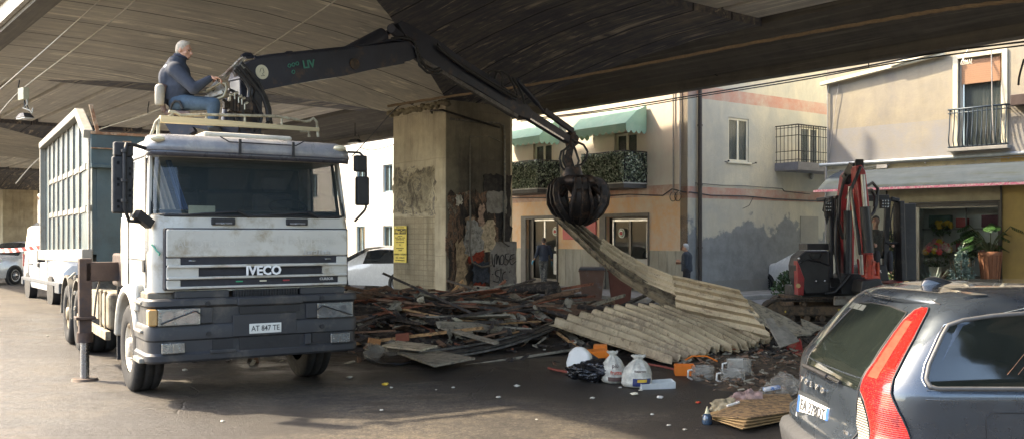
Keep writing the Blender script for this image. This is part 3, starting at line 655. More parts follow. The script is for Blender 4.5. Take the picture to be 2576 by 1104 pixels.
m=MB();m.bx(.02,.6,2.75,3.55,.62,1.12);m.build('fuel_tank',tankM,trk,bev=.06,seg=3)
m=MB();m.bx(.0,.04,2.95,3.0,.6,1.14);m.bx(.0,.04,3.3,3.36,.6,1.14);m.bx(-.04,.03,2.6,4.3,.50,.62);m.bx(.02,.3,3.65,4.3,.7,1.1);m.build('side_guard',tankM,trk,bev=.01)
m=MB();m.bx(.02,.45,2.05,2.1,.3,1.25);m.build('mud_flap',blk,trk)
# crane frame, outriggers
m=MB();m.bx(.1,2.4,2.25,2.95,1.22,1.66);m.bx(.5,2.0,2.2,3.4,1.1,1.25);m.build('crane_base',rustM,trk,bev=.03)
for sx,x in ((1,-.30),(-1,2.8)):
    m=MB();m.bx(x-.075,x+.075,2.45,2.61,.62,1.60);m.bx(min(x,x+.5*sx),max(x,x+.5*sx),2.45,2.62,1.3,1.55);m.cyl((x,2.53,.50),(x,2.53,.63),.10,n=16);m.bx(x-.12,x+.12,2.41,2.65,.80,.84);og=m.build('outrigger',rustM,trk,bev=.01)
    m=MB();m.cyl((x,2.53,.03),(x,2.53,.52),.055,n=16);m.build('outrigger_ram',M('dull_steel',(.35,.36,.38),.25,1,bump=0),og)
    m=MB();m.cyl((x,2.53,.0),(x,2.53,.03),.17,.15,n=20);m.build('foot_plate',frameM,og)
    m=MB()
    for z in (.95,1.15,1.35): m.cyl((x-.11*sx,2.53,z),(x-.13*sx,2.53,z),.03,n=8)
    m.tube([(x-.12*sx,2.46,1.42),(x-.2*sx,2.50,1.34)],.015,5);m.tube([(x+.12,2.5,1.5),(x+.2,2.6,1.35),(x+.14,2.55,1.1),(x+.12,2.6,.8)],.014,5);m.build('lock_bolt',ribM,og)
# tipper body
bodyP=[(4.25,1.62),(10.6,1.48),(10.62,3.72),(5.2,3.80),(4.28,3.40)]
m=MB()
for x0,x1 in ((.03,.09),(2.41,2.47)): m.prism(bodyP,(x0,0,0),(0,1,0),(0,0,1),(x1-x0,0,0))
m.bx(.09,2.41,4.25,4.31,1.62,3.42);m.bx(.09,2.41,4.25,10.6,1.5,1.62);m.bx(.09,2.41,10.5,10.6,1.5,3.0)
box=m.build('tipper_body',teal,trk,fix=True)
rnd=random.Random(4)
for xs in (0,1):
    XX=(lambda a:a) if xs==0 else (lambda a:2.5-a)
    for i in range(9):
        y=4.75+i*.72 if i else 4.30; zt=3.40 if i==0 else min(3.79,3.42+(y-4.28)*.42); 
        m=MB();wv=[Vector((XX(.014 if i else -.01),y+rnd.uniform(-.03,.03),1.56+(zt-1.56)*k/5)) for k in range(6)]
        for a,b in zip(wv,wv[1:]): m.bar(a,b,.045 if i else .09,.03,up=(1,0,0))
        m.build('side_rib',ribM,box)
    for z in (2.95,2.30):
        m=MB()
        for i in range(8):
            y0=4.35 if i==0 else 4.03+i*.72+.05; y1=4.75+i*.72-.05
            m.bar((XX(.018),y0,z+.01),(XX(.018),y1,z-.01),.022,.09)
        m.build('side_stringer',ribM,box)
    m=MB();m.bar((XX(-.03),4.22,3.40),(XX(-.03),5.18,3.83),.13,.13);m.bar((XX(-.03),5.15,3.83),(XX(-.03),10.66,3.75),.13,.13);m.bar((XX(-.04),4.22,1.60),(XX(-.04),10.6,1.50),.15,.20);m.bar((XX(-.02),10.6,1.5),(XX(-.02),10.62,3.75),.12,.12);m.build('top_rail',ribM,box,bev=.012)
m=MB();m.bx(.0,2.5,4.17,4.25,2.92,3.42);m.bx(.0,2.5,4.13,4.25,2.90,2.96);m.build('headboard',teal,box,bev=.01)
rr=M('bare_rust',(.24,.12,.06),.8,var=.4,col2=(.4,.3,.2),bump=.3)
m=MB();m.bx(.0,2.5,4.15,4.26,3.40,3.44);m.bx(0,2.5,4.125,4.17,3.185,3.20)
for x,z,a,b in ((1.0,3.33,.3,.03),(.5,3.30,.12,.02),(.75,3.07,.13,.02),(1.3,3.28,.1,.02)): m.bx(x-a/2,x+a/2,4.163,4.172,z,z+b)
m.bar((.0,4.2,3.84),(.1,4.2,3.43),.03,.05);m.build('rust_edge',rr,box)
# mirrors
def mirror(side):
    hous=MB();a=MB()
    if side<0:
        c=TP(311,455,y=.15);c2=TP(311,383,y=.15)
        hous.bx(c.x-.115,c.x+.10,c.y-.02,c.y+.09,c.z-.36,c.z+.27);
        h2=MB();h2.bx(c2.x-.10,c2.x+.1,c2.y-.02,c2.y+.09,c2.z-.05,c2.z+.11)
        arm=[(.12,.35,2.86),(-.1,.2,2.90),(c.x+.02,c.y-.05,2.90),(c.x,c.y-.06,2.8),(c.x,c.y-.06,c.z-.30),(c.x+.05,c.y-.04,c.z-.44),(-.05,.15,2.05)]
        a.tube(arm,.022,7);foot=TP(350,553,y=.12);a.bar((-.10,.12,2.14),(.06,.2,2.02),.10,.10)
        for z in (2.82,2.5,2.28): a.cyl((c.x,c.y-.06,z-.015),(c.x,c.y-.06,z+.015),.04,n=10)
    else:
        c=TP(911,480,y=.35);c2=TP(907,411,y=.35)
        hous.bx(c.x-.08,c.x+.09,c.y-.04,c.y+.06,c.z-.19,c.z+.18)
        h2=MB();h2.bx(c2.x-.08,c2.x+.08,c2.y-.04,c2.y+.06,c2.z-.11,c2.z+.10)
        e1=TP(875,383,y=.35);e2=TP(905,385,y=.35);e3=TP(920,400,y=.35);e4=TP(917,530,y=.35);e5=TP(893,556,y=.25)
        a.tube([e1,e2,e3,TP(921,440,y=.35),TP(921,520,y=.35),e4,e5],.016,7)
    o=hous.build('mirror',blk,trk,bev=.025,seg=3);h2.build('wide_angle_mirror',blk,o,bev=.02,seg=3);a.build('mirror_arm',blk,o)
    if side<0:
        d=MB();rg=random.Random(3)
        for i in range(9): 
            x=c.x+rg.choice((-.06,.06));z=c.z-.3+i*.06;d.bx(x-.012,x+.014,c.y-.028,c.y-.018,z,z+.03)
        d.build('bracket_hole',M('hole',(.002,.002,.002),.9,bump=0),o)
mirror(-1);mirror(1)
# roof rail frame over the cab
railM=M('rail_pale',(.42,.40,.30),.5,.2,var=.2,col2=(.2,.16,.1))
m=MB();q=lambda x,y,yy=1.7:TP(x,y,y=yy)
m.bar(q(402,300),q(802,327),.10,.09,w2=.05,h2=.05);m.build('roof_beam',M('timber_pale',(.48,.40,.24),.7,var=.25,stretch=(.3,8,8)),trk)
m=MB();m.tube([q(425,281),q(440,283),q(455,291),q(520,289),q(600,291),q(690,293),q(735,300),q(765,307),q(780,305),q(788,298),q(797,307),q(800,345)],.020,6)
for x,y0,y1 in ((519,289,305),(616,292,312),(709,295,318)): m.tube([q(x,y0),q(x,y1)],.016,6)
m.tube([q(402,300),q(392,308),q(386,325),q(378,345)],.022,6);m.tube([q(408,297),q(399,305),q(397,345)],.022,6);m.tube([q(755,330),q(776,332),q(778,345)],.022,6);m.tube([q(425,281),q(435,287),q(420,298),q(408,297)],.02,6)
m.build('roof_rail',railM,trk)
# ---------------- crane: everything in one upright plane from the column to the grapple
crM=M('crane_black',(.030,.034,.05),.4,.3,var=.3,scale=2,col2=(.10,.065,.05),lo=.56,hi=.7,bump=.15)
hose=M('hose_rubber',(.022,.022,.024),.45,bump=.05)
grM=M('grapple_steel',(.035,.03,.03),.5,.4,var=.4,scale=4,col2=(.12,.075,.055),lo=.5,hi=.62,bump=.3)
A0=Vector((-3.89,13.4));A1=Vector((1.34,19.0));pdv=(A1-A0).normalized();pn=Vector((pdv.y,-pdv.x,0))   # pn: horizontal, across the boom, towards the camera's right
def cr(px,py,off=0.):
    k=(px-CX)/F;o=A0+Vector((pn.x,pn.y))*off
    t=(k*o.y-o.x)/(pdv.x-k*pdv.y);p=o+pdv*t
    return Vector((p.x,p.y,H+(HY-py)/F*p.y))
def plate(name,pts,th_,mat,parent,off=0,bev=.01):
    P=[TI@(cr(x,y)+pn*(off-th_/2)) for x,y in pts];d=(TI.to_3x3()@pn)*th_
    m=MB();n=len(P);m.add(P+[p+d for p in P],[(i,(i+1)%n,n+(i+1)%n,n+i) for i in range(n)]+[tuple(reversed(range(n))),tuple(range(n,2*n))])
    return m.build(name,mat,parent,bev=bev,fix=True)
def L(px,py,off=0): return TI@cr(px,py,off)
boom=plate('crane_boom',[(603,163),(640,149),(830,130),(1000,108),(1040,106),(1046,120),(1040,146),(1015,157),(850,195),(650,226),(604,230),(588,200)],.34,crM,trk)
m=MB()
m.bar(L(660,142),L(1000,107),.10,.03);m.bar(L(650,226,.15),L(1015,158,.15),.05,.04);m.bar(L(650,226,-.15),L(1015,158,-.15),.05,.04)
m.tube([L(640,146,.1),L(700,140,.12),L(800,131,.1),L(900,118,.12),L(985,101,.1),L(1025,104,.12),L(1045,122,.2)],.022,6);m.tube([L(640,149,.0),L(740,137,.03),L(860,124,.0),L(960,106,.02),L(1030,98,.1)],.022,6)
m.build('boom_flange',crM,boom)
m=MB();nz=-(TI.to_3x3()@pn)
for x,y,r in ((875,165,.09),):
    if r: m.cyl(L(x,y)-nz*.19,L(x,y)+nz*.20,r,n=20)
m.build('pivot_pin',frameM,boom)
# white round sticker and painted maker mark: camera side of the boom is +pn or -pn ?
side=1 if (cr(700,160,.17)-Vector((0,0,H))).length<(cr(700,160,-.17)-Vector((0,0,H))).length else -1
def face(px,py,o=.18): return TI@cr(px,py,side*o)
fx=(L(760,160)-L(700,160));fx.z=0;fx.normalize();up=Vector((0,0,1));bd=(face(800,168)-face(660,182)).normalized()
fz=fx.cross(up);nrm=(TI.to_3x3()@pn)*side
m=MB();c=face(659,182);m.cyl(c-nrm*.004,c+nrm*.006,.105,n=32);st=m.build('sticker',M('sticker_cream',(.68,.66,.50),.6,var=.12,col2=(.4,.3,.15),lo=.6,hi=.7),boom)
m=MB();m.tube([c+nrm*.008+fx*a+up*b for a,b in ((-.04,-.01),(-.02,.05),(.01,.06),(.03,.0),(.0,-.03),(.04,-.05),(-.02,-.06))],.004,4);m.build('drawing',dk,st)
grn=M('green_print',(.05,.23,.17),.6,var=.3,scale=20,bump=0)
text_obj('lettering','LIV',.165,grn,boom,fr(face(777,163,.175),bd,up-bd*up.dot(bd)),.003,.004,sx=1.0)
m=MB()
for a,b in ((-.07,.03),(.07,.05),(0.,-.07),(.0,.04)):
    c=face(738,170,.175)+bd*a+up*b; m.tube([c+bd*(.026*math.cos(t))+up*(.026*math.sin(t)) for t in [2*PI*i/10 for i in range(11)]],.008,4)
m.build('maker_mark',grn,boom)
m=MB();m.bar(L(612,147),L(640,144),.12,.03);m.tube([L(608,143),L(617,138),L(630,138),L(637,146)],.03,6);m.tube([L(715,138),L(722,133),L(735,133)],.025,6);m.build('boom_lug',crM,boom)
# column
col=plate('crane_column',[(590,195),(640,195),(648,225),(645,345),(585,345),(592,260)],.30,crM,trk,bev=.02)
m=MB();b0=L(617,345);m.cyl((b0.x,b0.y,1.6),(b0.x,b0.y,b0.z+.05),.26,n=24);m.build('slew_post',crM,trk)
m=MB();m.cyl(L(572,330),L(580,240),.10,n=16);m.build('lift_cylinder',crM,trk)
m=MB();v0=L(598,262,side*.35)
for i in range(7):
    q=v0+fx*(-.12+.05*i);m.bx(q.x-.02,q.x+.02,q.y-.08,q.y+.08,q.z-.12,q.z+.10)
m.bx(v0.x-.2,v0.x+.2,v0.y-.06,v0.y+.06,v0.z-.08,v0.z+.02);valve=m.build('valve_block',frameM,trk,bev=.008)
m=MB()
for px,py in ((578,240),(590,236),(600,245),(608,250),(615,262)):
    q=L(px,py,side*.42);m.cyl(q,q+fx*.05+up*.02,.022,n=8);m.cyl(q,q-up*.08,.014,n=8)
m.build('fitting',M('brass_steel',(.55,.53,.45),.35,.8),valve)
m=MB()
hz=[[(596,160),(610,185),(622,200),(633,215),(636,232),(630,250)],[(606,158),(625,180),(650,210),(668,245),(678,275),(680,300),(672,312)],[(600,165),(618,190),(640,215),(660,240),(672,275),(674,305)],
    [(590,175),(605,190),(618,205),(628,225),(626,250),(618,262)],[(640,330),(655,318),(650,300),(640,285),(636,282)],[(628,240),(645,262),(660,290),(655,312)],[(560,250),(575,262),(590,280),(600,310),(600,335)],[(575,225),(590,232),(600,245),(610,275),(615,320)],[(680,300),(684,315),(676,320)]]
for i,h_ in enumerate(hz): m=MB();m.tube([L(x,y,side*(.25+.05*(i%4))) for x,y in h_],.030 if i<4 else .022,7);m.build('hydraulic_hose',hose,trk)
m=MB()
for x,y in ((606,160),(601,163),(596,168),(590,175),(585,181)): m.tube([L(x-3,y-8,side*.25),L(x+5,y+2,side*.3),L(x+9,y+12,side*.3)],.028,6)
m.bar(L(560,196,side*.25),L(610,148,side*.25),.09,.05);m.build('hose_coupling',M('coupling_steel',(.33,.32,.28),.45,.6,col2=(.15,.1,.08)),trk)
# arm cylinder
m=MB();m.cyl(L(868,140),L(963,90),.13,n=20);m.build('arm_cylinder',crM,trk)
m=MB();m.cyl(L(960,92),L(990,74),.045,n=12);m.build('cylinder_rod',chrome,trk)
m=MB();m.bar(L(980,70,.1),L(1035,118,.1),.04,.14);m.bar(L(980,70,-.1),L(1035,118,-.1),.04,.14);m.cyl(L(984,72,-.2),L(984,72,.2),.07,n=14);m.build('link',crM,trk)
arm=plate('crane_arm',[(988,62),(998,56),(1010,60),(1088,103),(1112,120),(1132,136),(1225,196),(1318,268),(1330,284),(1322,303),(1300,296),(1180,222),(1075,165),(1040,140),(1020,112)],.26,crM,trk)
m=MB();m.bar(L(1055,150,side*.1),L(1300,294,side*.1),.08,.07);m.build('arm_rail',M('arm_rail_grey',(.13,.125,.12),.5,.3,var=.3,col2=(.05,.04,.035)),arm)
m=MB();m.bar(L(1300,272),L(1428,352),.15,.20,w2=.13,h2=.17);ext=m.build('arm_extension',crM,trk,bev=.01)
m=MB();m.bar(L(1318,290,side*.085),L(1418,351,side*.085),.012,.035);m.build('wear_strip',M('shiny_strip',(.55,.55,.58),.25,1,bump=0),ext)
m=MB();m.cyl(L(1300,203),L(1352,262),.055,n=12);m.cyl(L(1352,262),L(1368,283),.03,n=10);m.bar(L(1368,278),L(1440,330),.08,.10);m.build('extension_cylinder',crM,trk)
m=MB()
for hh in ([(1230,196),(1228,184),(1240,178),(1256,183),(1265,196),(1262,215),(1275,228)],[(1245,200),(1248,184),(1262,180),(1278,190),(1292,215),(1302,240)],[(1290,196),(1300,212),(1312,235),(1320,262)],
           [(1045,125),(1050,140),(1055,165),(1075,183),(1100,188),(1112,178)],[(1048,120),(1060,152),(1072,172),(1090,180),(1105,172)],[(1100,110),(1110,125),(1160,162),(1230,205),(1300,245)],[(1100,118),(1112,130),(1165,170),(1232,212),(1298,252)],
           [(1018,90),(1035,100),(1046,112),(1045,125)],[(985,98),(1010,95),(1032,100)],[(1438,352),(1468,365),(1478,382),(1474,400),(1462,415),(1448,418)],[(1440,358),(1448,380),(1456,405),(1452,420)],[(1430,372),(1412,382),(1408,400),(1413,420),(1420,428)],[(1432,366),(1418,380),(1416,405),(1424,422)]):
    m=MB();m.tube([L(x,y,side*.2) for x,y in hh],.024,6);m.build('arm_hose',hose,trk)
# rotator and orange-peel grapple
gc=cr(1452,445);gc.y=19.0;gc=W(1452,440,19.0)
gm_=TI
m=MB();top=W(1440,338,19.0);m.bar(TI@W(1432,335,18.9),TI@W(1440,368,19.),.2,.2);m.cyl(TI@W(1444,350,18.8),TI@W(1444,350,19.2),.1,n=14)
m.bar(TI@W(1437,360,19),TI@W(1428,405,19),.16,.14);m.cyl(TI@W(1428,398,18.85),TI@W(1428,398,19.15),.09,n=12);m.bar(TI@W(1428,400,19),TI@W(1436,425,19),.17,.17);m.cyl(TI@W(1437,422,19),TI@W(1440,448,19),.19,.23,n=18);m.build('rotator',grM,trk,bev=.01)
gp=TI@W(1454,446,19.0)
m=MB();m.lathe(gp,[(.001,.04),(.30,.03),(.42,-.06),(.40,-.16),(.24,-.22),(.12,-.40),(.001,-.42)],18,'z')
gr=m.build('grapple',grM,trk)
for k in range(5):
    a=2*PI*k/5+.45;ca,sa=math.cos(a),math.sin(a);rad=Vector((ca,sa,0));tan=Vector((-sa,ca,0))
    prof=[(.32,-.03),(.47,-.10),(.54,-.21),(.57,-.38),(.55,-.55),(.46,-.72),(.32,-.87),(.16,-.97),(.04,-1.03)]
    wd=[.12,.15,.17,.20,.25,.25,.20,.12,.03]
    m=MB();vs=[]
    for (r_,z_),w_ in list(zip(prof,wd))[2:]:
        for s_ in (-1,-.5,0,.5,1): vs.append(gp+rad*(r_-.05*abs(s_))+tan*(w_*s_)+up*z_)
    m.add(vs,[(i*5+j,i*5+j+1,(i+1)*5+j+1,(i+1)*5+j) for i in range(6) for j in range(4)],True)
    tn=m.build('grapple_tine',grM,trk,solid=.04)
    m=MB()
    for s_ in (-.8,.8,0):
        pts=[gp+rad*r_+tan*(w_*s_)+up*z_ for (r_,z_),w_ in zip(prof,wd)]
        hw=[.05,.09,.11,.10,.09,.08,.06,.05,.03]
        vs=[]
        for i,(p,(r_,z_)) in enumerate(zip(pts,prof)):
            a_=pts[max(i-1,0)];b_=pts[min(i+1,8)];d=(b_-a_).normalized();nn=d.cross(tan).normalized()
            for u_,v_ in ((-1,-1),(1,-1),(1,1),(-1,1)): vs.append(p+nn*hw[i]*u_*.8+tan*.018*v_)
        m.add(vs,[(i*4+j,i*4+(j+1)%4,(i+1)*4+(j+1)%4,(i+1)*4+j) for i in range(8) for j in range(4)]+[(3,2,1,0),(32,33,34,35)])
    for i in (1,2): m.bar(gp+rad*prof[i][0]*.93-tan*.13+up*prof[i][1],gp+rad*prof[i][0]*.93+tan*.13+up*prof[i][1],.12,.12)
    m.build('rib',grM,tn,fix=True)
    m=MB();m.cyl(gp+rad*.16+up*-.02,gp+rad*.50+up*-.36,.065,n=10);m.build('tine_cylinder',grM,trk)
# seat and control stand
seatS=M('seat_vinyl',(.10,.06,.05),.55,var=.3,col2=(.2,.15,.12));jug=M('white_canister',(.30,.28,.23),.5,var=.2,col2=(.3,.25,.18))
SD=12.55
def S(px,py,d=0): return TI@W(px,py,SD+d)
def wp(mb): return mb
m=MB();m.grid(lambda a,b:S(404+ (b)*10-4*math.sin(b*3)+ 10*(1-b)*(1-b),283-70*b,-.22+.44*a)+Vector((0,0,0)),6,8);stt=m.build('operator_seat',seatS,trk,solid=.07,bev=.01)
m=MB();m.hexa([S(412,290,-.22),S(478,292,-.22),S(478,292,.22),S(412,290,.22),S(412,276,-.22),S(480,280,-.22),S(480,280,.22),S(412,276,.22)]);m.build('cushion',seatS,stt,bev=.03)
m=MB();m.lathe(S(402,266,-.24),[(.001,0),(.055,0),(.065,.03),(.065,.24),(.05,.27),(.02,.29),(.001,.29)],16,'z');m.build('canister',jug,trk)
m=MB();m.tube([S(427,283,-.24),S(432,262,-.24),S(440,255,-.24),S(452,256,-.24),S(460,275,-.24)],.018,6);m.tube([S(409,215,-.2),S(411,240,-.22),S(414,262,-.24)],.02,6);m.build('seat_handle',blk,stt)
m=MB();m.bar(S(440,294),S(470,345),.12,.3);m.bar(S(455,300),S(600,335),.1,.14);m.build('seat_support',crM,trk)
m=MB();m.tube([S(513,260,-.1),S(545,250,-.12),S(562,243,-.12),S(570,225,-.12),S(568,212,-.12),S(555,208,-.12),S(540,218,-.12),S(520,228,-.1)],.018,6);m.tube([S(500,232,-.1),S(520,232,-.05),S(545,222,-.05)],.014,6);m.build('control_guard',railM,trk)
m=MB();m.bar(S(525,250),S(568,236),.30,.05);m.bar(S(530,246),S(558,215),.03,.20);ctl=m.build('control_stand',M('grey_enamel',(.38,.37,.33),.5,var=.2,col2=(.2,.15,.1)),trk,bev=.005)
m=MB()
for x,y in ((523,236),(531,234),(539,236),(547,206)): m.tube([S(x+3,y+14),S(x,y),S(x-2,y-6)],.010,5);m.ball(S(x-2,y-7),.022,8,6)
m.build('control_lever',blk,ctl)
# ================================================================ buildings
def wall(name,mat,parent,ax,x0,x1,z0,z1,holes,depth,pos=0.,sgn=1):
    """wall in plane ax ('x': runs along y at x=pos; 'y': runs along x at y=pos); inside of the wall is +sgn"""
    xs=sorted(set([x0,x1]+[h[0] for h in holes]+[h[1] for h in holes]));zs=sorted(set([z0,z1]+[h[2] for h in holes]+[h[3] for h in holes]))
    P=(lambda s,d,z:(pos+d*sgn,s,z)) if ax=='x' else (lambda s,d,z:(s,pos+d*sgn,z))
    m=MB()
    for i in range(len(xs)-1):
        for j in range(len(zs)-1):
            a,b,c,d=xs[i],xs[i+1],zs[j],zs[j+1];mx,mz=(a+b)/2,(c+d)/2
            if any(h[0]<mx<h[1] and h[2]<mz<h[3] for h in holes): continue
            m.add([P(a,0,c),P(b,0,c),P(b,0,d),P(a,0,d)],[(0,1,2,3)])
            m.add([P(a,depth,c),P(b,depth,c),P(b,depth,d),P(a,depth,d)],[(3,2,1,0)])
    for h in list(holes):
        a,b,c,d=h
        for p,q in (((a,c),(b,c)),((b,c),(b,d)),((b,d),(a,d)),((a,d),(a,c))):
            m.add([P(p[0],0,p[1]),P(q[0],0,q[1]),P(q[0],depth,q[1]),P(p[0],depth,p[1])],[(0,1,2,3)])
    a,b,c,d=x0,x1,z0,z1
    for p,q in (((a,c),(a,d)),((b,c),(b,d)),((a,d),(b,d))):
        m.add([P(p[0],0,p[1]),P(q[0],0,q[1]),P(q[0],depth,q[1]),P(p[0],depth,p[1])],[(0,1,2,3)])
    return m.build(name,mat,parent,fix=True)
paneG=glass('window_pane',(.06,.08,.08),.04,.45);shopG=glass('shop_pane',(.05,.06,.06),.02,.08)
frW=M('frame_cream',(.66,.62,.50),.5,var=.1,bump=.03);frD=M('frame_dark',(.05,.045,.04),.4,.3,var=.2);frS=M('frame_alu',(.62,.62,.60),.35,.4,var=.1)
curt=M('net_curtain',(.45,.44,.40),.9,var=.25,scale=2,stretch=(8,8,.3),bump=0);ironM=M('wrought_iron',(.025,.025,.028),.5,.3)
class Pl:   # helper to place boxes on a facade: s along, d outwards(+ = outside), z
    def __init__(s,ax,pos,sgn): s.ax,s.pos,s.sgn=ax,pos,sgn
    def p(s,a,d,z): return Vector((s.pos-d*s.sgn,a,z)) if s.ax=='x' else Vector((a,s.pos-d*s.sgn,z))
    def bx(s,mb,a0,a1,d0,d1,z0,z1):
        A=s.p(a0,d0,z0);B=s.p(a1,d1,z1);return mb.bx(min(A.x,B.x),max(A.x,B.x),min(A.y,B.y),max(A.y,B.y),z0,z1)
def window(pl_,parent,a0,a1,z0,z1,leaves=2,deep=.12,frm=None,name='window',curtain=True,pane=None,fw=.07):
    frm=frm or frW;m=MB()
    pl_.bx(m,a0,a0+fw,-deep-.05,-deep,z0,z1);pl_.bx(m,a1-fw,a1,-deep-.05,-deep,z0,z1);pl_.bx(m,a0+fw,a1-fw,-deep-.05,-deep,z1-fw,z1);pl_.bx(m,a0+fw,a1-fw,-deep-.05,-deep,z0,z0+fw)
    for k in range(1,leaves):
        c=a0+(a1-a0)*k/leaves;pl_.bx(m,c-fw*.6,c+fw*.6,-deep-.05,-deep+.003,z0+fw,z1-fw)
    w_=m.build(name,frm,parent,bev=.006)
    m=MB();pl_.bx(m,a0+fw,a1-fw,-deep-.03,-deep-.02,z0+fw,z1-fw);m.build('pane',pane or paneG,w_)
    if curtain:
        m=MB();n=30;vs=[]
        for i in range(n+1):
            a=a0+fw+(a1-a0-2*fw)*i/n;d=-deep-.12-.02*math.sin(i*1.9)
            vs+= [pl_.p(a,d,z0+.03),pl_.p(a,d,z1-.03)]
        m.add(vs,[(2*i,2*i+2,2*i+3,2*i+1) for i in range(n)],True);m.build('curtain',curt,w_)
    return w_
# ---- corner house (peach shops below, grey side wall)
hse=empty('corner_house',label='two-storey corner house with peach shopfronts, green awnings and a stained grey side wall',cat='house');hse.matrix_world=TA
pA=Pl('x',0.,1);pB=Pl('y',0.,1)
pink=(.50,.25,.19);peach=(.80,.50,.27)
facA=plaster('facade_peach',(.78,.72,.60),(.74,.62,.52),band=[(0,1.42,(.44,.42,.35)),(1.42,3.12,peach),(3.12,3.46,(.52,.30,.22))],scale=.6,amt=.7)
facB=plaster('facade_grey',(.60,.55,.43),(.43,.42,.37),low=(.25,.265,.275),zlow=2.1,band=[(0,.5,(.22,.22,.21)),(3.03,3.38,pink),(6.08,6.46,pink)],scale=.5,amt=1.0,bump=.3)
hA=[(6.2,8.0,.14,2.52),(1.66,3.62,.14,2.5),(2.18,3.24,3.55,5.25),(6.52,7.61,3.55,5.25)]
wall('front_wall',facA,hse,'x',0,12,0,8.0,hA,.3,0.,1)
wall('side_wall',facB,hse,'y',.0,8.5,0,8.0,[(1.85,2.83,4.22,5.6),(5.55,6.6,4.27,5.6)],.3,-.003,1)
m=MB();m.bx(-.3,8.6,-.3,12,8.0,8.15);m.bx(8.2,8.5,.3,12,0,8);m.bx(.3,8.2,11.7,12,0,8);m.build('roof',M('roof_tile',(.3,.15,.1),.8),hse)
m=MB();m.bx(3.4,3.5,.3,11.7,.1,3.3);m.bx(.3,12,.3,11.7,3.28,3.4);m.bx(4,4.1,.3,11.7,3.4,9);m.bx(.3,3.5,5.0,5.1,.1,3.3);m.bx(.3,3.5,.5,.6,.1,3.3);m.bx(.3,3.5,8.5,8.6,.1,3.3);m.bx(.3,3.5,.3,8.5,.02,.1);m.build('inner_wall',M('inner_pale',(.6,.58,.52),.9,var=.1),hse)
# stone slabs of the shop base
slab=M('travertine',(.42,.40,.33),.7,var=.2,scale=2,stretch=(1,1,.3),col2=(.33,.31,.25),bump=.1)
for a0,a1,n in ((3.72,6.1,6),(8.1,12,9),(.08,1.56,4)):
    for i in range(n):
        x0=a0+(a1-a0)*i/n;m=MB();pA.bx(m,x0+.006,x0+(a1-a0)/n-.006,.001,.03,.13,1.43);m.build('stone_slab',slab,hse)
for a0,a1 in ((6.2,8.0),(1.66,3.62)):
    m=MB();pA.bx(m,a1,a1+.30,.0,.05,.13,2.62);pA.bx(m,a0-.05,a0,.0,.05,.13,2.62);pA.bx(m,a0,a1,.0,.05,2.5,2.62);m.build('stone_surround',M('grey_stone',(.17,.16,.14),.7,var=.25),hse,bev=.006)
dr=window(pA,hse,6.2,8.0,.16,2.5,2,.14,frS,'shop_door',False,shopG,.07)
m=MB();pA.bx(m,6.2,8.0,-.13,-.10,.16,.34);pA.bx(m,7.72,8.0,-.2,-.10,.16,2.5);m.build('door_rail',frD,dr)
wd=window(pA,hse,1.66,3.62,.16,2.48,2,.14,frD,'shop_window',False,shopG,.10)
m=MB();pA.bx(m,1.7,3.4,-.16,-.12,2.36,2.42);pA.bx(m,3.38,3.42,-.16,-.1,.2,2.42);m.build('pale_trim',frS,wd)
red=M('red_print',(.50,.05,.04),.5,bump=0);whp=M('white_print',(.72,.70,.64),.5,bump=0);brick_red=M('red_sign',(.52,.07,.07),.5,var=.1,bump=0)
for a,z,par in ((6.42,2.05,dr),(2.98,1.98,wd)):
    m=MB();q=pA.p(a,-.10,z);m.cyl(q,q+Vector((-.01,0,0)),.16,n=24);s1=m.build('round_sticker',whp,par)
    m=MB();q=pA.p(a,-.085,z);m.cyl(q,q+Vector((-.006,0,0)),.125,n=24);m.build('sticker_ring',M('sticker_green2',(.15,.30,.12),.5,bump=0),s1)
    m=MB();q=pA.p(a,-.075,z);m.cyl(q,q+Vector((-.006,0,0)),.10,n=24);m.build('sticker_disc',whp,s1)
    m=MB();q=pA.p(a,-.065,z-.01);m.ball(q,(.008,.07,.06),12,6,jit=.5,seed=3);m.build('sticker_mark',red,s1)
m=MB();pA.bx(m,6.3,6.75,-.28,-.27,.5,1.25);pA.bx(m,6.4,6.7,-.28,-.27,1.35,1.5);m.build('paper_notice',whp,hse)
m=MB();pA.bx(m,1.8,2.5,-.26,-.25,.3,1.15);pA.bx(m,1.75,2.1,-.35,-.34,1.2,2.3);m.build('shop_poster',whp,hse)
sg=MB();pA.bx(sg,4.1,5.85,.0,.05,1.76,2.42);rs=sg.build('shop_sign',brick_red,hse,bev=.01)
m=MB();P=lambda a,z:pA.p(a,.056,z)
m.tube([P(5.75,2.1),P(5.5,2.2),P(5.3,2.12),P(5.1,2.25),P(4.8,2.1),P(4.6,2.2),P(4.35,1.95)],.008,4);m.build('sign_line',M('sign_line',(.62,.2,.2),.5,bump=0),rs)
for a,nm in ((6.9,'goods'),(7.3,'goods'),(2.2,'goods'),(2.6,'goods'),(3.1,'goods')):
    m=MB();pA.bx(m,a-.2,a+.2,-1.6,-1.2,.1,1.0);q=pA.p(a,-1.4,1.2);m.ball(q,(.15,.18,.25),10,8,jit=.5,seed=int(a*9));m.build(nm,M('goods_dark',(.08,.09,.10),.7,var=.5,scale=8),hse)
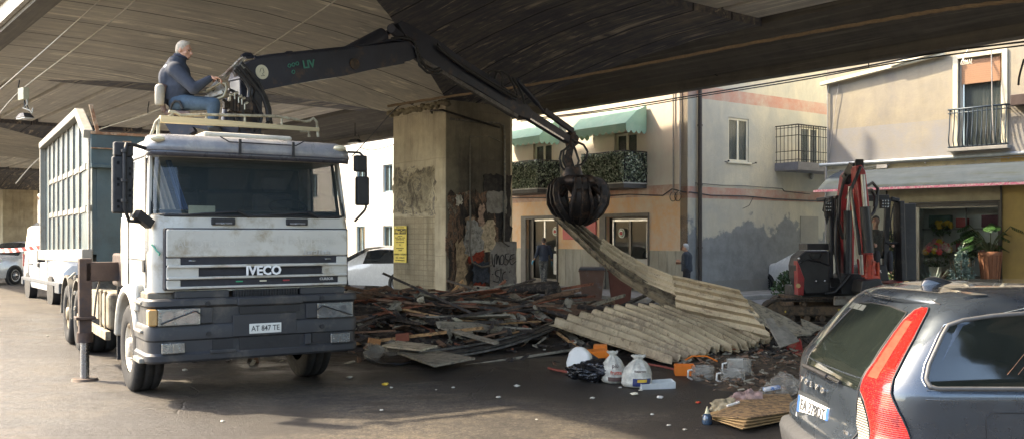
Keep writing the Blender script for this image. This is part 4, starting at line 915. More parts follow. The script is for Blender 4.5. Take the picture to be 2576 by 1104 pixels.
# upper doors, balconies, awnings
awG=M('awning_green',(.32,.54,.42),.8,var=.12,scale=1.5,col2=(.5,.62,.5),lo=.5,hi=.8,bump=.05)
ivyM=None
def leaf_mat(name,c1,c2,c3,gl=.45):
    t=NT(name);oi=t.noise(None,13,3,.6);col=t.ramp(oi,[(.35,c1),(.5,c2),(.62,c3)]);t.set(col,gl)
    t.b.inputs['Transmission Weight'].default_value=0;return t.m
ivyM=leaf_mat('screen_leaves',(.05,.08,.05),(.24,.30,.20),(.75,.80,.66))
def leaves(mb,pts,size,rnd,elong=1.6,droop=0,up=None):
    for p in pts:
        a=rnd.uniform(0,2*PI);b=rnd.uniform(-1,1);d=Vector((math.cos(a)*math.sqrt(1-b*b),math.sin(a)*math.sqrt(1-b*b),b+droop)).normalized()
        e=d.orthogonal().normalized();e.rotate(Matrix.Rotation(rnd.uniform(0,6.28),3,d));s=size*rnd.uniform(.6,1.3);nn=d.cross(e)*s*.15
        p=Vector(p);mb.add([p,p+d*s*elong*.5+e*s*.5+nn,p+d*s*elong,p+d*s*elong*.5-e*s*.5+nn],[(0,1,2,3)])
for (a0,a1,w0,w1) in ((1.73,4.15,2.18,3.24),(6.07,8.62,6.52,7.61)):
    m=MB();q=[(a0,1.0),(a1-.45,1.0),(a1,.5),(a1,0),(a0,0)]
    m.prism([(b,-a) for a,b in q],(0,0,3.38),(-1,0,0),(0,-1,0),(0,0,.13));sl_=m.build('balcony',M('balcony_edge',(.10,.10,.10),.7),hse,fix=True)
    m=MB();m.prism([(b,-a) for a,b in [(a0-.04,1.05),(a1-.43,1.05),(a1+.04,.53),(a1+.04,0),(a0-.04,0)]],(0,0,3.51),(-1,0,0),(0,-1,0),(0,0,.04));m.build('balcony_slab',M('slab_pale',(.5,.5,.47),.7),sl_,fix=True)
    rnd=random.Random(int(a0*10));m=MB();mc=MB();segs=[((a0,0),(a0,.97)),((a0,.97),(a1-.45,.97)),((a1-.45,.97),(a1-.02,.48)),((a1-.02,.48),(a1-.02,0))]
    for (sa,da),(sb,db) in segs:
        Lg=math.hypot(sb-sa,db-da);pts=[]
        for i in range(int(Lg*1100)):
            t=rnd.random();pts.append(pA.p(sa+(sb-sa)*t,da+(db-da)*t+rnd.uniform(-.0,.04),3.57+.93*rnd.random()))
        leaves(m,pts,.065,rnd,1.2)
        A=pA.p(sa,da-.01,0);B=pA.p(sb,db-.01,0);mc.add([A+up*3.56,B+up*3.56,B+up*4.5,A+up*4.5],[(0,1,2,3)])
        mc.tube([A+up*4.53,B+up*4.53],.02,5);mc.tube([A+up*3.55,A+up*4.53],.02,5)
    mc.build('railing',ironM,sl_);m.build('leaf_screen',ivyM,sl_)
    window(pA,hse,w0,w1,3.57,5.24,2,.1,frW,'balcony_door',True,None,.09)
    # awning
    m=MB();zt,zb=6.0,5.38;A0_,A1_=a0-.05,a1+.25
    N=26;top=[pA.p(A0_+(A1_-A0_)*i/N,.06,zt) for i in range(N+1)];bot=[pA.p(A0_+(A1_-A0_)*i/N,.95,zb) for i in range(N+1)]
    mid=[(t+b)/2+Vector((0,0,.10)) for t,b in zip(top,bot)]
    vs=top+mid+bot;m.add(vs,[(k*(N+1)+i,k*(N+1)+i+1,(k+1)*(N+1)+i+1,(k+1)*(N+1)+i) for k in range(2) for i in range(N)])
    for e in (0,N): m.add([top[e],mid[e],bot[e],pA.p(A0_+(A1_-A0_)*e/N,.06,zb)],[(0,1,2,3)])
    aw=m.build('awning',awG,hse,solid=.01)
    m=MB();nsc=9
    for side_ in (0,1,2):
        for k in range(nsc if side_==0 else 4):
            for j in range(8):
                def E(t):
                    if side_==0: q=pA.p(A0_+(A1_-A0_)*(k+t)/nsc,.955,0)
                    else:
                        q=pA.p(A0_ if side_==1 else A1_,.06+.89*(k+t)/4,0)
                    return q, .20+.09*abs(math.sin(PI*t))
                (q0,d0),(q1,d1)=E(j/8),E((j+1)/8);m.add([q0+up*zb,q1+up*zb,q1+up*(zb-d1),q0+up*(zb-d0)],[(0,1,2,3)])
    m.build('valance',awG,aw)
# pipes and wires on the front
pg=M('pipe_grey',(.38,.36,.33),.5);dpM=M('downpipe_brown',(.06,.05,.045),.5,.2)
for a in (.55,.27):
    m=MB();m.tube([pA.p(a,.04,3.2),pA.p(a,.04,6.3),pA.p(a+.01,.04,9)],.022,6);m.build('wall_conduit',pg,hse)
m=MB();m.tube([pA.p(9,.03,3.32),pA.p(5,.04,3.20),pA.p(2.5,.04,3.22),pA.p(1,.04,3.13),pA.p(.6,.04,3.32),pA.p(.1,.04,3.2),pB.p(.1,.05,3.2),pB.p(1,.04,3.13),pB.p(2.6,.04,3.15),pB.p(4,.04,3.1),pB.p(6,.04,3.08),pB.p(7,.04,3.1)],.02,5);m.tube([pB.p(.3,.04,3.48),pB.p(1.5,.04,3.45),pB.p(2.6,.04,3.47),pB.p(4.5,.04,3.44),pB.p(4.6,.04,3.36),pB.p(6,.04,3.3)],.012,4);m.build('facade_cable',M('cable_dark',(.06,.06,.065),.6),hse)
m=MB()
for z_,s_ in ((3.2,1),): 
    for t0,h_ in ((.35,.22),(.55,.18)): m.tube([pA.p(t0+.13*math.sin(t),.05,z_-.12+.14*math.cos(t)) for t in [PI*2*i/12 for i in range(12)]],.012,4)
m.tube([pB.p(3.0,.04,3.1),pB.p(2.8,.05,2.85),pB.p(2.5,.04,2.75)],.01,4);m.build('wire_loop',M('cable_dark',(.06,.06,.065),.6),hse)
m=MB();m.tube([pB.p(.42,.12,.14),pB.p(.42,.12,9.5)],.065,12)
for z_ in (1.5,3.4,5.2,7): m.cyl(pB.p(.42,.12,z_),pB.p(.42,.12,z_+.06),.08,n=12)
m.build('downpipe',dpM,hse)
window(pB,hse,1.85,2.83,4.22,5.6,2,.03,frW,'window',True,None,.07)
m=MB();pB.bx(m,1.76,2.92,-.05,.06,4.16,4.22);m.build('sill',frW,hse,bev=.01)
m=MB()
for a in (1.68,3.0): m.tube([pB.p(a,.0,4.2),pB.p(a,.1,4.2),pB.p(a+.05,.12,4.24)],.012,4);m.ball(pB.p(a+.05,.12,4.22),.03,8,6)
m.build('shutter_hook',ironM,hse)
# side balcony with railing
m=MB();pB.bx(m,4.15,7.6,.0,.92,4.0,4.26);bl=m.build("balcony",M("balcony_grey",(.20,.20,.22),.7),hse)
window(pB,hse,5.55,6.6,4.27,5.6,2,.05,frW,'balcony_door',True,None,.09)
m=MB()
for z_ in (4.34,4.62,5.12,5.38,5.46):
    m.tube([pB.p(4.17,.02,z_),pB.p(4.17,.9,z_),pB.p(7.5,.9,z_)],.013 if z_<5.4 else .022,4)
for i in range(26): m.tube([pB.p(4.2+i*.13,.9,4.26),pB.p(4.2+i*.13,.9,5.46)],.010 if i%6 else .02,4)
for i in range(6): m.tube([pB.p(4.17,.06+i*.15,4.26),pB.p(4.17,.06+i*.15,5.46)],.010,4)
m.build('railing',ironM,bl)
m=MB();q=pB.p(6.06,.06,3.93);m.ball(q,(.10,.06,.14),12,8);m.build('bulkhead_lamp',M('lamp_cage',(.25,.25,.24),.4,.3),hse)
m=MB();pB.bx(m,5.5,6.5,.001,.02,1.25,2.55);m.build('render_patch',plaster('patch',(.36,.34,.29),(.30,.29,.26),scale=1),hse)
# ---- flower shop house
fs=empty('shop_house',label='ochre plastered house on the right with a flower shop window under a long grey-green awning',cat='house');fs.matrix_world=TC
pC=Pl('y',0.,1)
facC=plaster('facade_ochre',(.37,.325,.235),(.26,.24,.205),scale=.7,amt=1.2,bump=.2,band=[(3.9,5.0,(.27,.27,.275))])  # grey band low on the wall: bluish bounce light put into the colour
gfC=plaster('ground_floor_pale',(.55,.56,.48),(.48,.47,.38),scale=1.2,amt=.6)
ochre=plaster('ochre_paint',(.50,.36,.13),(.40,.29,.12),scale=1.,amt=.8)
creamP=plaster('cream_panel',(.50,.44,.28),(.38,.33,.22),scale=2,amt=1.)
wall('upper_wall',facC,fs,'y',0,16,3.92,10,[(3.75,4.84,4.2,6.55)],.3,0.,1)
wall('shop_front',gfC,fs,'y',0,1.79,0,3.92,[],.3,.004,1)
wall('shop_front',creamP,fs,'y',1.79,4.80,0,3.92,[(2.50,4.78,.2,2.76)],.3,.0,1)
wall('shop_front',ochre,fs,'y',4.80,16,0,3.92,[],.3,.004,1)
m=MB();m.bx(0,.3,.31,9,0,10);m.build('end_wall',gfC,fs)
m=MB();m.bx(-.1,16,-.4,9,10,10.2);m.build('roof',M('roof_tile',(.3,.15,.1),.8),fs)
m=MB();m.tube([pC.p(-.2,.06,3.97),pC.p(8,.06,3.97)],.05,8);m.build('drain_pipe',M('pale_pipe',(.45,.50,.52),.4),fs)
m=MB();m.tube([pC.p(.02,.04,3.8),pC.p(.7,.03,3.78),pC.p(1.6,.05,3.86),pC.p(2.1,.04,3.9),pC.p(8,.04,3.86)],.014,4);pC.bx(m,1.55,1.85,.02,.08,3.78,3.88)
for a in (.2,.9,1.9,2.9,4.2,5.): m.ball(pC.p(a,.04,3.86),.025,6,4)
m.build('facade_cable',M('cable_grey',(.3,.3,.3),.6),fs)
m=MB();m.bar(pC.p(-.15,.09,6.36),pC.p(3.45,.09,6.75),.12,.10);m.bar(pC.p(2.0,.16,6.62),pC.p(3.5,.16,6.84),.08,.08);m.build('awning_cassette',M('cassette_cream',(.68,.64,.48),.5,var=.1),fs,bev=.01)
m=MB();m.tube([pC.p(.05,.05,4.0),pC.p(.05,.05,6.1),pC.p(.1,.05,6.4)],.02,5);m.tube([pC.p(.1,.05,4.3),pC.p(.25,.05,5.4),pC.p(.4,.06,6.3)],.008,4);m.tube([pC.p(.0,.06,.1),pC.p(.0,.06,3.95)],.035,6);m.build('corner_pipe',pg,fs)
# upstairs french window
w_=window(pC,fs,3.75,4.84,4.2,6.55,1,.10,frW,'french_window',True,None,.07)
m=MB();pC.bx(m,3.62,3.75,.0,.04,4.18,6.66);pC.bx(m,4.84,4.97,.0,.04,4.18,6.66);pC.bx(m,3.75,4.84,.0,.04,6.56,6.66);m.build('surround',M('surround_cream',(.66,.62,.47),.7,var=.1),fs,bev=.008)
shm=None
def slat_mat():
    t=NT('roller_shutter');z=t.sep(t.tc.outputs['Object'])[2];w=t.math('MODULO',t.math('DIVIDE',z,.055),1.)
    col=t.mix(t.ramp(w,[(.0,1.),(.14,0.)]),(.42,.23,.13),(.10,.06,.04));t.bump(w,.5,.01);return t.set(col,.6)
m=MB();pC.bx(m,3.82,4.77,-.10,-.04,5.88,6.5);m.build('roller_shutter',slat_mat(),w_)
m=MB()
for z_,r_ in ((5.22,.025),(5.12,.015)): m.tube([pC.p(3.55,.0,z_),pC.p(3.55,.16,z_),pC.p(5.03,.16,z_),pC.p(5.03,.0,z_)],r_,5)
for i in range(13):
    a=3.6+i*.116;m.tube([pC.p(a,.16,5.2),pC.p(a,.17,5.0),pC.p(a-.0,.20,4.75),pC.p(a+.01,.27,4.5),pC.p(a+.01,.28,4.38),pC.p(a,.2,4.25),pC.p(a,.15,4.2)],.016,5)
m.tube([pC.p(3.55,.16,4.22),pC.p(5.03,.16,4.22)],.03,5);m.build('bowed_railing',M('iron_blue',(.05,.07,.09),.4,.4),fs)
m=MB();pC.bx(m,3.55,5.05,.0,.24,4.10,4.19);m.build('sill',M('sill_grey',(.25,.25,.24),.6),fs,bev=.01)
m=MB();m.tube([pC.p(4.62,.12,6.7),pC.p(4.66,.18,5.3),pC.p(4.7,.2,4.25)],.014,5);m.build('pull_rod',pg,fs)
m=MB();m.tube([pC.p(4.2,.1,6.95),pC.p(4.1,.3,6.7),pC.p(4.0,.35,6.45),pC.p(4.15,.4,6.38)],.02,5)
for i in range(6): m.tube([pC.p(3.98+.05*i,.36,6.45),pC.p(3.98+.05*i,.42,6.33)],.008,4)
m.tube([pC.p(3.98,.38,6.33),pC.p(4.25,.38,6.33)],.012,4);m.build('bracket',frW,fs)
m=MB();pC.bx(m,5.15,5.8,.0,.35,5.15,5.42);m.build('flue_duct',M('duct_brown',(.06,.04,.035),.5,bump=0),fs,bev=.01)
# awning of the shop
awC=M('awning_grey_green',(.030,.044,.058),.9,var=.3,scale=1.2,col2=(.018,.027,.02),lo=.5,hi=.7,bump=.1,stretch=(.4,3,3))
def pC2(a,t,sag=0): return pC.p(a,.03+1.35*t,3.76-.60*t+.10*math.sin(PI*t))
m=MB();m.grid(lambda a,b:pC2(.45+8.5*a,b),50,8);aw=m.build('awning',awC,fs,solid=.012)
m=MB();m.bar(pC2(.35,1)+up*-.02,pC2(9,1)+up*-.02,.05,.06);m.build('front_bar',M('magenta_trim',(.26,.05,.12),.5,var=.5,scale=12,col2=(.35,.3,.32),bump=0),aw)
m=MB()
for a in (.6,2.4,4.6,6.8): m.bar(pC.p(a,.05,3.2),pC2(a,.97)-up*.06,.03,.04)
for i in range(9): m.bar(pC2(.45+i*1.0,0)+up*.015,pC2(.45+i*1.0,1)+up*.015,.015,.015)
m.build('awning_arm',ironM,aw)
# shop window frame and interior
sw=window(pC,fs,2.50,4.78,.2,2.76,1,.12,frD,'display_window',False,shopG,.09)
m=MB();pC.bx(m,2.6,4.68,-.165,-.16,2.63,2.67);pC.bx(m,2.585,2.66,-.16,-.1,.3,2.67);m.build('pale_trim',frW,sw)
m=MB();pC.bx(m,1.79,1.83,.0,.02,.1,3.15);pC.bx(m,2.44,2.50,.0,.03,.1,2.80);pC.bx(m,2.50,4.80,.0,.03,2.76,2.80);pC.bx(m,4.80,4.84,.0,.05,.1,3.2);m.build('wall_strip',frD,fs)
inG=M('inner_green',(.55,.62,.60),.9,var=.15)
m=MB();m.bx(2.2,6.0,1.5,1.6,0,3.2);m.bx(2.1,2.2,.31,1.6,0,3.2);m.bx(6.0,6.1,.31,1.6,0,3.2);m.bx(2.2,6.0,.31,1.5,.0,.12);m.bx(2.2,6.0,.31,1.5,3.1,3.2);m.build('shop_room',inG,fs)
m=MB();m.bx(2.3,5.6,1.15,1.48,2.05,2.1);m.bx(2.3,5.6,1.15,1.48,1.4,1.45);m.bx(3.5,3.53,1.1,1.15,1.4,3.0);m.build('shelf',M('shelf_grey',(.25,.28,.27),.6),fs)
m=MB();m.bx(3.3,4.75,.45,1.1,.75,.80);m.bx(3.35,3.4,.5,1.0,.12,.75);m.bx(4.65,4.7,.5,1.,.12,.75);m.bx(3.35,4.7,.5,1.0,.4,.43);m.build('display_table',M('table_dark',(.05,.045,.04),.6),fs)
# ---- other houses: pale ones beyond the viaduct, an unseen row added behind the viewer for reflections and less sky
def house(name,label,O,ang,wd,dp,ht,col,nwin,rows,trim,winh=1.4):
    e=empty(name,O,ang,label,'house');mt=plaster(name+label[:6],col,tuple(Vector(col)*.85),scale=.5,amt=.5);p=Pl('y',0.,1);H_=[]
    for r_ in range(rows):
        for i in range(nwin):
            a=wd*(i+.5)/nwin;z=1.0+r_*3.1;H_.append((a-.5,a+.5,z,z+winh))
    wall('wall',mt,e,'y',0,wd,0,ht,H_,.3,0.,1);m=MB();m.bx(0,.3,.31,dp,0,ht);m.bx(wd-.3,wd,.31,dp,0,ht);m.bx(.3,wd-.3,dp-.3,dp,0,ht);m.build('wall',mt,e)
    m=MB();m.bx(-.3,wd+.3,-.4,dp+.3,ht,ht+.25);m.build('roof',M('roof_tile',(.3,.15,.1),.8),e)
    for h in H_: window(p,e,*h,2,.1,trim,'window',False,None,.07)
    return e
o=W(1012,592,45.5);o.z=0
ang=math.atan2(-aD.y,-aD.x)
wht=(.78,.76,.70);trimB=M('frame_blue',(.25,.38,.45),.5,bump=0)
o1=o+aD*30
house('pale_house','long white rendered house in full sun seen between the truck and the pillar',o1,ang,30,10,10,wht,10,3,trimB)
o2=o1+aD*.3+aD*34;house('cream_house','cream house beyond the white van, far along the street',o2,ang,34,10,8,(.60,.52,.38),9,2,frW)
o3=o2+aD*.3+aD*50;house('distant_house','pale distant house row closing the far end of the street',o3,ang,50,10,7,(.66,.62,.55),12,2,frW)
ob=Vector((-28,-9,0));house('added_house_row','ochre terraced house behind the viewpoint, facing the viaduct',Vector((30,-34,0)),PI-.35,60,10,7,(.50,.40,.25),16,2,frW)
# ================================================================ vehicles
carW=M('car_white',(.74,.74,.72),.25,var=.04,bump=0,coat=1);carD=M('car_dark',(.03,.035,.04),.25,var=.1,bump=0,coat=1)
carGl=glass('car_glass',(.02,.025,.028),.02,.75);rimA=M('alloy',(.45,.45,.46),.3,.9,var=.1,bump=0);trimK=M('black_trim',(.02,.02,.022),.5,bump=0)
redL=M('red_lamp',(.42,.015,.012),.2,var=.2,bump=0,coat=1)
def carwheel(e,c,r,side,w_=.2): return wheel('wheel',e,c,r,w_,r*.66,tyreM,rimA,rimA,dish=.03,side=side)
def car(name,label,loc,rz,st,wheels,r,paint,group=None,half=.88,cat='car',glassrows=(3,6)):
    """st: stations along local y (front at -): (y, w, zlow, zbelt, ztop, wtop, side glass?, top glass?)"""
    e=empty(name,loc,rz,label,cat,group);B=MB();Gm=MB();L_=[]
    for (y,w,zl,zb,zt,wt,sg,tg) in st:
        zs=zb+(zt-zb)*.92
        h=[(w*.97,zl),(w*1.0,zl+.12),(w*1.01,(zl+zb)/2),(w*.97,zb),(wt+(w*.97-wt)*.10,zs),(wt*.90,zt-.01),(wt*.5,zt+.015),(0,zt+.02)]
        L_.append([(x,y,z) for x,z in h]+[(-x,y,z) for x,z in h[-2::-1]])
    n=15
    for i in range(len(st)-1):
        sg,tg=st[i][6],st[i][7]
        for j in range(n-1):
            q=[L_[i][j],L_[i][j+1],L_[i+1][j+1],L_[i+1][j]]
            g=(sg and j in (3,10)) or (tg and j in (4,5,6,7,8,9))
            (Gm if g else B).add(q,[(0,1,2,3)],True)
    B.add(L_[0],[tuple(range(n))]);B.add(L_[-1],[tuple(reversed(range(n)))])
    b=B.build('body',paint,e,fix=True,auto=38);Gm.build('windows',carGl,e)
    hw=st[len(st)//2][1]
    for y in wheels:
        for s_ in (-1,1):
            m=MB();m.cyl((s_*(hw-.12),y,r),(s_*(hw+.012),y,r),r*1.17,n=28);m.build('wheel_arch',trimK,b)
            carwheel(e,(s_*(hw-.06),y,r),r,s_,.22)
    return e
# SUV at the far left, front towards us
suv=car('parked_car','white SUV parked at the left edge, striped tape across its nose',(W(10,592,36).x,37.2,0),R(-12),
 [(-2.25,.70,.35,.75,.80,.60,0,0),(-2.15,.84,.28,.88,.95,.74,0,0),(-1.3,.90,.25,1.0,1.08,.80,0,0),(-1.05,.90,.25,1.03,1.12,.80,0,1),(-.35,.90,.25,1.05,1.60,.62,1,0),(.3,.90,.25,1.05,1.67,.62,1,0),(1.3,.90,.25,1.08,1.64,.60,1,0),(1.9,.88,.25,1.1,1.5,.60,0,1),(2.2,.84,.35,1.0,1.08,.7,0,0)],(-1.35,1.35),.35,carW,'white cars parked along the street')
m=MB();m.bx(-.55,.55,-2.29,-2.2,.42,.62);m.bx(.5,.75,-2.26,-2.15,.4,.75);m.bx(-.75,-.5,-2.26,-2.15,.4,.75);m.build('grille',trimK,suv,bev=.03)
for s_ in (-1,1):
    m=MB();m.hexa([(s_*.45,-2.26,.82),(s_*.82,-2.10,.86),(s_*.84,-1.95,.88),(s_*.45,-2.1,.82),(s_*.45,-2.24,.90),(s_*.82,-2.08,.98),(s_*.84,-1.95,.98),(s_*.45,-2.1,.92)]);m.build('headlight',lensM,suv)
# white van
vp=G(62,745);
van=empty('white_van',(0,0,0),0,'white high-roof delivery van parked behind the tipper truck','van')
vy=Vector((.61,-.792,0)) # the way it faces: towards us and right
VO=G(70,748);VM=fr(VO,Vector((-vy.y,vy.x,0))*1,-vy)   # x: across (away to the right), y: to its rear
van.matrix_world=VM
cs=[(0,.33,.0),(0,.5,-.02),(0,.95,-.03),(.03,1.35,0),(.10,2.0,0),(.22,2.24,0),(.4,2.30,0)]
def vsec(y,zt,zb,nar=0,f=1):
    pts=[(.02+nar,zb),(0+nar,zb+.15),(-.0+nar,min(1.2,zt*.5)),(.04+nar,max(min(1.5,zt-.2),zt*.66)),(.12+nar,zt-.12),(.28+nar,zt)]
    return [(x,y,z) for x,z in pts]+[(1.95-x,y,z) for x,z in reversed(pts)]
# y: rear wheel at 0 (nearest corner is the rear-left seen first) -> front at y negative
sts=[(.85,2.0,.5,.08),(.80,2.25,.42,.02),(.2,2.30,.35,0),(-1.5,2.30,.35,0),(-2.6,2.28,.35,0),(-3.05,2.10,.35,.02),(-3.75,1.28,.35,.05),(-4.25,1.08,.35,.08),(-4.42,.80,.4,.15)]
m=MB();L_=[vsec(y,zt,zb,n_) for y,zt,zb,n_ in sts];n=12
m.add([v for l in L_ for v in l],[(k*n+j,k*n+j+1,(k+1)*n+j+1,(k+1)*n+j) for k in range(len(sts)-1) for j in range(n-1)]);m.add(L_[0],[tuple(range(n))]);m.add(L_[-1],[tuple(reversed(range(n)))])
vb=m.build('body',carW,van,fix=True,auto=35)
m=MB();m.bx(-.02,.04,-4.1,.75,.52,.64);m.bx(-.03,.3,.70,.92,.38,.62);m.bx(-.03,1.98,.80,.93,.38,.60);m.bx(-.02,.3,-4.45,-3.9,.34,.62);m.build('bumper_strip',M('grey_plastic',(.12,.125,.13),.6),van,bev=.02)
m=MB();m.hexa([(-.012,-2.9,1.25),(.03,-2.9,1.25),(.03,-1.95,1.25),(-.012,-1.95,1.25),(.05,-2.75,1.95),(.09,-2.75,1.95),(.09,-1.95,1.95),(.05,-1.95,1.95)]);m.build('door_window',carGl,van)
m=MB();m.hexa([(.2,-3.70,1.35),(1.75,-3.70,1.35),(1.75,-3.62,1.33),(.2,-3.62,1.33),(.3,-3.12,2.02),(1.65,-3.12,2.02),(1.65,-3.05,2.0),(.3,-3.05,2.0)]);m.build('windscreen',carGl,van)
for y in (-.15,-1.85,-2.95): m=MB();m.tube([(-.004,y,.66),(-.004,y,1.3),(.035,y,1.5),(.10,y,2.1)],.008,4);m.build('door_gap',trimK,vb)
m=MB();m.bx(-.03,.02,-1.75,-1.5,.98,1.10);m.bx(-.02,.02,-.75,-.25,1.02,1.06);m.build('handle',trimK,vb)
m=MB();m.bx(-.22,-.02,-2.75,-2.6,1.15,1.5);m.build('mirror',trimK,van,bev=.03)
m=MB();m.bx(-.012,.03,.70,.80,.95,1.35);m.build('tail_light',redL,van,bev=.01)
for y in (0,-3.3):
    for x,s_ in ((.10,-1),(1.85,1)):
        m=MB();m.cyl((x-s_*.1,y,.36),(x+s_*.115,y,.36),.42,n=28);m.build('wheel_arch',trimK,vb);carwheel(van,(x,y,.35),.35,s_,.22)
hatch=[(-2.05,.66,.35,.62,.66,.5,0,0),(-1.95,.80,.25,.72,.80,.66,0,0),(-1.2,.86,.22,.90,.98,.74,0,0),(-.95,.86,.22,.93,1.03,.74,0,1),(-.25,.86,.22,.95,1.42,.56,1,0),(.3,.86,.22,.96,1.48,.56,1,0),(1.1,.86,.22,.98,1.44,.55,1,0),(1.65,.85,.22,1.0,1.30,.56,0,1),(1.95,.80,.3,.92,.98,.66,0,0)]
c1=car('parked_car','white hatchback parked between the truck mirror and the concrete pillar',(W(962,592,31).x,31.5,0),R(-122),hatch,(-1.25,1.25),.31,carW,'white cars parked along the street')
m=MB()
for s_ in (-1,1): m.bx(s_*.62-.12,s_*.62+.12,-2.0,-1.86,.62,.76)
m.build('headlight',lensM,c1,bev=.03)
c2=car('parked_car','dark hatchback parked behind the white one, beside the white house',(W(950,592,38).x,38,0),R(-110),hatch,(-1.25,1.25),.31,carD)
c3=car('parked_car','white car half hidden behind the excavator counterweight and the green bush',(W(2035,592,29).x+.3,29.3,0),R(-150),hatch,(-1.25,1.25),.31,carW,'white cars parked along the street')
m=MB();
for s_ in (-1,1): m.bx(s_*.78-.08,s_*.78+.06,1.6,1.9,.75,1.15)
m.build('tail_light',redL,c3,bev=.03)
# red-white tape
tapeM=None
def tape_mat():
    t=NT('barrier_tape');x=t.sep(t.tc.outputs['Object']);s_=t.math('MODULO',t.math('ADD',t.math('DIVIDE',t.math('ADD',x[0],x[2]),.35),100.),1.)
    return t.set(t.ramp(s_,[(.49,(.62,.05,.04)),(.51,(.75,.74,.72))]),.4)
m=MB();a=W(-60,628,24);b=W(112,622,21);N=24
vs=[]
for i in range(N+1):
    t=i/N;p=a.lerp(b,t);p.z-=.06*math.sin(PI*t);tw=.4*math.sin(t*6);vs+=[p+Vector((0,.04*math.sin(tw),.05*math.cos(tw)+.02)),p-Vector((0,.04*math.sin(tw),.05*math.cos(tw)-.02))]
m.add(vs,[(2*i,2*i+2,2*i+3,2*i+1) for i in range(N)],True)
tag(m.build('barrier_tape',tape_mat()),'red and white striped barrier tape stretched past the van',' tape'.strip())
m=MB();m.tube([W(105,623,21.2),W(140,620,20),W(160,619,19.5)],.012,4);tag(m.build('tape_string',M('orange_cord',(.55,.3,.12),.7,bump=0)),'thin orange cord tied from the striped tape towards the truck body','cord')
# ================================================================ grey estate car, close on the right
EO=Vector((2.05,5.1,0))
ec=empty('estate_car',EO,0,'dark grey-blue estate car close by on the right, rear end and quarter window in view','car')
paint=M('metallic_grey_blue',(.055,.070,.088),.28,.55,var=.12,scale=2,bump=.0,coat=1)
WD=1.86
def interp(tab,z):
    for (a,*va),(b,*vb) in zip(tab,tab[1:]):
        if z<=b: t=max(0,(z-a)/(b-a));t=t; return [x+(y-x)*t for x,y in zip(va,vb)]
    return list(tab[-1][1:])
#      z    rearX  inset  corner r  front
TAB=[(.18,.06,.06,.16,4.7),(.30,-.03,.02,.2,4.75),(.50,-.06,.0,.22,4.8),(.66,-.055,.0,.22,4.8),(.70,.0,.0,.22,4.8),(.76,.015,.0,.22,4.8),(.90,.02,.0,.20,4.75),(1.0,.035,.0,.19,4.6),(1.04,.05,.015,.18,4.4),(1.08,.075,.035,.17,3.9),(1.20,.17,.07,.16,3.6),(1.34,.29,.12,.15,3.35),(1.45,.39,.165,.15,3.15),(1.51,.47,.215,.16,3.05),(1.55,.56,.30,.2,2.95),(1.585,.72,.45,.25,2.8),(1.60,.95,.65,.25,2.6)]
def loop(z,off=0):
    rx,ins,r,fr_=interp(TAB,z);pts=[]
    y0,y1=ins-off,WD-ins+off;rx-=off
    P=[(fr_,y1)]
    for i in range(1,13): P.append((fr_+(rx+r-fr_)*i/12,y1))
    for i in range(1,11): t=PI/2*i/10;P.append((rx+r-r*math.sin(t),y1-r+r*math.cos(t)))
    for i in range(1,16): P.append((rx,y1-r+(y0+r-y1+r)*i/16))
    for i in range(0,11): t=PI/2*i/10;P.append((rx+r-r*math.cos(t),y0+r-r*math.sin(t)))
    for i in range(1,25): P.append((rx+r+(fr_-rx-r)*(i/24)**1.6,y0))
    out=[]
    for x,y in P:
        d=abs(y-WD/2)/(WD/2);out.append((x+(.10*d**2.4 if x<2.5 else .10),y,z))
    return out
def arclen(L_):
    S=[0]
    for a,b in zip(L_,L_[1:]): S.append(S[-1]+math.dist(a,b))
    k=12+10+15+1+5   # middle of the near corner
    return [s-S[k] for s in S]
def at(s,z,off=0):
    L_=loop(z,off);S=arclen(L_)
    for i in range(len(S)-1):
        if S[i]<=s<=S[i+1]:
            t=(s-S[i])/(S[i+1]-S[i]);return Vector(L_[i]).lerp(Vector(L_[i+1]),t)
    return Vector(L_[0] if s<S[0] else L_[-1])
def inv(px,py,z=1.0):
    s=0
    for _ in range(14):
        L_=loop(z);S=arclen(L_);best=None
        for i in range(len(S)-1):
            a=Vector(L_[i])+EO;b=Vector(L_[i+1])+EO;pa=CX+F*a.x/a.y;pb=CX+F*b.x/b.y
            if (pa-px)*(pb-px)<=0 and S[i]>-1.75:
                t=0 if pa==pb else (px-pa)/(pb-pa);s=S[i]+(S[i+1]-S[i])*t;y=a.y+(b.y-a.y)*t;best=(s,y)
        if not best: return (s,z)
        s,y=best;zn=H-(py-HY)*y/F;z=max(.2,min(1.6,z*.4+zn*.6))
    return (s,z)
def Z6(x,y): return (1902.6+x*.3705,695.3+y*.3705)
def z6i(x,y): return inv(*Z6(x,y))
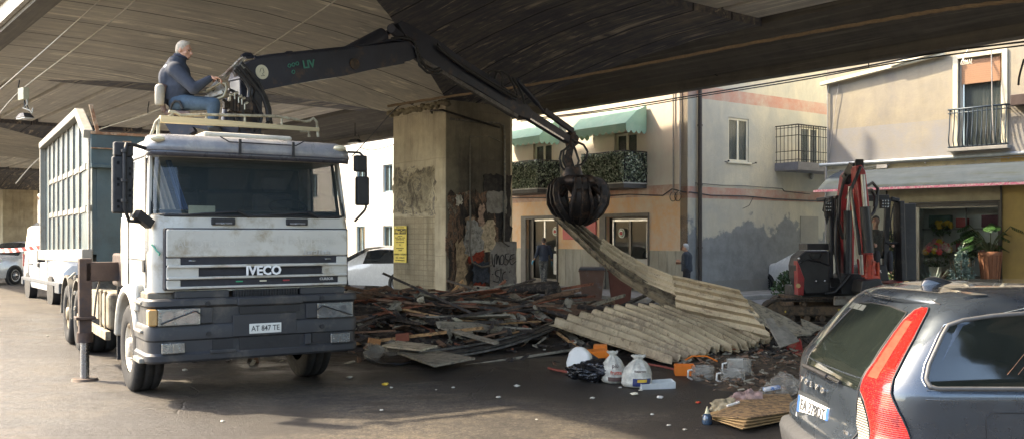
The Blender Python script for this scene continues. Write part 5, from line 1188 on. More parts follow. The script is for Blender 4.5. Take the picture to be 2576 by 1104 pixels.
# body skin
zs=[.18,.24,.30,.4,.5,.6,.66,.70,.73,.76,.83,.9,.96,1.0,1.02,1.04,1.06,1.08,1.14,1.2,1.27,1.34,1.40,1.45,1.48,1.51,1.53,1.55,1.57,1.585,1.595,1.60]
m=MB();LL=[loop(z) for z in zs];n=len(LL[0]);m.add([v for l in LL for v in l],[(k*n+j,k*n+j+1,(k+1)*n+j+1,(k+1)*n+j) for k in range(len(zs)-1) for j in range(n-1)],True)
m.add(LL[-1],[tuple(range(n))],True);m.add([LL[k][0] for k in range(len(zs))]+[LL[k][-1] for k in range(len(zs))],[(k,k+1,len(zs)+k+1,len(zs)+k) for k in range(len(zs)-1)])
body=m.build('body',paint,ec,fix=False);body.data.set_sharp_from_angle(angle=R(28)) if False else None
def patch(name,rows,mat,parent,off=.004,nu=10,nz=3,solid=0):
    """rows: [(z,sL,sR)] rising; surface lies off proud of the skin"""
    R_=[]
    for (a,b) in zip(rows,rows[1:]):
        for k in range(nz): t=k/nz;R_.append([a[i]+(b[i]-a[i])*t for i in range(3)])
    R_.append(list(rows[-1]));m=MB();vs=[]
    for z,a,b in R_:
        for i in range(nu+1): vs.append(at(a+(b-a)*i/nu,z,off))
    m.add(vs,[(k*(nu+1)+i,k*(nu+1)+i+1,(k+1)*(nu+1)+i+1,(k+1)*(nu+1)+i) for k in range(len(R_)-1) for i in range(nu)],True)
    return m.build(name,mat,parent)
def line(name,pts,r,mat,parent,off=.003,close=False,sub=5):
    P=[]
    for a,b in zip(pts,pts[1:]):
        for k in range(sub): t=k/sub;P.append(at(a[0]+(b[0]-a[0])*t,a[1]+(b[1]-a[1])*t,off))
    P.append(at(*pts[-1],off));m=MB();m.tube(P,r,6);return m.build(name,mat,parent)
rearG=M('dark_tint_glass',(.012,.016,.014),.03,0,var=.2,bump=0,coat=1)
# tail lamp: rows from the picture (inner edge, outer edge)
def rowpts(y6,xi,xo):
    a=z6i(xi,y6);b=z6i(xo,y6);return ((a[1]+b[1])/2,a[0],b[0])
rows=[rowpts(*q) for q in ((1104,772,1060),(1010,770,1030),(930,752,995),(870,735,965),(800,705,935),(760,712,920),(690,735,935),(600,790,980),(500,855,1030),(400,925,1085),(300,1000,1135),(230,1075,1172),(207,1125,1178))]
rows=sorted(rows);z0=rows[0];rows=[(.60,z0[1],z0[2]),(.66,z0[1],z0[2])]+[r for r in rows if r[0]>.68]
def lamp_mat():
    t=NT('tail_lamp_red');z=t.sep(t.tc.outputs['Object'])[2];w=t.math('SINE',t.math('MULTIPLY',z,520.));vo=t.N.new('ShaderNodeTexVoronoi');vo.inputs['Scale'].default_value=55
    t.ln(t.tc.outputs['Object'],vo.inputs['Vector']);n=t.noise(t.map((1,1,1)),9,2)
    col=t.mix(t.ramp(n,[(.42,0.),(.58,1.)]),(.62,.012,.010),(.20,.006,.008));col=t.mix(t.ramp(vo.outputs['Distance'],[(.2,.35),(.5,0.)]),col,(.85,.08,.04))
    t.bump(w,.25,.004);t.set(col,.25);t.b.inputs['Coat Weight'].default_value=1;t.b.inputs['Coat Roughness'].default_value=.02
    t.b.inputs['Subsurface Weight'].default_value=0;return t.m
lampR=lamp_mat()
tl=patch('tail_light',rows,lampR,ec,.012,8,3)
def edge(rows,side,name,r=.006): return line(name,[(q[side],q[0]) for q in rows],r,trimK,tl,.008)
edge(rows,1,'lamp_seal');edge(rows,2,'lamp_seal')
brR=M('bright_red',(.62,.012,.010),.2,var=.2,scale=30,bump=.1,coat=1)
patch('brake_strip',[(q[0],q[2]-(q[2]-q[1])*.42,q[2]-(q[2]-q[1])*.12) for q in rows if 1.06<q[0]<1.50],brR,tl,.015,4,2)
sal=M('pale_red_reflector',(.60,.07,.045),.15,.0,var=.25,scale=14,stretch=(1,1,4),bump=.2,coat=1)
patch('reflector_strip',[(q[0],q[1]+(q[2]-q[1])*.12,q[2]-(q[2]-q[1])*.50) for q in rows if 1.02<q[0]<1.40],sal,tl,.015,4,2)
# clear ribbed reversing lens, inboard low
def clr_mat():
    t=NT('ribbed_clear');z=t.sep(t.tc.outputs['Object'])[2];w=t.math('SINE',t.math('MULTIPLY',z,420.));t.bump(w,.6,.01)
    t.set(t.mix(t.ramp(w,[(.3,0.),(.7,1.)]),(.60,.58,.50),(.30,.27,.22)),.15,.3);t.b.inputs['Coat Weight'].default_value=1;return t.m
rw2=sorted([rowpts(*q) for q in ((1104,680,772),(1010,682,770),(930,690,752),(870,692,735),(815,700,712))]);rw2=[(.60,rw2[0][1],rw2[0][2])]+[r for r in rw2 if r[0]>.62]
patch('reversing_light',rw2,clr_mat(),tl,.011,5,3)
# side quarter glass with seal
g=[rowpts(y,a,1990) for y,a in ((745,1200),(690,1172),(600,1190),(500,1235),(400,1280),(330,1320))];g=sorted(g)
top=z6i(1330,318);
gr_=[(q[0],q[1],1.6) for q in g]+[(g[-1][0]+.03,g[-1][1]+.06,1.6),(min(1.455,g[-1][0]+.055),g[-1][1]+.22,1.6)]
gq=patch('quarter_window',gr_,rearG,ec,.006,14,3)
line('window_seal',[(1.6,gr_[0][0]-.012),(gr_[0][1]+.03,gr_[0][0]-.010)]+[(q[1]-.012,q[0]) for q in gr_]+[(gr_[-1][1]+.15,gr_[-1][0]+.012),(1.6,gr_[-1][0]+.03)],.013,M('seal_grey',(.10,.10,.10),.5,bump=0),gq,.006)
line('chrome_strip',[(q[1]-.035,q[0]) for q in gr_]+[(gr_[-1][1]+.15,gr_[-1][0]+.045),(1.6,gr_[-1][0]+.06)],.005,chrome,gq,.006)
m=MB()
for i in range(3): p=at(.52+.06*i,1.12,.011);q=at(.60+.06*i,1.40,.011);m.tube([p,q],.0012,4)
m.build('heater_wire',M('copper_line',(.4,.2,.12),.5,bump=0),gq)
# rear glass
Wd=-1.72
def mir(s,z):
    L_=loop(z);S=arclen(L_);a=S[12+5];return a-s      # mirrored position
rg=[rowpts(y,a,a+1) for y,a in ((765,698),(690,725),(600,785),(500,845),(400,915),(300,990),(245,1030))];rg=sorted(rg)
rr_=[]
for z,s,_ in rg:
    s-=.012;rr_.append((z,mir(s,z),s))
rr_=[(rr_[0][0]-.005,rr_[0][1],rr_[0][2])]+rr_
rr_.append((rr_[-1][0]+.02,rr_[-1][1]+.25,rr_[-1][2]-.25));
gw=patch('rear_window',rr_,rearG,ec,.006,26,2)
line('window_gap',[(q[2]+.004,q[0]) for q in rr_]+[(q[1]-.004,q[0]) for q in reversed(rr_)],.006,trimK,gw,.002)
# third brake light & reflections of the boot contents
patch('high_brake_light',[(rr_[-1][0]-.055,-1.25,-.95),(rr_[-1][0]-.02,-1.25,-.95)],M('dim_lamp',(.12,.125,.11),.3),gw,.009,4,1)
inn=M('boot_things',(.30,.29,.20),.8,var=.4,scale=5)
0 and patch('sunshade',[(1.10,-1.05,-.62),(1.2,-1.0,-.72),(1.27,-.92,-.80)],inn,gw,.0075,4,1)
# wiper
m=MB();p=[at(*z6i(x,y),.02) for x,y in ((348,600),(470,655),(560,705),(580,715))];m.tube(p,.012,6);p2=[at(*z6i(x,y),.03) for x,y in ((345,598),(400,622),(500,672))];m.tube(p2,.016,6);m.build('rear_wiper',trimK,ec)
m=MB();p=[at(*z6i(x,y),.035) for x,y in ((478,663),(575,712))];m.tube(p,.005,5);m.build('wiper_blade',chrome,ec)
# brand letters across the tailgate, plate recess, plate
def onrear(x6,y6,off): s,z=z6i(x6,y6);return at(s,z,off)
letM=M('badge_chrome',(.7,.7,.7),.2,.9,bump=0)
for ch,(x,y) in zip('VOLVO',((322,694),(350,710),(382,728),(418,748),(458,770))):
    p=onrear(x,y,.014);text_obj('lettering',ch,.052,letM,body,fr(p,(.12*0-0.0,-1,0),(0.25,0,1)),.004,.002,sx=1.25)
s0,z_=z6i(400,905)
pc=at(s0,z_,.0)
PX=Vector((0.06,-1,0)).normalized();PZ=Vector((.12,0,1)).normalized()
m=MB()
def pb(mb,cx,cz,w_,h_,d0,d1,rad=0):
    nn=PX.cross(PZ).normalized();c=pc+PX*cx+PZ*cz
    q=[c+PX*a*w_/2+PZ*b*h_/2 for a,b in ((-1,-1),(1,-1),(1,1),(-1,1))];mb.hexa([v+nn*d0 for v in q]+[v+nn*d1 for v in q])
nsgn=1 if PX.cross(PZ).x<0 else -1
pb(m,0,.0,.60,.17,nsgn*-.01,nsgn*.012);m.build('plate_recess',M('recess_grey',(.03,.035,.04),.5,bump=0),body)
m=MB();pb(m,0,0,.53,.118,nsgn*.015,nsgn*.020);np_=m.build('number_plate',M('plate_white_eu',(.72,.73,.72),.4,var=.03,bump=0),ec,bev=.003)
m=MB();
blu=M('plate_blue',(.04,.12,.42),.4,bump=0)
pb(m,-.245,0,.038,.116,nsgn*.021,nsgn*.0225);m.build('blue_band',blu,np_);m=MB();pb(m,.245,0,.038,.116,nsgn*.021,nsgn*.0225);m.build('blue_band',blu,np_)
m=MB();pb(m,0,-.078,.54,.03,nsgn*.013,nsgn*.022);m.build('plate_holder',M('holder_pale',(.5,.51,.52),.4,bump=0),np_)
nn=PX.cross(PZ).normalized()*nsgn
text_obj('lettering','EA 378DT',.104,ptx,np_,fr(pc+nn*.024,PX,PZ) if nsgn>0 else fr(pc+nn*.024,PX,PZ),.0008,.0009,sx=.95)
p=onrear(612,1062,.006);text_obj('lettering','T80',.04,letM,body,fr(p,(.1,-1,0),(.05,0,1)),.003,.001)
line('tailgate_gap',[(z6i(697,775)[0],z6i(697,775)[1]),(z6i(680,900)[0],z6i(680,900)[1]),(z6i(678,1100)[0],.62)],.004,trimK,body,.001)
line('tailgate_crease',[(mir(-.35,1.0),1.035),(-.35,1.035),(-.12,1.03)],.006,paint,body,.004)
# shoulder creases, their highlight painted as pale lines, and roof details
for z,r in ((1.035,.005),(.985,.004)): line('shoulder_crease',[(.10,z),(.5,z),(2.2,z)],r,M('crease_highlight',(.25,.27,.29),.2,.9,bump=0),body,.0015)
fl=[z6i(1565,1100),z6i(1560,960),z6i(1600,925),z6i(1990,925)]
line('fuel_flap_gap',[(fl[0][0],.70)]+fl[1:],.003,trimK,body,.001)
line('roof_gap',[z6i(1250,188),z6i(1170,140),z6i(1060,100),(z6i(1060,100)[0],1.598)],.005,trimK,body,.001)
# spoiler lip over the rear window
m=MB();vs=[]
for i in range(17):
    t=i/16;y=.28+(WD-.56)*t
    for dx,z in ((.415,1.475),(.40,1.50),(.50,1.535),(.62,1.56)): vs.append((dx+.10*abs(2*t-1)**2.4+.03*abs(2*t-1)**4,y,z+.008-.02*abs(2*t-1)**3))
m.add(vs,[(i*4+j,(i+1)*4+j,(i+1)*4+j+1,i*4+j+1) for i in range(16) for j in range(3)],True);m.build('spoiler',paint,ec,solid=.012)
# shark fin aerial
fp=Vector((.66,.93,1.575));fs_=M('aerial_gloss',(.03,.035,.04),.12,.2,bump=0,coat=1);m=MB();vs=[]
for i in range(15):
    t=i/14;x=-.02+.30*t;hh=.075*math.sin(PI*min(1,t*1.0)**.55)*(1-.15*t);wd_=.055*math.sin(PI*t**.8)+.002
    for j in range(9): a=PI*j/8;vs.append(fp+Vector((x,math.cos(a)*wd_,-.015+math.sin(a)**.8*hh)))
m.add(vs,[(i*9+j,(i+1)*9+j,(i+1)*9+j+1,i*9+j+1) for i in range(14) for j in range(8)],True);m.build('roof_aerial',fs_,ec,fix=True)
# rear bumper
m=MB();LLb=[loop(z,o) for z,o in ((.18,.0),(.22,.05),(.40,.065),(.50,.065),(.545,.05),(.57,.0))];a,b=6,12+10+15+11+8
m.add([v for l in LLb for v in l[a:b]],[(k*(b-a)+j,k*(b-a)+j+1,(k+1)*(b-a)+j+1,(k+1)*(b-a)+j) for k in range(5) for j in range(b-a-1)],True);m.build('rear_bumper',M('bumper_grey',(.05,.052,.055),.5,var=.1),ec)
for x in (.95,3.75):
    for y,s_ in ((.12,-1),(1.74,1)):
        e_=MB();e_.cyl((x,y-s_*.05,.33),(x,y+s_*.13,.33),.40,n=28);e_.build('wheel_arch',trimK,body)
        Tm=Matrix.Rotation(PI/2,3,'Z');m=MB();m.lathe((x,y,.33),[(.21,-.09),(.30,-.11),(.33,-.08),(.33,.08),(.30,.11),(.21,.09)],32,'y',caps=False);t_=m.build('tyre',tyreM,ec,fix=True)
        m=MB();m.lathe((x,y,.33),[(.21,s_*.10),(.19,s_*.06),(.05,s_*.09),(.001,s_*.09)],24,'y',caps=False);m.build('rim',rimA,t_)
# ================================================================ people
def cap(mb,a,b,ra,rb,n=12):
    a=Vector(a);b=Vector(b);mb.cyl(a,b,ra,rb,n=n);mb.ball(a,ra,n,8);mb.ball(b,rb,n,8)
def fuse(mb,name,mat,parent,vox,smooth=6,fac=.5,M_=None):
    o=mb.build('tmp',mat,None,M=M_);m=o.modifiers.new('r','REMESH');m.mode='VOXEL';m.voxel_size=vox;m.use_smooth_shade=True
    s=o.modifiers.new('s','SMOOTH');s.factor=fac;s.iterations=smooth
    dg=bpy.context.evaluated_depsgraph_get();me=bpy.data.meshes.new_from_object(o.evaluated_get(dg));me.name=name
    bpy.data.objects.remove(o);me.materials.clear();me.materials.append(mat)
    me.polygons.foreach_set('use_smooth',[True]*len(me.polygons))
    n=bpy.data.objects.new(name,me);C.objects.link(n);n.parent=parent;return n
skin=M('skin',(.50,.27,.18),.5,var=.12,scale=9,bump=.05);skin.node_tree.nodes['Principled BSDF'].inputs['Subsurface Weight'].default_value=.05
def head(mb,c,f,u,s=1.,hair=None,hb=None,vox=.01):
    """c = centre of skull, f facing, u up; s=1 adult"""
    f=Vector(f).normalized();u=Vector(u).normalized();r=f.cross(u).normalized();u=r.cross(f)
    Tm=Matrix((r,f,u)).transposed();P=lambda x,y,z:Vector(c)+(r*x+f*y+u*z)*s
    mb.ball(P(0,-.012,.02),(.078*s,.097*s,.098*s),16,12,T=Tm)
    mb.ball(P(0,.018,-.045),(.062*s,.075*s,.070*s),14,10,T=Tm)        # face / jaw
    mb.ball(P(0,.055,-.088),(.034*s,.030*s,.026*s),10,8,T=Tm)         # chin
    mb.cyl(P(0,.083,-.0),P(0,.112,-.040),.010*s,.017*s,n=8);mb.ball(P(0,.108,-.042),(.017*s,.018*s,.013*s),8,6,T=Tm)
    mb.ball(P(0,.080,.022),(.055*s,.018*s,.012*s),10,6,T=Tm)          # brow
    mb.ball(P(0,.088,-.068),(.026*s,.012*s,.007*s),8,6,T=Tm);mb.ball(P(0,.086,-.080),(.022*s,.012*s,.007*s),8,6,T=Tm)
    for k in (-1,1):
        mb.ball(P(k*.078,-.012,-.012),(.010*s,.018*s,.032*s),8,8,T=Tm);mb.ball(P(k*.045,.055,-.035),(.022*s,.022*s,.022*s),8,6,T=Tm)
    return P,Tm
def eyes(P,Tm,parent,s=1.):
    for k in (-1,1):
        m=MB();m.ball(P(k*.030,.083,-.004),(.013*s,.009*s,.008*s),8,6,T=Tm);m.build('eye',M('eye',(.12,.09,.08),.3,bump=0),parent)
    m=MB()
    for k in (-1,1): m.bar(P(k*.015,.098,.018),P(k*.048,.086,.020),.006,.006)
    m.build('eyebrow',M('brow_grey',(.28,.24,.2),.9,bump=0),parent)
def hair_cap(name,mat,parent,P,Tm,s,cut=.0,thick=1.06,vox=.012):
    m=MB()
    n,k=20,12;vs=[]
    for j in range(k+1):
        ph=PI*j/k*.62
        for i in range(n):
            t=2*PI*i/n;x,y,z=math.sin(ph)*math.cos(t),math.sin(ph)*math.sin(t),math.cos(ph)
            front=max(0,y)*math.sin(ph);z2=z*.103+ (0.055*front if ph>.9 else 0)
            vs.append(P(x*.083,-.014+y*(.100-.02*front),.022+z2+.0))
    m.add(vs,[(j*n+i,j*n+(i+1)%n,(j+1)*n+(i+1)%n,(j+1)*n+i) for j in range(k) for i in range(n)],True)
    m.ball(P(0,-.055,-.02),(.062*s,.055*s,.065*s),12,8,T=Tm)
    o=m.build(name,mat,parent);return o
def hand(mb,w_,d,n_,s=1.,curl=.7,side=1):
    """w_ wrist, d pointing direction, n_ palm normal (side fingers curl to)"""
    d=Vector(d).normalized();n_=Vector(n_);n_=(n_-d*n_.dot(d)).normalized();r=d.cross(n_)*side;w_=Vector(w_)
    for k in range(4): 
        o=r*(k-1.5)*.019*s;cap(mb,w_+o*.6,w_+d*.085*s+o,.015*s,.012*s,8)
        L0=(.040,.044,.042,.033)[k]*s;a=w_+d*.085*s+o;ang=0
        for q in range(3):
            ang+=curl*.8;v=d*math.cos(ang)+n_*math.sin(ang);b=a+v*L0*(1,.65,.5)[q];cap(mb,a,b,.0095*s,.0085*s,8);a=b
    a=w_+d*.02*s-r*.025*s;b=a+(d*.6-r*.6+n_*.4).normalized()*.045*s;cap(mb,a,b,.014*s,.011*s,8);cap(mb,b,b+(d*.9+n_*.5).normalized()*.032*s,.011*s,.009*s,8)
# ---- the operator, seated on the crane
OP=lambda px,py,d=0:W(px,py,12.55+d)
base=OP(456,270);man=empty('person',base,0,'grey-haired man in navy fleece and blue jeans operating the crane from his high seat','person')
MI=Matrix.Translation(-base)
fl_=M('navy_fleece',(.034,.042,.060),.95,var=.18,scale=7,bump=.3,bs=60);jean=M('blue_jeans',(.05,.085,.125),.9,var=.35,scale=9,bump=.2)
hc=OP(463,127);b=MB();Ph,Tm=head(b,hc,(1,-.12,-.13),(.12,0,1),1.06)
cap(b,OP(455,150),hc+Vector((-.01,0,-.05)),.062,.058);cap(b,OP(446,175),OP(452,235),.12,.12)
cap(b,OP(444,172,-.17),OP(490,222,-.24),.04,.035);cap(b,OP(490,222,-.24),OP(533,196,-.16),.035,.028)
cap(b,OP(446,172,.17),OP(486,220,.26),.04,.035);cap(b,OP(486,220,.26),OP(528,200,.2),.035,.028)
hand(b,OP(531,197,-.16),(1,.15,.05),(.1,0,-1),1.05,.75);hand(b,OP(527,201,.2),(1,-.1,0),(.1,0,-1),1.05,.7,-1)
for d in (-.12,.12): cap(b,OP(462,256,d),OP(536,262,d*1.2),.06,.05);cap(b,OP(536,262,d*1.2),OP(536,318,d*1.2),.05,.035)
bd_=fuse(b,'body',skin,man,.0065,3,.4,MI)
Pl_=lambda x,y,z:Ph(x,y,z)-base
eyes(Pl_,Tm,bd_,1.06);hair_cap('hair',M('grey_hair',(.42,.37,.30),.9,var=.25,scale=40,bump=.5,bs=120),man,Pl_,Tm,1.06)
m=MB();T3=None
cap(m,OP(443,185,0),OP(446,238,0),.19,.205,16);cap(m,OP(440,178,-.13),OP(440,178,.13),.12,.12);m.ball(OP(452,222),(.22,.21,.2),14,10);m.ball(OP(428,200),(.15,.2,.2),12,10)
cap(m,OP(444,163,0),OP(454,148,0),.13,.085)
for sg_,(e,wr) in ((-1,(OP(488,224,-.26),OP(527,199,-.17))),(1,(OP(484,222,.27),OP(522,203,.2)))):
    sh_=OP(442,176,.19*sg_);cap(m,sh_,e,.105,.078);cap(m,e,wr,.076,.048);m.ball(e,.082,10,8)
m.cyl(OP(446,258),OP(447,238),.195,.2,n=18)
fuse(m,'jacket',fl_,man,.013,4,.5,MI)
m=MB();c_=OP(456,147);m.tube([c_+Vector((.085*math.cos(t)-.0,.08*math.sin(t),.02-.025*math.cos(t))) for t in [2*PI*i/16 for i in range(17)]],.018,6);m.build('collar',M('collar_dark',(.03,.035,.06),.9),man,M=MI)
m=MB();q=OP(424,176,-.10);m.ball(q+Vector((.0,-.03,.03)),(.055,.03,.035),10,6);m.build('back_print',M('print_pale',(.62,.62,.60),.8,bump=0),man,M=MI)
m=MB()
for d in (-.12,.12):
    k=OP(538,262,d*1.35);cap(m,OP(450,258,d*.8),k,.115,.088);cap(m,k,OP(534,315,d*1.3),.088,.07)
cap(m,OP(448,262,-.1),OP(448,262,.1),.13,.13);fuse(m,'jeans',jean,man,.013,4,.5,MI)
m=MB()
for d in (-.12,.12): cap(m,OP(532,322,d*1.3),OP(552,327,d*1.3),.055,.045)
fuse(m,'shoes',blk,man,.013,3,.5,MI)
# ---- walkers
def walker(label,loc,rz,J,cols,s=1.,vox=.02,hairM=None,gl=None,facing=(0,1,0),extra=None):
    e=empty('person',loc,rz,label,'person');e.scale=(s,s,s);b=MB()
    P,Tm=head(b,J['head'],facing,(0,.05,1),1.)
    cap(b,J['neck'],Vector(J['head'])-Vector((0,0,.06)),.055,.055);cap(b,Vector(J['neck'])-Vector((0,0,.12)),(0,0,1.0),.11,.10)
    for k in 'LR':
        cap(b,J['sh'+k],J['el'+k],.04,.036);cap(b,J['el'+k],J['wr'+k],.035,.026)
        d=(Vector(J['wr'+k])-Vector(J['el'+k])).normalized();hand(b,J['wr'+k],d,(1 if k=='L' else -1,.3,0),1.,.35,1 if k=='L' else -1)
        cap(b,J['hp'+k],J['kn'+k],.07,.05);cap(b,J['kn'+k],J['an'+k],.05,.035)
    o=fuse(b,'body',skin,e,vox*.55,2,.4);eyes(P,Tm,o);hair_cap('hair',hairM,e,P,Tm,1.)
    m=MB();cap(m,(0,0,1.34),(0,.01,1.02),.165,.16,14);cap(m,J['shL'],J['shR'],.085,.085);m.ball((0,.02,1.15),(.19,.135,.2),12,8);cap(m,(0,0,1.38),(0,0,1.46),.10,.07)
    sl_=J.get('sleeve',1.)
    for k in 'LR':
        cap(m,J['sh'+k],J['el'+k],.072,.062);w_=Vector(J['el'+k]).lerp(Vector(J['wr'+k]),sl_);cap(m,J['el'+k],w_,.058,.05)
    m.cyl((0,0,.90),(0,0,1.1),.175,.17,n=16);fuse(m,'shirt',cols[0],e,vox,3,.5)
    m=MB();cap(m,(-.07,0,.93),(.07,0,.93),.125,.125)
    for k in 'LR': cap(m,J['hp'+k],J['kn'+k],.095,.075);cap(m,J['kn'+k],J['an'+k],.075,.065)
    fuse(m,'trousers',cols[1],e,vox,3,.5)
    for k in 'LR':
        m=MB();a=Vector(J['an'+k]);f=Vector(J.get('ft'+k,(0,1,-.0)));cap(m,a+Vector((0,0,-.05))-f*.04,a+Vector((0,0,-.06))+f*.15,.045,.038);fuse(m,'shoe',cols[2],e,vox*.7,2,.4)
        if gl:
            m=MB();d=(Vector(J['wr'+k])-Vector(J['el'+k])).normalized();hand(m,Vector(J['wr'+k])-d*.02,d,(1 if k=='L' else -1,.3,0),1.22,.35,1 if k=='L' else -1);fuse(m,'glove',gl,e,vox*.6,2,.4)
    return e
greyH=M('dark_grey_hair',(.12,.10,.09),.9,var=.3);silver=M('silver_hair',(.50,.50,.50),.9,var=.3)
navy=M('navy_shirt',(.06,.075,.11),.9,var=.15,bump=.2);camo=M('mottled_trousers',(.20,.20,.19),.95,var=.3,scale=10,col2=(.06,.065,.07),lo=.48,hi=.54,bump=.2)
J1=dict(head=(.0,.03,1.63),neck=(0,0,1.46),shL=(-.19,0,1.40),shR=(.19,0,1.40),elL=(-.27,-.04,1.13),elR=(.28,-.02,1.12),wrL=(-.37,.05,.93),wrR=(.31,.06,.88),sleeve=.45,
 hpL=(-.09,0,.92),hpR=(.09,0,.92),knL=(-.06,.12,.52),knR=(.06,.02,.50),anL=(-.05,-.02,.13),anR=(.03,-.10,.10))
p=W(1368,720,32.2);p.z=.13;walker('man in navy shirt, mottled trousers and blue gloves walking up to the shop door',p,R(8),J1,(navy,camo,M('dark_shoe',(.04,.035,.03),.7)),.97,.02,greyH,M('blue_glove',(.02,.30,.50),.5,bump=0))
J2=dict(head=(.0,.05,1.62),neck=(0,0,1.46),shL=(-.19,0,1.40),shR=(.19,0,1.40),elL=(-.24,.0,1.12),elR=(.24,.0,1.12),wrL=(-.08,.22,1.20),wrR=(.06,.22,1.14),sleeve=.55,
 hpL=(-.09,0,.92),hpR=(.09,0,.92),knL=(-.09,.06,.50),knR=(.09,-.02,.50),anL=(-.09,.05,.10),anR=(.09,-.12,.10))
p=W(1728,740,26.6);p.z=.0
drk=M('dark_shirt',(.045,.055,.07),.9,var=.2,bump=.2)
walker('grey-haired bespectacled old man in dark shirt and apron beside the dark downpipe',p,R(68),J2,(drk,M('black_apron',(.03,.03,.035),.9,var=.2),blk),.96,.02,silver,None)
# ================================================================ mini excavator
XD=20.3
def X(px,py,d=0): return W(px,py,XD+d)
xo=W(2140,592,XD);xo.z=0
ex=empty('mini_excavator',xo,0,'red and black mini excavator on crawler tracks, arm folded, in front of the flower shop','excavator');XI=Matrix.Translation(-xo)
xr=M('excavator_red',(.36,.022,.025),.35,.1,var=.2,scale=3,col2=(.14,.02,.02),lo=.5,hi=.75,bump=.08,coat=.3)
xk=M('excavator_black',(.028,.028,.030),.45,.1,var=.3,scale=3,col2=(.10,.085,.07),lo=.58,hi=.75,bump=.12)
xor=M('cylinder_red',(.50,.06,.03),.4,var=.25,col2=(.25,.05,.03),bump=.1)
mud=M('track_mud',(.13,.085,.05),.95,var=.35,scale=5,col2=(.045,.035,.028),bump=.5)
def xb(name,mb,mat,par=None,**k): return mb.build(name,mat,par or ex,M=XI,**k)
# tracks: long loops running across the picture
for k,(d,px0) in enumerate(((-.45,1916),(1.0,1935))):
    a=X(px0,790,d);ln=2.25;z1=.52;m=MB();P=[]
    for i in range(9): t=PI/2+PI*i/8;P.append((.26+.26*math.cos(t),.26+.26*math.sin(t)))
    for i in range(9): t=-PI/2+PI*i/8;P.append((ln-.26+.26*math.cos(t),.26+.26*math.sin(t)))
    o_=Vector((a.x,a.y-.16,0));Pi=[(.26+(x-.26)*.86 if x<.3 else ln-.26+(x-ln+.26)*.86,.26+(z-.26)*.84) for x,z in P];n=len(P)
    V=[];
    for y in (0,.32):
        V+= [o_+Vector((x,y,z)) for x,z in P]+[o_+Vector((x,y,z)) for x,z in Pi]
    F_=[]
    for i in range(n):
        j=(i+1)%n;F_+=[(i,j,n+j,n+i),(2*n+j,2*n+i,3*n+i,3*n+j),(i,2*n+i,2*n+j,j),(n+j,3*n+j,3*n+i,n+i)]
    m.add(V,F_)
    for i in range(26):
        x=.3+i*(ln-.6)/25
        for z in (0,.52): m.bx(o_.x+x-.02,o_.x+x+.02,o_.y,o_.y+.32,z-.02 if z else -.0,z+.022 if z else .02)
    tr=xb('crawler_track',m,M('track_rubber',(.035,.028,.022),.85,var=.3,col2=(.10,.07,.045),bump=.4))
    for x,z,r in ((.26,.26,.19),(ln-.26,.26,.20),(.62,.11,.07),(.95,.11,.07),(1.28,.11,.07),(1.61,.11,.07),(.9,.42,.05)): m=MB();m.cyl(o_+Vector((x,.04,z)),o_+Vector((x,.28,z)),r,n=24);xb('track_wheel',m,mud,tr)
    m=MB();m.bx(o_.x+.3,o_.x+ln-.3,o_.y+.06,o_.y+.26,.17,.38);f_=xb('track_frame',m,mud,tr,bev=.03)
    m=MB();m.bx(o_.x+.47,o_.x+.50,o_.y+.05,o_.y+.06,.24,.28);m.bx(o_.x+.0+1.62,o_.x+1.80,o_.y+.05,o_.y+.06,.22,.32);xb('warning_label',m,M('label_yellow',(.6,.42,.05),.5,bump=0),tr)
m=MB();a=X(1990,770);m.bx(a.x,a.x+1.2,a.y-.2,a.y+1.0,.28,.55);m.cyl(X(2150,765,.4),X(2150,752,.4),.45,n=24);xb('undercarriage',m,mud)
# engine hood on the left, red side panel
m=MB();Hd=[(2000,745),(2000,700),(2004,668),(2012,640),(2030,630),(2088,630),(2092,700),(2092,745)]
def xplate(name,pts,d0,d1,mat,par=None,bev=.02,auto=None):
    m=MB();A=[X(x,y,d0) for x,y in pts];dd=Vector((0,d1-d0,0));n=len(A);m.add(A+[p+dd for p in A],[(i,(i+1)%n,n+(i+1)%n,n+i) for i in range(n)]+[tuple(range(n)),tuple(reversed(range(n,2*n)))])
    return xb(name,m,mat,par,bev=bev,fix=True,auto=auto)
hood=xplate('engine_hood',[(2022,742),(2006,700),(2004,668),(2010,644),(2030,630),(2088,630),(2092,742)],-.35,.3,xk,bev=.06)
xplate('side_panel',[(2008,742),(2006,655),(2012,668),(2024,700),(2022,742)],-.40,-.12,xr,hood,bev=.015)
xplate('hood_plate',[(2031,612),(2087,612),(2087,628),(2031,628)],-.1,.5,xk,hood,bev=.008)
m=MB();m.tube([X(2012,662,-.39),X(2030,652,-.40),X(2060,656,-.41),X(2090,668,-.40)],.02,6);m.tube([X(2035,634,-.38),X(2042,650,-.40),X(2060,652,-.4),X(2070,634,-.38)],.012,5);xb('hood_crease',m,xk,hood)
m=MB()
for x,y in ((2053,706),(2075,706)): m.ball(X(x,y,-.38),.03,8,6)
m.ball(X(2010,650,-.36),.035,8,6);xb('knob',m,chrome,hood)
m=MB();m.cyl(X(2008,718,-.40),X(2008,718,-.36),.05,n=14);xb('round_lamp',m,amber,hood)
xplate('lower_skirt',[(2018,748),(2018,722),(2130,722),(2200,720),(2275,705),(2275,728),(2200,748)],-.2,1.1,xk,bev=.02)
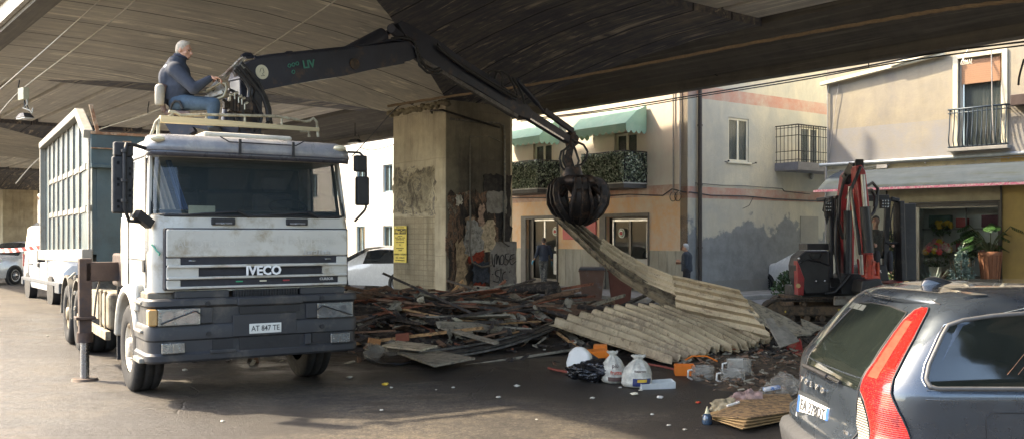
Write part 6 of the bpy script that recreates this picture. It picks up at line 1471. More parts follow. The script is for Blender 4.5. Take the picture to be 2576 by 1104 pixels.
# boom: rises from the swing post, arm comes down towards us
def xbar(name,pts,w_,d0,mat,par=None,sp=.16):
    m=MB();
    for q in pts: pass
    A=pts
    for a,b in zip(A,A[1:]): m.bar(X(a[0],a[1],a[2]),X(b[0],b[1],b[2]),w_,sp,up=(0,1,0))
    return xb(name,m,mat,par,bev=.012)
xplate('swing_post',[(2118,740),(2112,700),(2126,688),(2170,688),(2178,740)],-.55,.1,xk)
bm=xplate('boom',[(2128,700),(2118,600),(2116,500),(2124,440),(2150,414),(2160,440),(2158,500),(2150,600),(2148,700)],-.25,.05,xr,bev=.015)
m=MB();m.bx(0,0,0,0,0,0) if 0 else None
for a,b,w_ in (((2132,690,-.32),(2133,530,-.36),.09),): m.cyl(X(*a),X(*b),w_,n=14)
xb('boom_cylinder',m,xk)
m=MB();m.cyl(X(2133,530,-.36),X(2138,470,-.36),.04,n=10);xb('boom_rod',m,M('rod_dull',(.32,.30,.27),.35,.8,bump=0))
m=MB();A=[(2152,418),(2168,415),(2178,432),(2186,500),(2192,600),(2200,662),(2205,690),(2178,692),(2170,660),(2166,600),(2160,500)]
arm_=xplate('arm',A,-1.0,-.78,xr,bev=.015)
xplate('arm_side',[(2145,425),(2156,418),(2160,500),(2168,640),(2176,690),(2165,690),(2150,560)],-.74,-.62,xr,bev=.01)
m=MB();m.cyl(X(2176,520,-1.1),X(2186,635,-1.1),.11,n=14);xb('arm_cylinder',m,xk)
m=MB();m.cyl(X(2170,440,-1.08),X(2176,520,-1.1),.05,n=10);m.cyl(X(2165,640,-1.1),X(2168,690,-1.08),.045,n=10);xb('cylinder_rod',m,M('rod_dull',(.32,.30,.27),.35,.8,bump=0))
m=MB();m.bar(X(2150,415,-.6),X(2130,452,-.4),.16,.2);m.bar(X(2163,412,-.9),X(2156,425,-.5),.16,.2);m.cyl(X(2130,456,-.3),X(2136,440,-.5),.10,n=12);xb('arm_link',m,xk,bev=.01)
m=MB();m.cyl(X(2188,640,-1.05),X(2184,700,-1.0),.07,n=12);m.bar(X(2195,655,-1.05),X(2190,705,-1.0),.08,.1);m.bar(X(2205,660,-.95),X(2208,710,-.9),.08,.1);m.bar(X(2172,690,-1.),X(2205,700,-.95),.14,.1);xb('bucket_link',m,xor)
m=MB();bk=[(2170,705),(2215,700),(2225,720),(2215,745),(2185,752),(2165,735)];bo=xplate('bucket',bk,-1.25,-.7,xk)
m=MB()
for hh in ([(2120,600,-.4),(2110,560,-.5),(2112,500,-.5),(2122,460,-.5),(2135,440,-.55)],[(2112,700,-.5),(2102,640,-.5),(2104,560,-.5),(2110,520,-.45)],[(2178,470,-.9),(2195,460,-.8),(2208,475,-.7),(2206,510,-.7),(2198,535,-.8),(2188,545,-.9)],[(2180,480,-.9),(2192,478,-.8),(2202,495,-.7),(2200,520,-.75)],[(2165,420,-1.),(2140,480,-1.05),(2150,540,-1.05),(2160,600,-1.08),(2165,660,-1.05)],[(2140,690,-.6),(2120,715,-.6),(2100,735,-.5),(2076,738,-.45)]):
    m=MB();m.tube([X(*q) for q in hh],.035,6);xb('hydraulic_hose',m,hose)
m=MB();m.tube([X(2128,500,-1.2),X(2140,470,-1.2),X(2148,560,-1.22),X(2158,650,-1.2)],.02,5);xb('steel_line',m,M('line_steel',(.3,.28,.22),.4,.7),arm_)
# cab
m=MB();cb=[(2102,496),(2240,498),(2270,505)]
def post(m,x0,y0,x1,y1,d,w_=.08): m.bar(X(x0,y0,d),X(x1,y1,d),w_,w_)
for d in (-.1,1.1):
    post(m,2108,500,2108,700,d,.09);post(m,2233,500,2225,700,d,.11);post(m,2105,502,2235,500,d,.10)
    post(m,2170,700,2225,700,d,.1)
for x in (2108,2233): m.bar(X(x,502,-.1),X(x,502,1.1),.09,.09)
cabx=xb('cab_frame',m,xk,bev=.01)
xplate('cab_roof',[(2102,492),(2238,490),(2238,500),(2102,502)],-.15,1.15,xk,cabx)
m=MB();m.bar(X(2262,506,-.1),X(2268,706,-.1),.32,.12);m.bar(X(2275,512,.1),X(2277,706,.1),.07,.5);m.bar(X(2240,500,-.1),X(2262,505,-.1),.1,.1);m.bar(X(2225,610,-.1),X(2265,612,-.1),.2,.05);xb('door_open',m,xk,cabx,bev=.03)
m=MB();m.tube([X(2247,520,-.2),X(2240,560,-.22),X(2243,600,-.2),X(2252,580,-.2)],.016,5);xb('grab_rail',m,xk,cabx)
m=MB();A=[X(2112,505,-.12),X(2230,505,-.12),X(2223,696,-.12),X(2112,696,-.12)];m.add(A,[(0,1,2,3)]);xb('cab_window',m,glass('cab_glass',(.05,.07,.07),.03,.25),cabx)
def worklight(px,py,w_=16,h_=26,par=None):
    m=MB();a=X(px,py,-.3);b=X(px+w_,py+h_,-.3);m.bx(a.x,b.x,a.y,a.y+.12,b.z,a.z);o=xb('work_lamp',m,xk,cabx,bev=.01)
    m=MB()
    for i in range(3):
        for j in range(3): c=Vector((a.x+(b.x-a.x)*(i+.5)/3,a.y-.004,b.z+(a.z-b.z)*(j+.5)/3));m.ball(c,(.018,.008,.022),8,5)
    xb('lamp_lens',m,lensM,o)
worklight(2076,508);worklight(2217,502,20,22)
m=MB();m.lathe(X(2080,545,-.3),[(.06,.10),(.06,.02),(.03,-.06),(.01,-.16)],12,'z');m.tube([X(2090,500,-.2),X(2076,500,-.3),X(2070,530,-.3),X(2080,540,-.3)],.015,5);xb('beacon',m,xk,cabx)
m=MB();m.tube([X(2090,495,-.2),X(2090,700,-.2)],.05,6);m.tube([X(2099,498,-.2),X(2099,640,-.2)],.03,6);xb('side_post',m,xk,cabx)
m=MB();m.bx(X(2190,600).x,X(2225,600).x,XD+.3,XD+.9,1.0,1.2);m.bx(X(2190,600).x,X(2225,600).x,XD+.7,XD+.85,1.2,1.9);xb('seat',m,xk,cabx,bev=.05)
xplate('red_step',[(2238,712),(2272,706),(2274,720),(2238,724)],-.4,.2,xr)
text_obj('lettering','MAR',.09,lett,ex,XI@fr(X(2207,682,-.42),(1,0,0),(0,0,1)),.004,.002)
xplate('cab_panel',[(2170,672),(2230,665),(2238,705),(2170,712)],-.3,.9,xk,bev=.02)
m=MB();A=[(2100,745),(2175,742),(2178,765),(2100,768)];xplate('blade',A,-.9,-.8,M('blade_steel',(.22,.20,.17),.6,.3,var=.3,col2=(.1,.07,.05)))
# driver behind the glass
q=X(2208,592,.35);dp=empty('person',Vector((q.x,q.y,1.1)),0,'dark-clothed driver sitting inside the excavator cab','person');MD=Matrix.Translation(-Vector((q.x,q.y,1.1)))
b=MB();hc=X(2203,556,.30);P,Tm=head(b,hc,(-.3,-1,0),(0,0,1),1.);cap(b,hc-Vector((0,0,.2)),hc-Vector((0,0,.05)),.055,.055);cap(b,hc-Vector((0,0,.28)),hc-Vector((0,0,.75)),.1,.1)
for s_ in (-1,1): a=hc+Vector((.19*s_,0,-.27));e_=a+Vector((.05*s_,-.08,-.27));w_=e_+Vector((-.05*s_,-.28,.03));cap(b,a,e_,.04,.035);cap(b,e_,w_,.035,.028);hand(b,w_,(0,-1,0),(0,0,-1),1,.7)
for s_ in (-1,1): a=hc+Vector((.1*s_,-.0,-.75));k_=a+Vector((.04*s_,-.42,.03));cap(b,a,k_,.06,.05);cap(b,k_,k_+Vector((0,-.05,-.4)),.05,.04)
fuse(b,'body',skin,dp,.012,2,.4,MD)
hair_cap('hair',greyH,dp,lambda x,y,z:P(x,y,z)-Vector((q.x,q.y,1.1)),Tm,1.)
m=MB();cap(m,hc-Vector((0,0,.33)),hc-Vector((0,0,.68)),.16,.15);cap(m,hc+Vector((-.18,0,-.28)),hc+Vector((.18,0,-.28)),.08,.08)
for s_ in (-1,1): a=hc+Vector((.19*s_,0,-.27));e_=a+Vector((.05*s_,-.08,-.27));cap(m,a,e_,.065,.055);cap(m,e_,e_+Vector((-.04*s_,-.22,.02)),.055,.045)
fuse(m,'jacket',M('driver_black',(.02,.022,.026),.9),dp,.018,3,.5,MD)
m=MB()
for s_ in (-1,1): a=hc+Vector((.1*s_,-.0,-.75));k_=a+Vector((.04*s_,-.42,.03));cap(m,a,k_,.09,.075);cap(m,k_,k_+Vector((0,-.05,-.35)),.075,.06)
fuse(m,'trousers',M('driver_grey',(.05,.05,.055),.9),dp,.018,3,.5,MD)
# ================================================================ debris
rnd=random.Random(11)
def mound(x,y):
    d=math.hypot((x+1.1)/3.5,(y-19.3)/4.4); d2=math.hypot((x-3.6)/3.6,(y-16.4)/2.6);d3=math.hypot((x+2.6)/2.,(y-17.4)/2.6)
    h=max(0,1-d*d)*.62+max(0,1-d2*d2)*.13+max(0,1-d3*d3)*.25
    return h*(.75+.5*noise.noise(Vector((x*.9,y*.9,3)))) if h>0 else 0
charM=M('charred_wood',(.040,.032,.027),.75,var=.5,scale=7,col2=(.15,.115,.085),lo=.5,hi=.64,bump=.4)
def wood(name,c,d=.5,s=(1,1,1)): return M(name,c,.8,var=.4,scale=6,col2=tuple(Vector(c)*.3),lo=.5,hi=.62,bump=.3)
browW=wood('brown_board',(.20,.115,.07));redW=wood('red_brown_board',(.30,.11,.06));oraW=wood('bright_board',(.50,.29,.13));greW=wood('grey_board',(.30,.265,.20));palW=wood('pale_board',(.50,.44,.32))
# rubble bed: burnt crumbs nobody could count
m=MB();nx,ny=110,80;x0,x1,y0,y1=-5.2,8.2,12.8,24.5
vs=[]
for j in range(ny+1):
    for i in range(nx+1):
        x=x0+(x1-x0)*i/nx;y=y0+(y1-y0)*j/ny;h=mound(x,y);k=.10*abs(noise.noise(Vector((x*4,y*4,0))))+.05*abs(noise.noise(Vector((x*11,y*11,4))))
        vs.append((x,y,h*.8+(k*min(1,h*6+.0))-.02 if h>0 else -.03))
m.add(vs,[(j*(nx+1)+i,j*(nx+1)+i+1,(j+1)*(nx+1)+i+1,(j+1)*(nx+1)+i) for j in range(ny) for i in range(nx)],False)
cols=[charM,browW,greW,redW,palW]
for i in range(5200):
    x=rnd.uniform(-5,8);y=rnd.uniform(12.9,24)
    h=mound(x,y)
    if h<=0.0 and (rnd.random()>.10 or y>19 or y<13.2): continue
    s=rnd.uniform(.015,.07);m.m=rnd.choice((0,0,0,0,1,1,2,3,0,4) if rnd.random()<.5 else (0,0,1,2))
    T=Matrix.Translation((x,y,h*.85+.05*(h>0)+s*.2))@Euler((rnd.uniform(-.6,.6),rnd.uniform(-.6,.6),rnd.uniform(0,6.3))).to_matrix().to_4x4()
    m.bx(-s*rnd.uniform(.6,2.4),s*rnd.uniform(.6,2.2),-s*.5,s*.5,-s*.2,s*.3,T=T)
m.m=0
tag(m.build('rubble',cols),'burnt crumbs and splinters covering the ground around the pillar','rubble',kind='stuff')
# boards, one object each
kinds=[('charred_board',charM,'charred black board lying among the heap around the pillar','charred boards in the burnt heap',.46,'board'),
 ('timber_board',browW,'scorched brown timber board in the heap around the pillar','brown boards in the burnt heap',.25,'board'),
 ('painted_board',redW,'reddish painted board in the burnt heap','reddish boards in the burnt heap',.12,'board'),
 ('weathered_board',greW,'dusty grey board in the burnt heap','grey boards in the burnt heap',.12,'board'),
 ('bare_board',oraW,'bright unburnt board in the heap','bright boards in the burnt heap',.05,'board')]
def board(name,mat,a,b,w_,t_,label,cat='board',group=None,bend=0):
    a=Vector(a);b=Vector(b);c=(a+b)/2;m=MB();n=max(1,int((b-a).length/.5)) if bend else 1
    P=[a.lerp(b,i/n)-c+Vector((0,0,bend*math.sin(PI*i/n))) for i in range(n+1)]
    d=(b-a).normalized();sd=d.cross(Vector((0,0,1))).normalized();u=sd.cross(d);vs=[]
    r_=rnd.uniform(-.5,.5);sd,u=sd*math.cos(r_)+u*math.sin(r_),u*math.cos(r_)-sd*math.sin(r_)
    for i,p in enumerate(P):
        ww=w_*(1 if 0<i<n else rnd.uniform(.5,1));
        for x,y in ((-1,-1),(1,-1),(1,1),(-1,1)): vs.append(p+sd*x*ww/2+u*y*t_/2+d*(rnd.uniform(-.05,.05) if i in (0,n) else 0))
    m.add(vs,[(i*4+j,i*4+(j+1)%4,(i+1)*4+(j+1)%4,(i+1)*4+j) for i in range(n) for j in range(4)]+[(3,2,1,0),(n*4,n*4+1,n*4+2,n*4+3)])
    o=m.build(name,mat);o.location=c;return tag(o,label,cat,group)
cnt=0
for i in range(2000):
    if cnt>=265: break
    x=rnd.gauss(-.7,2.1);y=rnd.gauss(18.4,2.5);h=mound(x,y)
    if h<.05 or (x>.45 and y<17.9) or (x>1.6 and y>20.): continue
    if y>22.8 or (x<-2.5 and y>20.5) or (-4<x<-.3 and y>21.5): continue
    k=rnd.random();acc=0
    for kd in kinds:
        acc+=kd[4]
        if k<acc: break
    L_=rnd.choice((.5,.8,1.,1.4,1.8,2.3,3.0));an=rnd.gauss(.0,.7) if rnd.random()<.75 else rnd.uniform(-1.5,1.5)
    d=Vector((math.cos(an),math.sin(an),rnd.gauss(0,.16)));c=Vector((x,y,h+rnd.uniform(.02,.16)))
    a=c-d*L_/2;b=c+d*L_/2
    a.z=max(a.z,mound(a.x,a.y)*.8+.03);b.z=max(b.z,mound(b.x,b.y)*.8+.03)
    if b.z-a.z>.5 or a.z-b.z>.5: continue
    if max(a.x,b.x)>.9 and min(a.y,b.y)<17.3: continue
    board(kd[0],kd[1],a,b,rnd.choice((.03,.05,.06,.09,.14,.24)),rnd.uniform(.012,.06),kd[2],kd[5],kd[3],rnd.uniform(-.05,.06));cnt+=1
frag=[('brick_fragment',redW,'broken brick or tile fragment in the burnt heap','brick fragments in the heap','brick'),('plaster_lump',palW,'pale plaster lump in the burnt heap','plaster lumps in the heap','lump'),('sheet_scrap',greW,'bent grey scrap of sheet in the burnt heap','bent scraps in the heap','scrap'),('sheet_scrap',charM,'black crumpled scrap in the burnt heap','black scraps in the heap','scrap')]
for i in range(120):
    x=rnd.gauss(-.8,2.0);y=rnd.gauss(17.,2.2);h=mound(x,y)
    if h<.04 or (x>.6 and y<18): continue
    nm,mt_,lb,gp_,ct=frag[rnd.choice((0,1,2,2,3,3))];m=MB();T=Euler((rnd.uniform(-1,1),rnd.uniform(-1,1),rnd.uniform(0,6.3))).to_matrix()
    if nm=='brick_fragment': m.hexa([T@Vector((a*rnd.uniform(.05,.12),b*rnd.uniform(.04,.07),c*rnd.uniform(.03,.05))) for c in (-1,1) for a,b in ((-1,-1),(1,-1),(1,1),(-1,1))])
    elif nm=='plaster_lump': m.ball((0,0,0),(rnd.uniform(.04,.12),rnd.uniform(.04,.1),rnd.uniform(.03,.06)),8,6,jit=1.2,seed=i,T=T)
    else:
        w_,d_=rnd.uniform(.12,.4),rnd.uniform(.06,.2);m.grid(lambda a,b:T@(Vector(((a-.5)*w_,(b-.5)*d_,0))+noise.noise_vector(Vector((a*2,b*2,i)))*.09),7,4,False)
    o=m.build(nm,mt_,solid=.006 if nm=='sheet_scrap' else 0);o.location=(x,y,h+rnd.uniform(.06,.2));tag(o,lb,ct,gp_)
# pieces one can tell apart
def B2(name,mat,p,q,w_,t_,label,cat='board',bend=0): return board(name,mat,W(*p),W(*q),w_,t_,label,cat,None,bend)
B2('steel_pole',charM,(962,686,17.5),(1205,795,16.2),.045,.045,'long thin dark pole sticking up left out of the heap below the yellow notice','pole')
B2('wide_plank',greW,(1105,931,13.3),(1458,878,15.),.26,.04,'long wide dusty plank along the near edge of the heap','plank')
B2('leaning_plank',greW,(1290,742,19.),(1475,872,15.4),.16,.04,'long grey plank sloping down right to the near edge of the heap','plank')
B2('edge_plank',oraW,(1400,835,16.),(1462,880,14.8),.05,.03,'bright edged strip below the sloping grey plank','strip')
B2('long_strip',oraW,(1130,742,20.6),(1345,737,20.4),.06,.04,'long bright wooden strip lying across the heap before the pillar','strip')
B2('long_strip',redW,(1085,738,20.3),(1330,750,19.6),.10,.04,'long red-brown lath just under the bright strip before the pillar','strip')
B2('iron_bar',charM,(1125,705,20),(1490,815,16.4),.05,.05,'long dark bar crossing the heap down to the corrugated sheet','bar')
for i,(p,q) in enumerate((((1050,885,13.9),(1420,800,16.6)),((1060,895,13.8),(1415,812,16.3)),((1075,903,13.7),(1400,824,16.)))):
    B2('metal_strip',M('burnt_strip',(.05,.047,.045),.5,.3,var=.4,col2=(.13,.12,.10)),p,q,.12,.03,('upper','middle','lowest')[i]+' of three long bent metal strips sweeping up right through the heap','strip',-.10)
B2('upright_lath',charM,(1283,722,20.6),(1346,701,20.4),.07,.04,'short black lath pointing up right behind the heap','lath')
B2('upright_lath',charM,(1310,735,20.2),(1368,716,20.2),.08,.04,'second black lath pointing up right, below the first','lath')
B2('lean_board',redW,(1000,735,18.2),(1030,790,17.2),.16,.03,'red-brown board leaning on the left end of the heap','board')
B2('upright_lath',browW,(985,735,18.2),(1052,720,18.6),.05,.04,'thin brown lath above the left end of the heap','lath')
B2('grey_lath',greW,(1250,862,14.6),(1120,825,15.4),.16,.03,'grey board dipping left into the hollow of the heap','board')
m=MB();P=[G(1010,894,.14),G(1090,912,.03),G(1100,932,.05),G(1170,905,.16),G(1095,896,.22)]
m.prism([(p.x,p.y) for p in (G(1000,898,.05),G(1093,932,.05),G(1195,912,.05),G(1100,893,.05))],(0,0,.10),(1,0,0),(0,1,0),(.0,.0,.03));o=m.build('broken_panel',greW,fix=True);tag(o,'flat broken grey panel at the near left corner of the heap','panel')
m=MB();m.prism([(p.x,p.y) for p in (G(960,893,.05),G(1060,905,.05),G(1100,893,.05),G(1000,880,.05))],(0,0,.18),(1,0,0),(0,1,0),(.0,.02,.025));tag(m.build('broken_panel',palW,fix=True),'pale flat piece of board behind the broken grey panel','panel')
# burnt trunk
rn=random.Random(5);pts=[W(1230,735,20.5),W(1290,728,20.3),W(1350,724,20.2),W(1385,722,20.1),W(1400,728,20.1)]
m=MB();m.tube(pts,.1,9,rs=[.07,.10,.13,.15,.17]);
for p_,q_ in (((1385,725,20),(1370,752,20)),((1398,728,20),(1402,755,20)),((1392,725,20),(1380,745,19.8)),((1400,722,20),(1408,740,20))): m.tube([W(*p_),W((p_[0]+q_[0])/2+rn.uniform(-3,3),(p_[1]+q_[1])/2,20),W(*q_)],.08,6,rs=[.09,.06,.03])
tag(m.build('burnt_trunk',charM),'thick burnt beam with a ragged torn end at the right back of the heap','beam')
# ---- corrugated sheets
def corr_mat():
    t=NT('corrugated_cream');n=t.noise(None,1.4,10,.72);s=t.noise(None,5,9,.78,1.);g=t.noise(None,16,8,.8)
    col=t.mix(t.ramp(n,[(.40,0.),(.64,1.)]),(.64,.53,.35),(.42,.33,.21));col=t.mix(t.ramp(s,[(.55,0.),(.63,.8)]),col,(.16,.10,.06))
    col=t.mix(t.ramp(g,[(.58,0.),(.66,.8)]),col,(.09,.06,.04))
    col=t.mix(t.ramp(t.noise(t.map((1,1,1),loc=(4,4,4)),.9,9,.8),[(.52,0.),(.60,.75)]),col,(.26,.20,.14))
    t.bump(g,.35,.01);return t.set(col,.5,.1)
corM=corr_mat();corD=M('corrugated_under',(.30,.235,.15),.6,.1,var=.35,scale=3,col2=(.06,.045,.035),lo=.48,hi=.62,bump=.2)
def trap(t):
    t=t%1.
    return 0 if t<.30 else ((t-.30)/.12 if t<.42 else (1 if t<.62 else ((.74-t)/.12 if t<.74 else 0)))
def corr(name,fn,nr,nv,depth,nrm,mat,label,crump=.02,seed=0,rag=0,jag2=0):
    m=MB();us=[]
    for k in range(nr):
        for t in (0,.30,.42,.62,.74): us.append((k+t)/nr)
    us.append(1.);rg=random.Random(seed);jag=[rg.uniform(-rag,rag) for _ in us];vs=[];P0=None
    for j in range(nv+1):
        for i,u in enumerate(us):
            v=j/nv;vv=v if 0<j<nv else v+jag[i]*(1 if j==nv else .4)
            p=fn(u,vv);q=noise.noise_vector(p*.9+Vector((seed,0,0)))*crump*.8+noise.noise_vector(p*7+Vector((seed,0,0)))*crump*.25
            vs.append(p+(nrm(u,v) if callable(nrm) else nrm)*depth*trap(u*nr)+q)
    c=sum(vs,Vector())/len(vs);n=len(us)
    m.add([v-c for v in vs],[(j*n+i,j*n+i+1,(j+1)*n+i+1,(j+1)*n+i) for j in range(nv) for i in range(n-1)])
    o=m.build(name,mat,solid=.006);o.location=c;return tag(o,label,'metal sheet')
def bil(A,B,C_,D):   # u: A->D, v: A->B
    return lambda u,v:(A*(1-v)+B*v)*(1-u)+(D*(1-v)+C_*v)*u
A=G(1384,818,.32);B_=G(1676,914,.05);C_=W(1946,866,15.0);D=W(1760,775,17.6);C_.z=max(C_.z,.15);D.z=.42
def f1(u,v):
    p=bil(A,B_,C_,D)(u,v);p.z+=.18*math.sin(PI*min(1,max(0,u)))*math.sin(PI*.5*(1-v)) ;return p
corr('corrugated_sheet',f1,13,12,.105,Vector((0,0,1)),corM,'cream corrugated roof sheet lying flat, ragged lower edge towards the rubbish bags',.03,1,.035)
TL=W(1692,690,17.2);TR=W(1856,728,15.9);BR=W(1946,862,14.9);BL=W(1708,806,16.7)
def f2(u,v):
    p=bil(TL,TR,BR,BL)(u,v);n_=Vector((-.2,-1,.35)).normalized();return p+n_*(.12*math.sin(PI*u))
corr('corrugated_sheet',f2,6,8,.12,Vector((-.25,-.9,.4)).normalized(),corM,'cream corrugated sheet folded upright, its ribs running down to the right',.03,2,.03)
UP=[(1470,568,18.9),(1510,600,18.7),(1560,632,18.4),(1620,660,18.),(1660,678,17.7),(1694,690,17.3)]
LO=[(1388,545,18.8),(1436,590,18.5),(1500,650,18.1),(1565,702,17.6),(1640,750,17.2),(1708,790,16.9)]
def pl3(P_,t): t=max(0,min(.9999,t))*(len(P_)-1);i=int(t);a=W(*P_[i]);b=W(*P_[i+1]);return a.lerp(b,t-i)
def f3(u,v):
    a=pl3(LO,v);b=pl3(UP,v);p=a.lerp(b,u);return p+Vector((0,.12*math.sin(PI*u),-.03))
corr('corrugated_sheet',f3,4,12,.12,Vector((.3,-.9,.3)).normalized(),corD,'long dark twisted corrugated sheet hanging from the grapple down to the heap',.03,3,.02)
U2=[(1516,600,18.5),(1560,630,18.2),(1620,662,17.8),(1694,692,17.1)];L2=[(1510,628,18.3),(1560,668,18.),(1630,712,17.5),(1704,745,16.8)]
corr('corrugated_sheet',lambda u,v:pl3(L2,v).lerp(pl3(U2,v),u),3,12,.09,Vector((.3,-.9,.3)).normalized(),corM,'lighter corrugated sheet overlapping the hanging one on its upper side',.03,4,.03)
def flat(name,pts,th_,mat,label,cat):
    P_=[W(*p) for p in pts];n_=(P_[1]-P_[0]).cross(P_[2]-P_[0]).normalized();c=sum(P_,Vector())/len(P_)
    m=MB();A_=[p-c for p in P_];k=len(A_);m.add(A_+[a+n_*th_ for a in A_],[(i,(i+1)%k,k+(i+1)%k,k+i) for i in range(k)]+[tuple(reversed(range(k))),tuple(range(k,2*k))])
    o=m.build(name,mat,fix=True);o.location=c;return tag(o,label,cat)
flat('fibre_panel',[(1868,760,15.6),(1885,752,15.9),(1985,800,15.6),(2045,838,15.0),(1968,845,14.7),(1905,800,15.1)],.03,greW,'long grey fibre panel sloping down right beside the folded sheet','panel')
flat('fibre_panel',[(1925,800,14.7),(1942,798,14.8),(1958,822,14.7),(1975,818,14.8),(2012,856,14.4),(1965,872,14.2),(1950,845,14.4)],.03,M('light_fibre',(.27,.24,.20),.85,var=.25,col2=(.18,.16,.13)),'small broken light grey panel in front of the long one','panel')
flat('fibre_panel',[(2015,800,16.5),(2070,822,16.3),(2040,835,16.),(2022,830,16.)],.03,greW,'triangular grey panel by the crawler track','panel')
flat('red_sheet',[(1968,865,15.2),(2012,850,15.),(2020,895,14.2),(1995,893,14.4)],.05,M('red_plastic',(.45,.03,.035),.4,var=.2),'bright red plastic panel behind the grey estate car','panel')
flat('brown_panel',[(1365,790,17.6),(1450,795,17.4),(1500,770,18.4),(1380,768,18.6)],.03,browW,'dark brown panel behind the lying sheet','panel')
for i,(p,q,w_) in enumerate((((1480,800,17.2),(1700,760,17.8),.08),((1500,812,17),(1690,795,17.2),.06),((1545,778,18.4),(1640,735,18.8),.10),((1640,735,18.8),(1700,760,18.),.08),((1600,790,17.6),(1660,745,18.2),.06),((1560,800,17),(1555,765,18),.05),((1470,785,17.6),(1500,818,16.6),.07),((1450,770,18),(1640,790,17.5),.14),((1640,800,17.),(1760,770,17.2),.08),((1850,765,17),(1990,830,15.6),.1),((1350,775,18),(1470,830,16.6),.12))):
    B2('roof_batten',charM if i%3 else greW,p,q,w_,.05,'burnt roof batten under the raised sheet, beyond the lying one','batten').__setitem__('group','roof battens under the sheets')
# ---- wheelie bins
def bin_(px,label,body,side):
    p=G(px,774,0);e=empty('wheelie_bin',p,R(-6),label,'bin');s=1.0
    m=MB();a=[(-.24,-.26,.10),(.24,-.26,.10),(.24,.26,.10),(-.24,.26,.10),(-.33,-.34,1.0),(.33,-.34,1.0),(.33,.38,1.0),(-.33,.38,1.0)];m.hexa([Vector(v) for v in a]);m.bx(-.35,.35,-.36,.40,.96,1.0);m.build('body',body,e,bev=.02)
    m=MB();m.hexa([(-.35,-.37,1.005),(.35,-.37,1.005),(.35,.42,1.005),(-.35,.42,1.005),(-.31,-.31,1.07),(.31,-.31,1.07),(.31,.38,1.08),(-.31,.38,1.08)]);m.build('lid',side,e,bev=.02)
    for x in (-.27,.27):
        m=MB();m.cyl((x-.03,.25,.10),(x+.03,.25,.10),.10,n=18);m.build('wheel',blk,e)
    m=MB();m.tube([(-.25,.40,.95),(-.22,.46,.97),(.22,.46,.97),(.25,.40,.95)],.015,6);m.build('handle',blk,e)
bin_(1489,'brown wheelie bin with dark lid, left of the pair behind the sheets',M('bin_brown',(.16,.09,.065),.6,var=.2,col2=(.2,.2,.2),lo=.55,hi=.8),M('bin_lid',(.09,.09,.10),.6))
bin_(1561,'reddish brown wheelie bin standing right beside the other one, partly under the hanging sheet',M('bin_red_brown',(.17,.06,.04),.6,var=.2),M('bin_lid2',(.10,.06,.05),.6))
# ================================================================ rubbish on the road
def crumple(name,c,r,mat,label,cat,seed=0,jit=.5,n=26,m_=18,top=0,parts=None,noiseb=.12):
    n*=2;m_*=2
    vs=[];m=MB()
    for j in range(m_+1):
        ph=PI*j/m_
        for i in range(n):
            t=2*PI*i/n;q=Vector((math.sin(ph)*math.cos(t),math.sin(ph)*math.sin(t),math.cos(ph)))
            k=1+jit*noise.noise(q*1.8+Vector((seed*3.3,0,seed)))+noiseb*noise.turbulence(q*5+Vector((seed,seed,0)),4,True)-.10*(1-abs(noise.noise(q*4.5+Vector((seed,0,seed*2)))))**9
            z=q.z*k
            if top and z>.45: q=q*(1-.5*(z-.45)); 
            vs.append(Vector((q.x*r[0]*k,q.y*r[1]*k,max(-1.,q.z*k)*r[2]+(top*max(0,q.z-.5)))))
    m.add(vs,[(j*n+i,(j+1)*n+i,(j+1)*n+(i+1)%n,j*n+(i+1)%n) for j in range(m_) for i in range(n)],False)
    o=m.build(name,mat,auto=60);o.location=Vector(c)+Vector((0,0,r[2]));return tag(o,label,cat)
def film(name,col,alpha,rough=.3):
    t=NT(name);n=t.noise(None,9,6,.7);t.set(t.ramp(n,[(.35,tuple(Vector(col)*.7)),(.65,col)]),rough);t.ln(t.ramp(n,[(.35,alpha*.7),(.65,min(1,alpha*1.3))]),t.b.inputs['Alpha']);t.bump(t.noise(None,16,8,.75,1.),.9,.03);return t.m
bagW=film('white_bag_film',(.78,.76,.66),.97);bagK=M('black_bag_film',(.012,.012,.014),.22,var=.3,bump=1.,bs=12);clearF=film('clear_film',(.62,.58,.50),.26,.15)
clearJ=film('clear_jug',(.60,.56,.48),.30,.12)
oran=M('orange_plastic',(.80,.20,.02),.4,var=.12,bump=.05);polyW=M('white_plastic',(.72,.70,.64),.45,var=.1,col2=(.5,.45,.36),lo=.6,hi=.75)
def bxo(name,px,py,w_,d,h,mat,label,cat,rot=(0,0,0),lift=0,bev=.01,open_=0):
    p=G(px,py,0);m=MB()
    if not open_: m.bx(-w_/2,w_/2,-d/2,d/2,0,h)
    else:
        t_=open_;m.bx(-w_/2,w_/2,-d/2,d/2,0,t_);m.bx(-w_/2,w_/2,-d/2,-d/2+t_,t_,h);m.bx(-w_/2,w_/2,d/2-t_,d/2,t_,h);m.bx(-w_/2,-w_/2+t_,-d/2+t_,d/2-t_,t_,h);m.bx(w_/2-t_,w_/2,-d/2+t_,d/2-t_,t_,h)
    o=m.build(name,mat,bev=bev);o.location=p+Vector((0,0,lift));o.rotation_euler=rot;return tag(o,label,cat)
